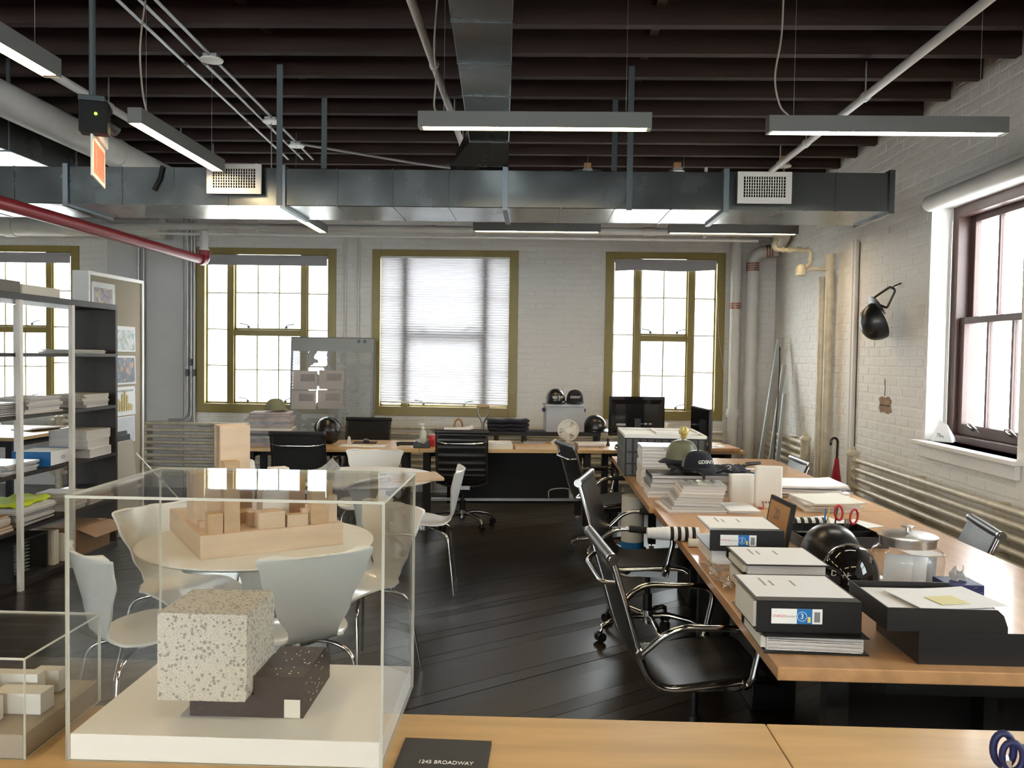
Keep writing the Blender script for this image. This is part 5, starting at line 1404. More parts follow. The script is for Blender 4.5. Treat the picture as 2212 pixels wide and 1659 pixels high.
for (dx, a, h) in ((-0.028, -16, 0.125), (0.026, 14, 0.10)):
    mb = MB(); mb.tube([(dx+0.022*cos(q*2*PI/18), 0, h+0.036*sin(q*2*PI/18)) for q in range(18)], 0.0055, 8, closed=True, M=RY(a*0.6)); mb.build('handle', M['red'], t, smooth=50)
    mb = MB(); mb.box(dx*0.3-0.006, dx*0.3+0.006, -0.0015, 0.0015, 0.0, 0.085); mb.build('blade', M['steel'], t)
for k, (x, y, c) in enumerate(((1.41, 4.03, 'yellow'), (1.38, 3.99, 'blue'), (1.46, 4.06, 'blackplastic'))):
    mb = MB(); mb.tube([(0, 0, 0), (0.02, 0.01, 0.13)], 0.004, 6)
    tag(mb.build('pen', M[c], None, (x, y, zt+0.009), smooth=40), ['yellow', 'blue', 'black'][k]+' pen standing in the stationery tray', 'pen')
# striped rolls
def striped_roll(loc, rz, L, r, n, label, tail=0):
    t = thing('striped_roll', label, 'paper roll', loc, R(rz), 'black and white striped rolls')
    for k in range(n):
        a, b = lerp(-L/2, L/2, k/n), lerp(-L/2, L/2, (k+1)/n)
        mb = MB(); mb.cyl((a, 0, r), (b, 0, r), r, 24); mb.build('stripe', M['white_text'] if k % 2 == 0 else M['blackmatte'], t, smooth=40)
    for k in range(tail):
        mb = MB(); mb.cyl((-L/2-0.022*(k+1), 0, r), (-L/2-0.022*k, 0, r), r*(1.02-0.06*(k+1)), 24); mb.build('stripe', M['paper'], t, smooth=40)
    return t
striped_roll((0.69, 3.86, zt), 0, 0.15, 0.032, 9, 'striped roll sticking out over the long desk edge', 4)
striped_roll((1.35, 4.16, zt), 3, 0.24, 0.032, 13, 'striped roll lying behind the stationery tray')
mb = MB(); mb.cyl((-0.03, 0, 0.019), (0.03, 0, 0.019), 0.019, 18); tag(mb.build('tape_roll', M['paper2'], None, (0.725, 3.73, zt), (0, 0, R(-8)), smooth=40), 'small white roll by the end of the open binder', 'paper roll')
t = sheets(1.42, 4.36, zt, 0.34, 0.24, 0.003, 8, 'white sheet with a red mark beside the striped roll', curl=0.01)
mb = MB(); mb.prism([(0, 0), (0.05, 0.015), (0.09, 0.05), (0.06, 0.055), (0.01, 0.03)], 0.0042, 0.0046); mb.build('red_mark', M['red_text'], t)
t = sheets(1.66, 4.33, zt, 0.22, 0.20, 0.002, 25, 'sheet with red lines of print near the red scissors')
for k in range(2):
    mb = MB(); mb.box(-0.07, 0.07, 0.03+k*0.02, 0.034+k*0.02, 0.0022, 0.0025); mb.build('print_line', M['red_text'], t)
sheets(1.73, 3.70, zt, 0.15, 0.11, 0.002, 12, 'small printed card behind the glass jar')
# clear plastic wrapping at the desk edge
mb = MB(); mb.sheet(lambda u, v: (lerp(-0.012, 0.03, u)+0.01*sin(v*11), lerp(-0.19, 0.19, v), 0.004+0.014*abs(sin(u*5+v*9))+0.012*u*sin(v*17)**2), 12, 30, 0.0006)
tag(mb.build('plastic_wrap', M['clearplastic'], None, (0.705, 3.22, zt), (0, 0, R(0)), smooth=50), 'crumpled clear plastic wrapping along the desk edge', 'plastic')

# ================================================================== things on the far long desk
# router pair
def router(loc, rz, label, ports=True):
    t = thing('router', label, 'router', loc, R(rz), 'white routers')
    mb = MB(); mb.sheet(lambda u, v: ((0.078-0.004*(abs(u-0.5)*2)**4)*cos(PI+u*PI)*1.0, -0.012-0.022*sin(u*PI)*1.0, v*0.235), 18, 6, 0.004); 
    mb = MB(); mb.prism([(0.078*(abs(cos(a))**0.45)*(1 if cos(a) >= 0 else -1), 0.034*(abs(sin(a))**0.7)*(1 if sin(a) >= 0 else -1)) for a in [2*PI*k/40 for k in range(40)]], 0.0, 0.235)
    mb.build('body', M['whiteplastic'], t, smooth=40, bevel=0.0)
    if ports:
        mb = MB(); mb.box(-0.052, 0.052, -0.0352, -0.0335, 0.02, 0.044); mb.build('port_panel', M['paper2'], t)
        for k in range(5):
            mb = MB(); mb.cbox((-0.034+k*0.017, -0.0358, 0.032), (0.010, 0.001, 0.009)); mb.build('port', M['dark_text'], t)
        mb = MB(); mb.tube(catmull([(-0.034, -0.036, 0.03), (-0.036, -0.06, 0.02), (-0.04, -0.07, 0.004), (-0.06, -0.05, 0.004)], 5), 0.0035, 6); mb.build('network_cable', M['red'], t, smooth=40)
    return t
router((1.345, 4.80, zt), -4, 'white upright router with ports and a red cable')
router((1.225, 4.925, zt), 12, 'lower white upright router half hidden behind the first one', False).scale = (1.0, 1.0, 0.72)
# paper piles on the right
GP = 'papers in the loose piles by the router'
z = zt
for k in range(5): sheets(1.67+random.uniform(-0.02, 0.02), 4.83+random.uniform(-0.02, 0.02), z, 0.30, 0.34, 0.010, random.uniform(-9, 9), 'white paper sheaf in the low pile right of the router', GP, ['paper', 'paper2', 'paper'][k % 3], 0.006 if k == 4 else 0); z += 0.0105
z = zt
for k in range(6): sheets(1.72+random.uniform(-0.03, 0.03), 5.32+random.uniform(-0.03, 0.03), z, 0.42, 0.36, 0.012, random.uniform(-14, 14), 'white paper sheaf in the taller pile by the radiator side', GP, ['paper', 'paper3', 'paper'][k % 3], 0.012 if k == 5 else 0); z += 0.0125
# books, front stack
GB = 'paperbacks stacked on the far long desk'
z = zt
for k, (w_, d_, h_, cv) in enumerate(((0.33, 0.34, 0.012, 'paper'), (0.30, 0.30, 0.022, 'greycover'), (0.26, 0.27, 0.022, 'paper'), (0.26, 0.26, 0.020, 'greycover'), (0.25, 0.26, 0.022, 'paper2'), (0.245, 0.25, 0.020, 'paper'))):
    book(0.885+0.012*k, 4.72+0.006*k, z, w_, d_, h_-0.0005, random.uniform(-5, 5), cv, 'paperback in the curling stack in front of the caps', GB, 'pages', '+y'); z += h_
tp = book(0.955, 4.75, z, 0.245, 0.24, 0.022, -3, pm('glossy_cover', (0.55, 0.55, 0.55), 0.15, var=0.5, vs=9), 'paperback with a glossy barred cover on top of the curling stack', GB, 'pages', '+y')
for k in range(4):
    mb = MB(); mb.box(-0.09+k*0.05, -0.075+k*0.05, 0.03, 0.11, 0.0222, 0.0226); mb.build('cover_bar', M['darkcover'], tp)
stack(1.148, 4.68, zt, [(0.17, 0.27, 0.010, 'paper'), (0.17, 0.27, 0.010, 'paper')], 'white booklet lying beside the curling stack', GB, 0.004, 3)
# open white pad and taller stacks
stack(0.86, 5.18, zt, [(0.33, 0.28, 0.030, 'paper'), (0.32, 0.27, 0.028, 'paper'), (0.32, 0.27, 0.03, 'greycover'), (0.31, 0.26, 0.028, 'greycover'), (0.31, 0.26, 0.022, 'darkcover')], 'thick paperback in the dark topped stack under the caps', GB, 0.006, 2)
stack(1.19, 5.22, zt, [(0.28, 0.27, 0.034, 'paper'), (0.28, 0.27, 0.034, 'greycover'), (0.28, 0.27, 0.034, 'paper'), (0.275, 0.27, 0.03, 'paper')], 'thick white paperback in the stack under the black jersey', GB, 0.006, 2)
M['bwcover'] = collage('black_white_cover', [(0.85, 0.85, 0.85), (0.06, 0.06, 0.08), (0.85, 0.85, 0.85), (0.8, 0.8, 0.8)], 14, 0.25)
stack(0.84, 5.60, zt, [(0.28, 0.28, 0.034, 'paper2')]*4 + [(0.27, 0.27, 0.022, 'paper')]*5 + [(0.27, 0.27, 0.020, 'bwcover')], 'cream paperback in the tallest stack, behind the caps', GB, 0.004, 1.2)
# jersey, caps and gold net
M['netgold'] = glassy('olive_net', (0.55, 0.56, 0.42), 1.3, rough=0.3, refl=1.0, haze=0.35, hazecol=(0.32, 0.33, 0.24))
mb = MB()
def jersey(u, v):
    x, y = lerp(-0.26, 0.25, u), lerp(-0.14, 0.17, v)
    drop = -0.03*max(0, u-0.86)/0.14
    return (x, y+0.02*sin(u*6), 0.022+0.016*noise.noise((u*5, v*5, 0.3))+0.012*sin(u*17+v*5)**2+drop)
mb.sheet(jersey, 34, 18, 0.012)
jz = zt+0.150
o = tag(mb.build('folded_jersey', M['cloth'], None, (1.09, 5.16, jz), (0, 0, R(-4)), smooth=50), 'crumpled black jersey lying over the book stacks', 'clothing')
text('lettering', '2', 0.07, M['grey_text'], o, T(0.09, -0.125, 0.040) @ RZ(-15) @ RX(35), 0.0006, wide=1.2)
for k in range(5):
    mb = MB(); mb.cbox((0.10+0.025*k, -0.02+0.02*(k % 2), 0.054), (0.018, 0.004, 0.003)); mb.build('gold_mark', M['gold_text'], o)
cz = jz+0.042
cap((0.985, 5.035, cz), R(16), 'black cap lettered GDSNY with an olive mesh back, on the jersey', M['cloth'], M['netgold'], 'GDSNY', 0.09, h=0.10)
cap((0.925, 5.235, cz+0.02), R(-62), 'olive mesh cap with a black peak behind the lettered cap', M['netgold'], M['netgold'], None, 0.092, h=0.125, peak=M['cloth'])
t = thing('gift_bundle', 'gold crinkled tuft tied on top of the olive mesh bundle', 'ribbon', (0.93, 5.23, cz+0.168))
mb = MB(); mb.sheet(lambda u, v: ((0.03+0.006*sin(u*40))*cos(u*2*PI)*sin(v*PI)*0.95+0.001, (0.03+0.006*sin(u*40))*sin(u*2*PI)*sin(v*PI)*0.95, 0.032-0.03*cos(v*PI)), 28, 10, 0.001); mb.build('tuft', pm('gold_foil', (0.62, 0.52, 0.20), 0.35, 0.5, bump=0.8, bs=90), t, smooth=30)
mb = MB(); mb.lathe([(0.010, -0.02), (0.016, -0.006), (0.03, 0.0), (0.012, 0.006)], 12); mb.build('tie', M['gold_text'], t, smooth=40)
# black grid building model with white roof
gm = thing('grid_model', 'black gridded tower model lying on its side with a white top', 'model', (0.64, 5.94, zt), R(-1))
Wm, Dm, Hm = 0.58, 0.62, 0.298
M['smokeglass'] = pm('grey_model_glazing', (0.10, 0.10, 0.105), 0.25)
mb = MB(); mb.box(0.006, Wm-0.006, 0.006, Dm-0.006, 0.0, Hm-0.03); mb.build('core', M['smokeglass'], gm)
xs = [0.0] + [0.03+0.049*k for k in range(12)]
for k in range(12):
    x = min(k*0.0515, Wm-0.014); mb = MB(); mb.box(x, x+0.012, -0.004, 0.0055, 0, Hm-0.03); mb.build('grid_post', M['blackmatte'], gm)
for z in (0.0, 0.085, 0.17): 
    mb = MB(); mb.box(0, Wm, -0.003, 0.0055, z, z+0.010); mb.build('grid_rail', M['blackmatte'], gm)
for k in range(10):
    y = min(k*0.068, Dm-0.012); mb = MB(); mb.box(-0.004, 0.0055, y, y+0.010, 0, Hm-0.03); mb.build('grid_post', M['greyhouse'], gm)
for z in (0.0, 0.085, 0.17):
    mb = MB(); mb.box(-0.003, 0.0055, 0, Dm, z, z+0.008); mb.build('grid_rail', M['greyhouse'], gm)
mb = MB(); mb.box(-0.004, Wm, -0.004, Dm, Hm-0.03, Hm-0.022); mb.build('roof_edge', M['blackmatte'], gm)
mb = MB(); mb.box(-0.003, Wm-0.002, -0.003, Dm-0.002, Hm-0.022, Hm-0.016); mb.build('roof', M['cardwhite'], gm)
for b in ((-0.004, Wm, -0.004, 0.012), (-0.004, Wm, Dm-0.014, Dm), (-0.004, 0.012, 0.012, Dm-0.014), (Wm-0.016, Wm, 0.012, Dm-0.014), (0.25, 0.27, 0.25, Dm-0.014), (0.25, Wm-0.016, 0.23, 0.25)):
    mb = MB(); mb.box(*b, Hm-0.016, Hm); mb.build('parapet', M['cardwhite'], gm)
mb = MB(); mb.box(0.03, 0.2, 0.02, 0.07, Hm-0.016, Hm-0.004); mb.build('roof_unit', M['blackmatte'], gm)
# monitor facing away
def monitor(loc, rz, w, h, lift, label, gloss=True, tilt=0):
    t = thing('monitor', label, 'monitor', loc, R(rz), 'monitors')
    bz = lift
    mb = MB(); mb.box(-w/2, w/2, -0.012, 0.012, bz, bz+h); mb.build('panel', M['glossblack'] if gloss else M['blackplastic'], t, bevel=0.006)
    mb = MB(); vs = [(-w/2+0.02, -0.012, bz+0.03), (w/2-0.02, -0.012, bz+0.03), (w/2-0.02, -0.012, bz+h-0.03), (-w/2+0.02, -0.012, bz+h-0.03), (-w/2+0.06, -0.034, bz+0.06), (w/2-0.06, -0.034, bz+0.06), (w/2-0.06, -0.034, bz+h-0.07), (-w/2+0.06, -0.034, bz+h-0.07)]
    mb.add(vs, [(0, 1, 2, 3), (4, 7, 6, 5), (0, 4, 5, 1), (1, 5, 6, 2), (2, 6, 7, 3), (3, 7, 4, 0)]); mb.build('rear_shell', M['glossblack'] if gloss else M['blackplastic'], t, bevel=0.003)
    mb = MB(); mb.box(-w/2+0.004, w/2-0.004, 0.0122, 0.0128, bz+0.012, bz+h-0.012); mb.build('screen', M['glossblack'], t)
    mb = MB(); mb.box(-0.03, 0.03, -0.05, -0.03, 0.02, bz+h*0.45); mb.build('stand', M['blackplastic'], t, bevel=0.006)
    mb = MB(); mb.lathe([(0, 0), (0.13, 0), (0.13, 0.006), (0.05, 0.014), (0.03, 0.03), (0, 0.03)], 30, sx=1.2, sy=0.75); mb.build('foot', M['glossblack'], t, smooth=35)
    if gloss:
        mb = MB(); mb.box(-w/2+0.07, -w/2+0.16, -0.0348, -0.0342, bz+0.10, bz+0.12); mb.build('sticker', M['grey_text'], t)
        for k in range(3):
            mb = MB(); mb.box(0.02+0.045*k, 0.05+0.045*k, -0.0352, -0.0342, bz+0.11, bz+0.125); mb.build('socket', M['blue'] if k == 0 else M['grey_text'], t)
    else:
        for k in range(5):
            mb = MB(); mb.box(-0.06, 0.06, -0.0352, -0.0342, bz+0.20+0.008*k, bz+0.203+0.008*k); mb.build('vent_slot', M['blackmatte'], t)
    return t
monitor((1.36, 6.86, zt), 94, 0.56, 0.37, 0.08, 'black monitor turned sideways, seen from its back above the jersey', False)
# markers, stapler
mb = MB(); mb.cyl((-0.07, 0, 0.009), (0.055, 0, 0.009), 0.009, 10); mb.cyl((0.055, 0, 0.009), (0.075, 0, 0.009), 0.007, 10)
tag(mb.build('marker', pm('cyan_plastic', (0.02, 0.30, 0.62), 0.4), None, (1.60, 6.15, zt), (0, 0, R(5)), smooth=40), 'bright blue marker lying on the far long desk', 'marker')
t = thing('stapler', 'black stapler with a chrome plate on the far long desk', 'stapler', (1.66, 6.42, zt), R(12))
mb = MB(); mb.box(-0.08, 0.08, -0.018, 0.018, 0, 0.010); mb.build('base', M['steel'], t, bevel=0.003)
mb = MB(); mb.tube([(-0.075, 0, 0.02), (-0.03, 0, 0.042), (0.08, 0, 0.05)], [0.016, 0.017, 0.012], 8); mb.build('arm', M['blackplastic'], t, smooth=50)
sheets(1.62, 5.85, zt, 0.22, 0.30, 0.003, 20, 'white sheet on the far long desk near the blue marker')
# white paper tube under the desk
t = thing('paper_drum', 'white paper roll with a blue band standing under the far long desk', 'paper roll', (0.725, 6.1, 0.0))
mb = MB(); mb.cyl((0, 0, 0.001), (0, 0, 0.585), 0.083, 28); mb.build('roll', M['paper2'], t, smooth=40)
mb = MB(); mb.cyl((0, 0, 0.19), (0, 0, 0.25), 0.0845, 28); mb.build('band', M['blue'], t, smooth=40)
# dark bags and cables under the near desk
M['bag'] = pm('black_bin_bag', (0.012, 0.012, 0.018), 0.18, bump=0.8, bs=14)
for k, (x, y, s) in enumerate(((0.95, 2.72, 0.16), (1.14, 3.05, 0.16))):
    mb = MB(); mb.sheet(lambda u, v: (s*sin(v*PI)**0.7*cos(u*2*PI)*(1+0.12*noise.noise((u*6, v*4, k)))+0.0005, s*sin(v*PI)**0.7*sin(u*2*PI)*(1+0.12*noise.noise((u*6, v*4, k+4))), s*0.8*(1-cos(v*PI))*0.9), 28, 14, 0.002)
    tag(mb.build('plastic_bag', M['bag'], None, (x, y, 0.005), smooth=40), ['black plastic bag under the corner of the near long desk', 'black plastic bag under the near long desk behind the first'][k], 'bag')
flat_box('computer_tower', 'black computer tower under the near long desk', 'computer', 1.0, 1.2, 3.75, 4.2, 0.0, 0.43, 'blackplastic', 0, 0.006)
flat_box('computer_tower', 'black computer tower under the far long desk', 'computer', 1.0, 1.2, 5.3, 5.75, 0.0, 0.43, 'blackplastic', 0, 0.006)
# ================================================================== back desks
def onb(u, v, dz=0.0): p = bk(u, v); return (p.x, p.y, TZ+0.0005+dz)
BR = 6.0
# newspaper pile with cap
GN = 'newspapers and magazines in the tall pile'
x, y, z0 = onb(0.30, 0.22)
z = z0; rn = random.Random(11)
for k in range(15):
    h = rn.uniform(0.014, 0.027)
    book(x+rn.uniform(-0.02, 0.02), y+rn.uniform(-0.015, 0.015), z, rn.uniform(0.34, 0.40), rn.uniform(0.27, 0.31), h-0.0005, BR+rn.uniform(-7, 7), rn.choice(['newsprint', 'newsprint', 'paper2', 'darkcover', 'paper3']), 'folded newspaper in the tall pile on the back desk', GN, 'newsprint', rn.choice(['-y', '-y', '-x']), 'magazine')
    z += h
M['olivecloth'] = pm('olive_cloth', (0.18, 0.19, 0.12), 0.9)
cap((x+0.02, y+0.02, z+0.019), R(165), 'olive green cap on top of the newspaper pile', M['olivecloth'], M['olivecloth'], None, 0.085, h=0.10)
px, py, pz = onb(0.78, 0.42)
hh = helmet((px, py, pz+0.10), 0, 'black helmet tipped on its side beside the newspaper pile', 0.235, False, None, rot=(R(-52), R(18), R(200))); drop(hh, zt)
# power adaptor, mouse, pad, papers
t = thing('adaptor', 'small white triangular adaptor with a cord on the back desk', 'adaptor', onb(0.97, 0.39), rzb)
mb = MB(); mb.prism([(-0.022, 0), (0.022, 0), (0.012, 0.06), (-0.004, 0.072)], -0.02, 0.02, M=RX(90)); mb.build('body', M['whiteplastic'], t, bevel=0.003)
mb = MB(); mb.tube(catmull([(-0.015, 0.01, 0.01), (-0.03, 0.04, 0.004), (-0.04, 0.12, 0.004), (0.0, 0.22, 0.004)], 5), 0.003, 6); mb.build('cord', M['red'], t, smooth=40)
flat_box('mouse_pad', 'black mouse pad on the back desk', 'mouse pad', *[onb(1.06, 0)[0]-0.11, onb(1.06, 0)[0]+0.11], onb(1.06, 0.50)[1]-0.09, onb(1.06, 0.50)[1]+0.09, zt, zt+0.004, 'blackmatte', BR, 0)
def mouse(loc, rz, label):
    mb = MB(); mb.lathe([(0, 0), (0.03, 0), (0.034, 0.008), (0.030, 0.022), (0.018, 0.032), (0, 0.036)], 24, sx=0.9, sy=1.55)
    t = tag(mb.build('computer_mouse', M['blackplastic'], None, loc, (0, 0, rz), smooth=50), label, 'mouse')
    m2 = MB(); m2.cbox((0, -0.03, 0.028), (0.005, 0.014, 0.008)); m2.build('scroll_wheel', M['grey_text'], t)
    return t
q = onb(1.12, 0.50); mouse((q[0], q[1], zt+0.0045), rzb, 'black mouse on its pad by the loose papers')
q = onb(1.12, 0.22); sheets(q[0], q[1], zt, 0.42, 0.20, 0.003, BR-6, 'white papers spread on the back desk before the mesh chair')
flat_box('sticky_note', 'yellow note on the spread papers of the back desk', 'note', q[0]-0.03, q[0]+0.09, q[1]+0.02, q[1]+0.08, zt+0.0035, zt+0.0045, 'yellow', BR, 0)
# tape dispenser, handset, red roll, sanitiser
t = thing('tape_dispenser', 'black tape dispenser at the desk edge', 'tape dispenser', onb(1.66, 0.10), rzb)
mb = MB(); mb.prism([(-0.075, 0), (0.08, 0), (0.07, 0.07), (0.055, 0.07), (0.02, 0.035), (-0.05, 0.06), (-0.07, 0.05)], -0.022, 0.022, M=RX(90)); mb.build('body', M['blackplastic'], t, bevel=0.004)
mb = MB(); mb.cyl((-0.03, -0.012, 0.055), (-0.03, 0.012, 0.055), 0.026, 18); mb.build('tape', M['cratep'], t, smooth=40)
t = thing('phone_handset', 'black phone handset lying by the tape dispenser', 'telephone', onb(1.52, 0.17), rzb)
mb = MB(); mb.tube([(-0.09, 0, 0.022), (-0.06, 0, 0.03), (0.06, 0, 0.03), (0.09, 0, 0.022)], [0.021, 0.017, 0.017, 0.021], 10); mb.build('grip', M['blackplastic'], t, smooth=40)
t = thing('red_roll', 'red paper roll standing behind the tape dispenser', 'roll', onb(1.78, 0.26), rzb)
mb = MB(); mb.cyl((0, 0, 0), (0, 0, 0.10), 0.062, 26); mb.build('sleeve', M['red'], t, smooth=40)
mb = MB(); mb.lathe([(0.02, 0.1001), (0.058, 0.1001), (0.056, 0.112), (0.022, 0.112), (0.02, 0.1001)], 24); mb.build('roll_end', M['newsprint'], t, smooth=40)
t = thing('sanitizer_bottle', 'clear pump bottle of hand sanitiser beside the red roll', 'bottle', onb(1.66, 0.45), 0)
mb = MB(); mb.lathe([(0, 0), (0.034, 0), (0.036, 0.01), (0.036, 0.10), (0.026, 0.125), (0.013, 0.132), (0.013, 0.145)], 22); mb.build('bottle', pm('clear_gel', (0.45, 0.52, 0.46), 0.2), t, smooth=40)
mb = MB(); mb.cyl((0, 0, 0.145), (0, 0, 0.16), 0.017, 14); mb.cyl((0, 0, 0.16), (0, 0, 0.185), 0.006, 8); mb.box(-0.03, 0.012, -0.009, 0.009, 0.182, 0.194); mb.build('pump', M['whiteplastic'], t, smooth=40)
# riser shelf with things on it
rs = thing('desk_riser', 'black riser shelf along the back of the desk', 'shelf', onb(2.62, 0.60), rzb)
mb = MB(); mb.box(-0.80, 0.76, -0.13, 0.13, 0.078, 0.118); mb.build('board', M['blackmatte'], rs, bevel=0.002)
for a in (-0.78, -0.25, 0.02, 0.74):
    mb = MB(); mb.box(a-0.015, a+0.015, -0.12, 0.12, 0, 0.078); mb.build('leg', M['blackmatte'], rs)
rz_ = TZ+0.0005+0.1185
def onr(u, v=0.60, dz=0.0): p = bk(u, v); return (p.x, p.y, rz_+dz)
p = onr(2.0); sheets(p[0], p[1], p[2], 0.28, 0.20, 0.018, BR, 'white papers with a curled corner at the left end of the riser', mat='paper', curl=0.03)
p = onr(2.48); 
for k in range(3):
    mb = MB(); mb.sheet(lambda u, v: (lerp(-0.20, 0.20, u), lerp(-0.11, 0.11, v), 0.026+0.006*noise.noise((u*4, v*4, k))+0.004*sin(u*14)), 18, 10, 0.024)
    tag(mb.build('folded_shirt', M['cloth'], None, (p[0], p[1], p[2]+0.037*k+0.009), (0, 0, R(BR+k*2-2)), smooth=50), 'folded dark navy shirt in the pile on the riser', 'clothing', 'folded shirts on the riser')
# clear crate with files
p = onr(3.03)
t = thing('plastic_crate', 'clear plastic storage crate with blue clips on the riser', 'crate', p, rzb)
for b in ((-0.185, 0.185, -0.125, -0.121, 0.004, 0.245), (-0.185, 0.185, 0.121, 0.125, 0.004, 0.245), (-0.185, -0.181, -0.121, 0.121, 0.004, 0.245), (0.181, 0.185, -0.121, 0.121, 0.004, 0.245)):
    mb = MB(); mb.box(*b); mb.build('wall', M['cratep2'] if 'cratep2' in M else M.setdefault('cratep2', glassy('cloudy_plastic', (0.85, 0.86, 0.88), 1.4, rough=0.25, refl=0.8, haze=0.45, hazecol=(0.62, 0.64, 0.68))), t)
mb = MB(); mb.box(-0.18, 0.18, -0.12, 0.12, 0, 0.004); mb.build('floor', M['cratep2'], t)
mb = MB(); mb.box(-0.195, 0.195, -0.132, 0.132, 0.2455, 0.268); mb.build('lid', M['cratep'], t, bevel=0.004)
for s in (-1, 1):
    mb = MB(); mb.box(s*0.20-0.012, s*0.20+0.012, -0.04, 0.04, 0.19, 0.225); mb.build('clip', M['navy'], t, bevel=0.004)
for k in range(6):
    q = bk(3.03+0.03+k*0.021, 0.60)
    mb = MB(); mb.box(-0.0075, 0.0075, -0.10, 0.10, 0, 0.20)
    tag(mb.build('file_folder', M[['card', 'newsprint', 'paper2', 'card', 'newsprint', 'darkcover'][k]], None, (q.x, q.y, rz_+0.0045), (0, 0, rzb)), 'upright file folder inside the clear crate', 'folder', 'file folders in the crate')
p = onr(2.945, 0.59); helmet((p[0], p[1], p[2]+0.2685), R(14), 'black helmet lettered GDSNY on the lid of the clear crate', 0.195, False, 'GDSNY', tsize=0.034)
p = onr(3.14, 0.60); cap((p[0], p[1], p[2]+0.288), R(-2), 'dark cap lettered GDSNY with a mesh back on the crate lid', M['cloth'], M['netgold'], 'GDSNY', 0.082, h=0.118)
p = onr(3.34, 0.58); helmet(p, R(38), 'black helmet lettered GDSNY beside the clear crate', 0.22, False, 'GDSNY', tsize=0.034)
p = onr(3.32, 0.70)
# strap loop and D handle behind
t = thing('strap_loop', 'tan leather loop standing behind the papers', 'strap', (onr(1.98)[0], onr(1.98, 0.80)[1], TZ))
mb = MB(); mb.tube([(0.04*cos(PI*k/14), 0, 0.14+0.07*sin(PI*k/14)) for k in range(15)]+[(-0.04, 0, 0.001)], 0.010, 8); mb.tube([(0.04, 0, 0.14), (0.04, 0, 0.001)], 0.010, 8); mb.build('loop', pm('tan_leather', (0.35, 0.17, 0.05), 0.5), t, smooth=50)
t = thing('spade_handle', 'steel spade handle with a wooden grip behind the folded shirts', 'spade', (onr(2.2)[0]-0.02, 8.95, 0.0))
mb = MB(); mb.tube([(0, 0, 0.0), (0, 0, 0.86)], 0.016, 10); mb.build('shaft', M['steel'], t, smooth=40)
for s in (-1, 1):
    mb = MB(); mb.tube(catmull([(0, 0, 0.85), (s*0.02, 0, 0.90), (s*0.055, 0, 0.97), (s*0.055, 0, 1.04)], 5), 0.010, 8); mb.build('yoke', M['steel'], t, smooth=40)
mb = MB(); mb.cyl((-0.07, 0, 1.05), (0.07, 0, 1.05), 0.018, 14); mb.build('grip', M['balsa2'], t, smooth=40)
# boxes, boards and tablets
t = thing('shallow_box', 'shallow clear topped box of white cards on the desk', 'box', onb(2.36, 0.12), rzb)
mb = MB(); mb.box(-0.13, 0.13, -0.09, 0.09, 0, 0.045); mb.build('tray', M['paper2'], t)
mb = MB(); mb.box(-0.125, 0.12, -0.085, 0.085, 0.0455, 0.06); mb.build('cards', M['paper'], t)
q = onb(2.72, 0.14); flat_box('wood_tray', 'flat wooden board under the lint roller', 'board', q[0]-0.21, q[0]+0.21, q[1]-0.13, q[1]+0.13, zt, zt+0.022, 'balsa', BR)
flat_box('wood_tray', 'smaller wooden board lying on the flat one', 'board', q[0]-0.15, q[0]+0.17, q[1]-0.07, q[1]+0.10, zt+0.0225, zt+0.034, 'balsa2', BR)
q2 = onb(2.70, 0.22); book(q2[0], q2[1], zt+0.0345, 0.20, 0.12, 0.014, BR, 'greycover', 'grey notebook on the wooden boards', None, 'pages', '-y')
q2 = onb(2.57, 0.36); book(q2[0], q2[1], zt, 0.32, 0.14, 0.02, BR-2, 'greycover', 'long grey folder lying in front of the riser', None, 'paper', '-y')
t = thing('lint_roller', 'white paper roller lying on the wooden board', 'roller', onb(2.885, 0.13, 0.0345), R(78))
mb = MB(); mb.lathe([(0.010, -0.05), (0.023, -0.05), (0.023, 0.05), (0.010, 0.05), (0.010, -0.05)], 18, M=T(0, 0, 0.0232) @ RY(90)); mb.build('roll', M['paper2'], t, smooth=40)
# fan
t = thing('desk_fan', 'small white desk fan', 'fan', onb(3.03, 0.28), R(10))
mb = MB(); mb.lathe([(0, 0), (0.062, 0), (0.066, 0.008), (0.05, 0.022), (0.02, 0.03), (0, 0.032)], 28); mb.build('base', M['whiteplastic'], t, smooth=40)
mb = MB(); mb.tube([(0, 0.02, 0.02), (0, 0.03, 0.08), (0, 0.02, 0.14)], [0.02, 0.013, 0.02], 10); mb.build('neck', M['whiteplastic'], t, smooth=40)
fz = 0.155
mb = MB(); mb.tube([(0.095*cos(2*PI*k/36), -0.03, fz+0.095*sin(2*PI*k/36)) for k in range(36)], 0.005, 6, closed=True); mb.tube([(0.095*cos(2*PI*k/36), 0.01, fz+0.095*sin(2*PI*k/36)) for k in range(36)], 0.005, 6, closed=True)
for k in range(40):
    a = 2*PI*k/40; mb.tube([(0.026*cos(a), -0.045, fz+0.026*sin(a)), (0.07*cos(a), -0.043, fz+0.07*sin(a)), (0.095*cos(a), -0.03, fz+0.095*sin(a)), (0.095*cos(a), 0.01, fz+0.095*sin(a))], 0.0016, 4)
g_ = mb.build('guard', M['whiteplastic'], t, smooth=40); g_['kind'] = 'stuff'
mb = MB(); mb.cyl((0, -0.048, fz), (0, -0.040, fz), 0.028, 20); mb.build('badge', M['whiteplastic'], t, smooth=40)
for k in range(3):
    a = 2*PI*k/3
    mb = MB(); mb.sheet(lambda u, v: ((0.015+0.07*v)*cos(a+(u-0.5)*1.5), -0.012+0.014*(u-0.5), fz+(0.015+0.07*v)*sin(a+(u-0.5)*1.5)), 8, 5, 0.0015); mb.build('blade', M['whiteplastic'], t, smooth=50)
mb = MB(); mb.cyl((0, -0.01, fz), (0, 0.05, fz), 0.03, 20); mb.build('motor', M['whiteplastic'], t, smooth=40)
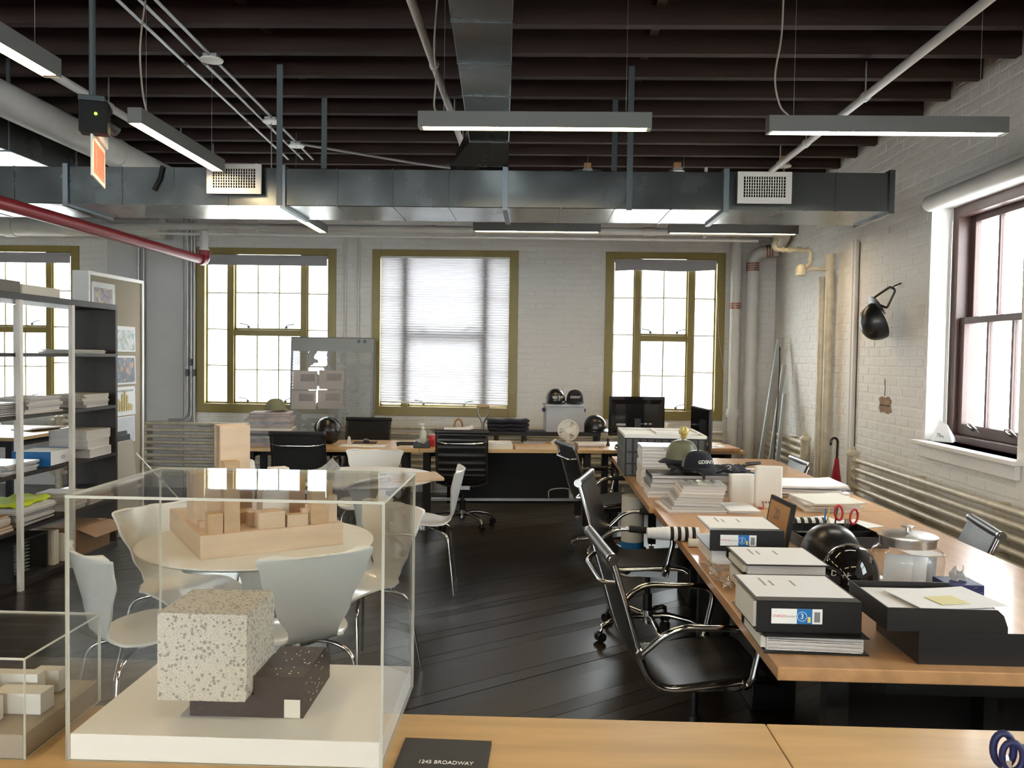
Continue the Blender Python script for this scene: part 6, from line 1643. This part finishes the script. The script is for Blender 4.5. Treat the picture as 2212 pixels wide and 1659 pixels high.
# newspapers right of the fan, small things, monitor
q = onb(3.25, 0.345); stack(q[0], q[1], zt, [(0.26, 0.20, 0.012, 'newsprint'), (0.26, 0.20, 0.012, 'paper'), (0.25, 0.2, 0.010, 'paper')], 'folded newspaper in the low pile behind the fan', 'low newspaper pile', 0.01, 5, BR, 'magazine', '-y')
t = thing('figurine', 'small black figurine beside the monitor', 'figurine', onb(3.43, 0.36))
mb = MB(); mb.lathe([(0, 0), (0.02, 0), (0.016, 0.02), (0.009, 0.035), (0.014, 0.055), (0.010, 0.07), (0, 0.078)], 14); mb.build('body', M['blackplastic'], t, smooth=50)
q = onb(3.50, 0.22); mouse((q[0], q[1], zt), rzb, 'dark mouse beside the foot of the big monitor')
q = onb(3.70, 0.30); monitor((q[0]-0.01, q[1], zt), 8, 0.545, 0.375, 0.105, 'large glossy black monitor seen from its back on the corner desk', True)
q = onb(3.62, 0.09); flat_box('keyboard', 'black keyboard in front of the big monitor', 'keyboard', q[0]-0.17, q[0]+0.17, q[1]-0.06, q[1]+0.06, zt, zt+0.016, 'blackplastic', BR, 0.004)
# corner desk things
q = onb(4.38, 0.08); flat_box('wood_board', 'thick wooden board on the corner desk', 'board', q[0]-0.20, q[0]+0.20, q[1]-0.14, q[1]+0.22, zt, zt+0.030, 'desk', BR)
flat_box('print_card', 'white card with a dark picture on the thick wooden board', 'print', q[0]-0.15, q[0]+0.10, q[1]-0.04, q[1]+0.13, zt+0.0305, zt+0.032, 'paper', BR, 0)
flat_box('dark_print', 'dark picture lying on the white card', 'print', q[0]-0.11, q[0]+0.04, q[1]-0.01, q[1]+0.09, zt+0.0325, zt+0.0333, 'darkcover', BR, 0)
q = onb(4.25, 0.30); flat_box('card_box', 'light blue card box standing on the thick wooden board', 'box', q[0]-0.09, q[0]+0.02, q[1]-0.02, q[1]+0.02, zt+0.0305, zt+0.165, pm('pale_blue_card', (0.20, 0.38, 0.46), 0.7), BR)
q = onb(3.98, 0.525); sheets(q[0], q[1], zt, 0.24, 0.17, 0.05, BR, 'mixed papers and envelopes on the corner desk', mat='newsprint', curl=0.02)
t = thing('desk_lamp_clip', 'white clip on a dark arm behind the big monitor', 'clip', onb(4.02, 0.66))
mb = MB(); mb.tube([(-0.2, 0, 0.13), (-0.05, 0, 0.15), (0.06, 0, 0.14)], 0.012, 8); mb.tube([(0.02, 0, 0.0), (0.02, 0, 0.14)], 0.01, 8); mb.build('arm', M['blackplastic'], t, smooth=40)
mb = MB(); mb.box(-0.012, 0.02, -0.01, 0.01, 0.155, 0.21, M=RY(15)); mb.build('clip', M['whiteplastic'], t)
# perforated metal panel behind the desk
def perf_panel():
    m = bpy.data.materials.new('perforated_grey_panel'); m.use_nodes = True
    nt = m.node_tree; N = nt.nodes; L = nt.links; b = N['Principled BSDF']
    b.inputs['Base Color'].default_value = (0.27, 0.28, 0.28, 1); b.inputs['Roughness'].default_value = 0.5; b.inputs['Metallic'].default_value = 0.2
    tc = N.new('ShaderNodeTexCoord'); sp = N.new('ShaderNodeSeparateXYZ'); L.new(tc.outputs['Object'], sp.inputs[0])
    def mth(op, a, bv=None, c=None):
        q = N.new('ShaderNodeMath'); q.operation = op
        for i, x in enumerate((a, bv, c)):
            if x is None: continue
            if isinstance(x, (int, float)): q.inputs[i].default_value = x
            else: L.new(x, q.inputs[i])
        return q.outputs[0]
    P = 0.0195; Q = P*0.866
    def lattice(ox, oz):
        fx = mth('SUBTRACT', mth('FRACT', mth('ADD', mth('DIVIDE', sp.outputs['X'], P), ox)), 0.5)
        fz = mth('SUBTRACT', mth('FRACT', mth('ADD', mth('DIVIDE', sp.outputs['Z'], 2*Q), oz)), 0.5)
        return mth('SQRT', mth('ADD', mth('POWER', mth('MULTIPLY', fx, P), 2.0), mth('POWER', mth('MULTIPLY', fz, 2*Q), 2.0)))
    dmin = mth('MINIMUM', lattice(0.0, 0.0), lattice(0.5, 0.5))
    nz = N.new('ShaderNodeTexNoise'); nz.inputs['Scale'].default_value = 6.5; nz.inputs['Detail'].default_value = 1.0; L.new(tc.outputs['Object'], nz.inputs['Vector'])
    on = mth('GREATER_THAN', nz.outputs['Fac'], 0.445)
    rad = mth('MULTIPLY', on, 0.0074)
    inside = mth('MULTIPLY', mth('LESS_THAN', mth('ABSOLUTE', sp.outputs['X']), 0.43), mth('LESS_THAN', sp.outputs['Z'], 1.62))
    hole = mth('MULTIPLY', mth('LESS_THAN', dmin, rad), inside)
    out = N['Material Output']; tr = N.new('ShaderNodeBsdfTransparent'); mx = N.new('ShaderNodeMixShader')
    L.new(hole, mx.inputs[0]); L.new(b.outputs[0], mx.inputs[1]); L.new(tr.outputs[0], mx.inputs[2]); L.new(mx.outputs[0], out.inputs['Surface'])
    return m
pp = thing('perforated_panel', 'grey perforated metal panel leaning before the olive window', 'panel', (-2.235, 8.90, 0.0), rot=(R(-3), 0, 0))
mb = MB(); mb.box(-0.455, 0.455, -0.001, 0.001, 0.003, 1.765); mb.build('sheet', perf_panel(), pp)
mb = MB(); mb.box(0.455, 0.475, -0.004, 0.02, 0.003, 1.765); mb.build('flange', M['greyhouse'], pp)
mb = MB(); mb.box(-0.455, 0.475, -0.004, 0.02, 1.765, 1.775); mb.build('flange', M['greyhouse'], pp)
for x in (0.29, 0.355):
    mb = MB(); mb.cyl((x, -0.0025, 1.735), (x, -0.0012, 1.735), 0.02, 18); mb.build('punched_disc', M['darksteel'], pp)
for k, (x, z) in enumerate(((-0.29, 1.20), (0.0, 1.21), (-0.30, 0.985), (-0.01, 0.995))):
    t = thing('taped_drawing', 'pale drawing taped to the perforated panel, ' + ['upper one by the window edge', 'upper one toward the panel middle', 'lower one by the window edge', 'lower one toward the panel middle'][k], 'print', (-2.235+x, 8.895-0.0, 0), rot=(R(-3), 0, 0))
    mb = MB(); mb.box(-0.135, 0.135, -0.006, -0.004, z, z+0.205); mb.build('sheet', translucent('tracing_paper_%d' % k, (0.62, 0.57, 0.55), (0.6, 0.57, 0.55), 0.35), t)
    mb = MB(); mb.box(-0.05, 0.11, -0.0068, -0.0062, z+0.09, z+0.17); mb.build('sketch', pm('pencil_%d' % k, (0.40, 0.37, 0.36), 0.9, var=0.4, vs=40, stretch=(6, 1, 1)), t)

# ================================================================== corner and right wall things
for k, (x0, y0, x1, y1, z1, w) in enumerate(((2.26, 8.62, 2.60, 9.0, 1.82, 0.030), (2.34, 8.52, 2.60, 8.80, 1.55, 0.026), (2.40, 8.42, 2.56, 8.62, 1.25, 0.026))):
    mb = MB(); p0, p1 = Vector((x0, y0, 0.02)), Vector((x1, y1, z1))
    mb.tube([p0, p1], w, 4, flat=(0, 1, 0))
    tag(mb.build('metal_bar', pm('grey_bar_%d' % k, (0.33, 0.34, 0.33), 0.45, 0.4)), ['longest grey metal bar leaning in the corner', 'middle grey metal bar leaning in the corner', 'shortest grey metal bar leaning in the corner'][k], 'metal bar')
mb = MB(); mb.tube(catmull([(2.42, 8.46, 0.5), (2.45, 8.5, 1.0), (2.5, 8.62, 1.5), (2.52, 8.7, 1.72), (2.56, 8.82, 1.70)], 6), 0.006, 6)
tag(mb.build('black_cable', M['blackmatte'], smooth=40), 'black cable hanging beside the leaning metal bars', 'cable')
# umbrella
t = thing('umbrella', 'closed red umbrella with a black crook handle by the radiator', 'umbrella', (2.46, 6.87, 0.0), rot=(R(-1.5), R(2.0), 0))
mb = MB(); mb.tube([(0, 0, 0.003), (0, 0, 0.12), (0, 0, 0.80)], [0.004, 0.007, 0.007], 8); mb.build('shaft', M['blackplastic'], t, smooth=40)
mb = MB()
def fold(u, v):
    a = u*2*PI; prof_ = [0.010, 0.026, 0.034, 0.036, 0.040, 0.030, 0.012]
    k = v*6; i = min(int(k), 5); r = lerp(prof_[i], prof_[i+1], k-i); r *= 1+0.28*sin(a*4+v*7)
    return (r*cos(a), r*sin(a), 0.10+v*0.70)
mb.sheet(fold, 32, 18, 0.0015); mb.build('canopy', pm('red_fabric', (0.38, 0.012, 0.02), 0.65), t, smooth=50)
mb = MB(); mb.tube([(0, 0, 0.79), (0, 0, 0.93)]+[(-0.028+0.028*cos(PI*k/10), 0, 0.93+0.032*sin(PI*k/10)) for k in range(11)]+[(-0.056, 0, 0.90)], 0.010, 10); mb.build('handle', M['glossblack'], t, smooth=50)
# helmet on the wall with karabiner
t = thing('wall_helmet', 'black helmet hanging from a karabiner on the right wall', 'helmet', (2.555, 6.36, 1.89), group=None); t.scale = (1.0, 1.15, 1.15)
s = 0.118
Mh = T(0.0, 0.02, 0.0) @ RY(0) @ RZ(0) @ RX(0) @ Matrix.Rotation(R(-118), 4, 'Y') @ RZ(90)
mb = MB(); mb.sheet(lambda u, v: (s*0.92*(cos(v*PI/2)**0.85 if v < 1 else 0)*cos(u*2*PI), s*1.05*(cos(v*PI/2)**0.85 if v < 1 else 0)*sin(u*2*PI), -0.04+s*1.15*sin(v*PI/2)), 30, 10, -0.004, M=Mh); mb.build('shell', M['helmet'], t, smooth=50)
mb = MB(); mb.sheet(lambda u, v: (s*0.95*(1+v*0.35*cos((u-0.5)*PI))*cos(-PI/2+(u-0.5)*2.6), s*1.06*(1+v*0.35*cos((u-0.5)*PI))*sin(-PI/2+(u-0.5)*2.6), -0.045-0.01*v), 16, 4, 0.005, M=Mh); mb.build('brim', M['helmet'], t, smooth=50)
mb = MB(); mb.tube([(0.03, -0.02, 0.10), (0.01, -0.01, 0.04)], 0.014, 8); mb.build('strap', M['darksteel'], t, smooth=40)
kb = fillet([(0.05, -0.045, 0.10), (0.0, 0.075, 0.145), (0.02, 0.06, 0.175), (0.08, -0.05, 0.235), (0.10, -0.09, 0.21), (0.06, -0.055, 0.10), (0.05, -0.045, 0.10)], 0.02, 4)
mb = MB(); mb.tube(kb, 0.008, 8); mb.build('karabiner', M['blackplastic'], t, smooth=40)
mb = MB(); mb.tube([(0.142, -0.085, 0.255), (0.09, -0.083, 0.235), (0.085, -0.08, 0.215)], 0.005, 6); mb.build('wall_hook', M['blackmatte'], t, smooth=40)
# folded paper on the sill
t = thing('paper_bag', 'folded white paper triangle with handwriting standing on the window sill', 'paper', (2.775, 5.70, 1.0605)); t.scale = (0.64, 0.64, 0.9)
mb = MB(); mb.add([(-0.11, 0.07, 0), (0.03, -0.11, 0), (0.09, 0.02, 0), (-0.02, 0.06, 0.155), (0.02, -0.02, 0.13), (0.10, -0.07, 0.01)], [(0, 1, 4, 3), (0, 3, 2), (1, 5, 4), (3, 4, 5, 2), (0, 2, 5, 1)]); mb.build('sheet', M['paper'], t)
text('handwriting', '79m', 0.045, M['dark_text'], t, Matrix(((0.60, -0.09, -0.79, -0.052), (-0.77, -0.20, -0.61, -0.010), (-0.1, 0.97, -0.19, 0.045), (0, 0, 0, 1))), 0.0004, shear=0.2)
# white foam wedge by the uprights
mb = MB(); mb.add([(0, 0, 0), (0, 0.16, 0), (0, 0.16, 0.62), (0, 0.10, 0.65), (0.015, 0, 0), (0.015, 0.16, 0), (0.015, 0.16, 0.62), (0.015, 0.10, 0.65)], [(0, 3, 2, 1), (4, 5, 6, 7), (0, 4, 7, 3), (3, 7, 6, 2), (2, 6, 5, 1), (1, 5, 4, 0)])
tag(mb.build('foam_board', M['whiteplastic'], None, (2.50, 7.86, 0.002)), 'white foam board wedge standing by the cream upright pipes', 'board')

# ================================================================== shelves of the bookcase
BXC = (BX0+BX1)/2
def mags(y, shelf, n, w, d, h0, h1, label, group, x=BXC+0.03, covers=('paper', 'greycover', 'paper2', 'paper3'), name='magazine', z=None, rj=5, spine='+y'):
    z = SH[shelf]+0.0008 if z is None else z; rn = random.Random(int(y*100)+shelf)
    for k in range(n):
        h = rn.uniform(h0, h1)
        book(x+rn.uniform(-0.012, 0.012), y+rn.uniform(-0.012, 0.012), z, w, d, h-0.0005, rn.uniform(-rj, rj), rn.choice(covers), label, group, 'pages', spine, name); z += h
    return z
mags(6.26, 4, 3, 0.24, 0.46, 0.007, 0.011, 'thin magazine on the highest shelf of the bookcase', 'magazines on the highest shelf')
mags(5.66, 3, 8, 0.27, 0.40, 0.010, 0.016, 'magazine in the pile on the second highest shelf nearer the window side post', 'magazine pile on the second highest shelf')
mags(6.36, 3, 6, 0.26, 0.33, 0.014, 0.020, 'spiral notebook in the pile against the end panel of the bookcase', 'spiral notebooks', name='book', covers=('paper2', 'paper', 'darkcover'))
mags(5.30, 3, 7, 0.26, 0.24, 0.010, 0.015, 'dark magazine in the pile beside a bookcase post', 'dark magazine pile', covers=('darkcover', 'greycover', 'darkcover'))
mags(6.36, 2, 3, 0.30, 0.34, 0.055, 0.075, 'thick white book in the pile on the middle shelf', 'thick white books', name='book', covers=('paper', 'paper2'))
mags(5.40, 2, 5, 0.28, 0.36, 0.012, 0.018, 'white portfolio in the pile on the middle shelf', 'white portfolios', name='book', covers=('paper', 'greycover'))
t = thing('box_file', 'blue and white box file on the middle shelf of the bookcase', 'box file', (BXC+0.03, 5.86, SH[2]+0.0008), R(4))
mb = MB(); mb.box(-0.13, 0.13, -0.15, 0.15, 0.004, 0.10); mb.build('carton', M['paper'], t, bevel=0.002)
mb = MB(); mb.box(-0.132, 0.132, -0.156, -0.151, 0.0, 0.104); mb.build('blue_end', M['blue'], t); mb = MB(); mb.box(-0.132, 0.132, 0.151, 0.156, 0, 0.104); mb.build('blue_end', M['blue'], t)
mb = MB(); mb.tube([(0.131, 0.02+0.02*cos(q*2*PI/14), 0.05+0.012*sin(q*2*PI/14)) for q in range(14)], 0.002, 6, closed=True); mb.build('finger_ring', M['steel'], t)
z = mags(5.56, 1, 9, 0.28, 0.38, 0.010, 0.017, 'magazine in the pile under the neon vest', 'magazine pile under the vest', covers=('paper', 'greycover', 'darkcover', 'paper'))
mb = MB(); mb.sheet(lambda u, v: (lerp(-0.14, 0.12, u), lerp(-0.24, 0.22, v), 0.018+0.010*noise.noise((u*4, v*4, 1))+0.006*sin(v*13)-0.03*max(0, u-0.9)*10*0.5), 16, 18, 0.008)
ve = tag(mb.build('neon_vest', pm('neon_yellow', (0.62, 0.80, 0.02), 0.75, bump=0.3, bs=60), None, (BXC+0.03, 5.56, z+0.012), (0, 0, R(5)), smooth=50), 'neon yellow safety vest folded on a magazine pile', 'vest')
mags(6.08, 1, 5, 0.27, 0.22, 0.022, 0.030, 'paperback in the short pile behind the neon vest', 'paperback pile on the lower shelf', name='book', covers=('paper', 'paper2', 'greycover'))
mags(6.40, 1, 7, 0.28, 0.32, 0.008, 0.022, 'mixed magazine in the pile at the end of the lower shelf', 'mixed magazine pile', covers=('paper', 'darkcover', 'paper3', 'card'))
mags(5.16, 1, 6, 0.26, 0.26, 0.014, 0.02, 'orange edged catalogue in the pile at the near post', 'catalogue pile', covers=('card', 'paper', 'card'))
# bottom: framed glass box, foam pieces, cardboard box
t = thing('glass_display', 'black framed glass display box on the lowest shelf', 'display box', (BXC+0.02, 5.52, SH[0]+0.0008))
for b in ((-0.13, 0.13, -0.20, -0.185), (-0.13, 0.13, 0.185, 0.20)):
    mb = MB(); mb.box(b[0], b[1], b[2], b[3], 0, 0.27); mb.build('frame', M['blackmatte'], t)
for zz in (0.0, 0.255):
    mb = MB(); mb.box(-0.13, 0.13, -0.185, 0.185, zz, zz+0.015); mb.build('frame', M['blackmatte'], t)
mb = MB(); mb.box(0.12, 0.124, -0.185, 0.185, 0.015, 0.255); mb.build('pane', M['glass'], t)
for k in range(9):
    mb = MB(); mb.box(-0.08, 0.06, -0.16, 0.10, 0.02+0.024*k, 0.024+0.024*k); mb.build('slat', pm('pale_teal_card', (0.36, 0.45, 0.47), 0.6) if k == 0 else bpy.data.materials['pale_teal_card'], t)
for k, (y, w, h) in enumerate(((5.84, 0.06, 0.25), (5.95, 0.05, 0.20))):
    flat_box('foam_block', ['tall white foam block beside the glass display box', 'short white foam block beside the tall one'][k], 'foam block', BXC-0.1, BXC+0.14, y-w/2, y+w/2, SH[0]+0.0008, SH[0]+h, 'paper2')
t = thing('cardboard_box', 'open brown cardboard box on the lowest shelf', 'box', (BXC+0.02, 6.30, SH[0]+0.0008), R(-4))
mb = MB(); mb.box(-0.15, 0.15, -0.21, 0.21, 0, 0.20); mb.build('carton', M['card'], t)
mb = MB(); mb.box(0, 0.16, -0.21, 0.21, 0, 0.004, M=T(0.151, 0, 0.20) @ RY(20)); mb.build('flap', M['card'], t)
mb = MB(); mb.box(-0.14, 0.14, -0.2, 0.2, 0.2005, 0.206); mb.build('flap', M['card'], t)
# boxes on top
flat_box('grey_carton', 'dark grey flat carton on top of the bookcase', 'box', BXC-0.16, BXC+0.15, 4.6, 5.42, 1.966, 2.045, pm('grey_carton', (0.20, 0.19, 0.175), 0.8))
flat_box('cream_carton', 'cream flat carton on top of the bookcase', 'box', BXC-0.15, BXC+0.16, 5.425, 5.86, 1.966, 2.03, 'paper2')
# papers on the far left desk
for k, (x, y, a) in enumerate(((-5.55, 7.98, 10), (-5.22, 8.55, -20), (-5.85, 8.55, 30))):
    sheets(x, y, TZ+0.0005, 0.32, 0.42, 0.012, a, ['mauve tinted papers on the desk behind the bookcase', 'white papers near the corner of the desk behind the bookcase', 'white papers further along the desk behind the bookcase'][k], mat='paper', curl=0.03)

mb = MB(); mb.tube([(-3.46, 7.05, 0.71), (-2.75, 7.0, 0.006)], 0.006, 6)
tag(mb.build('white_rod', M['whiteplastic'], smooth=40), 'thin white rod leaning against the beige board', 'rod')
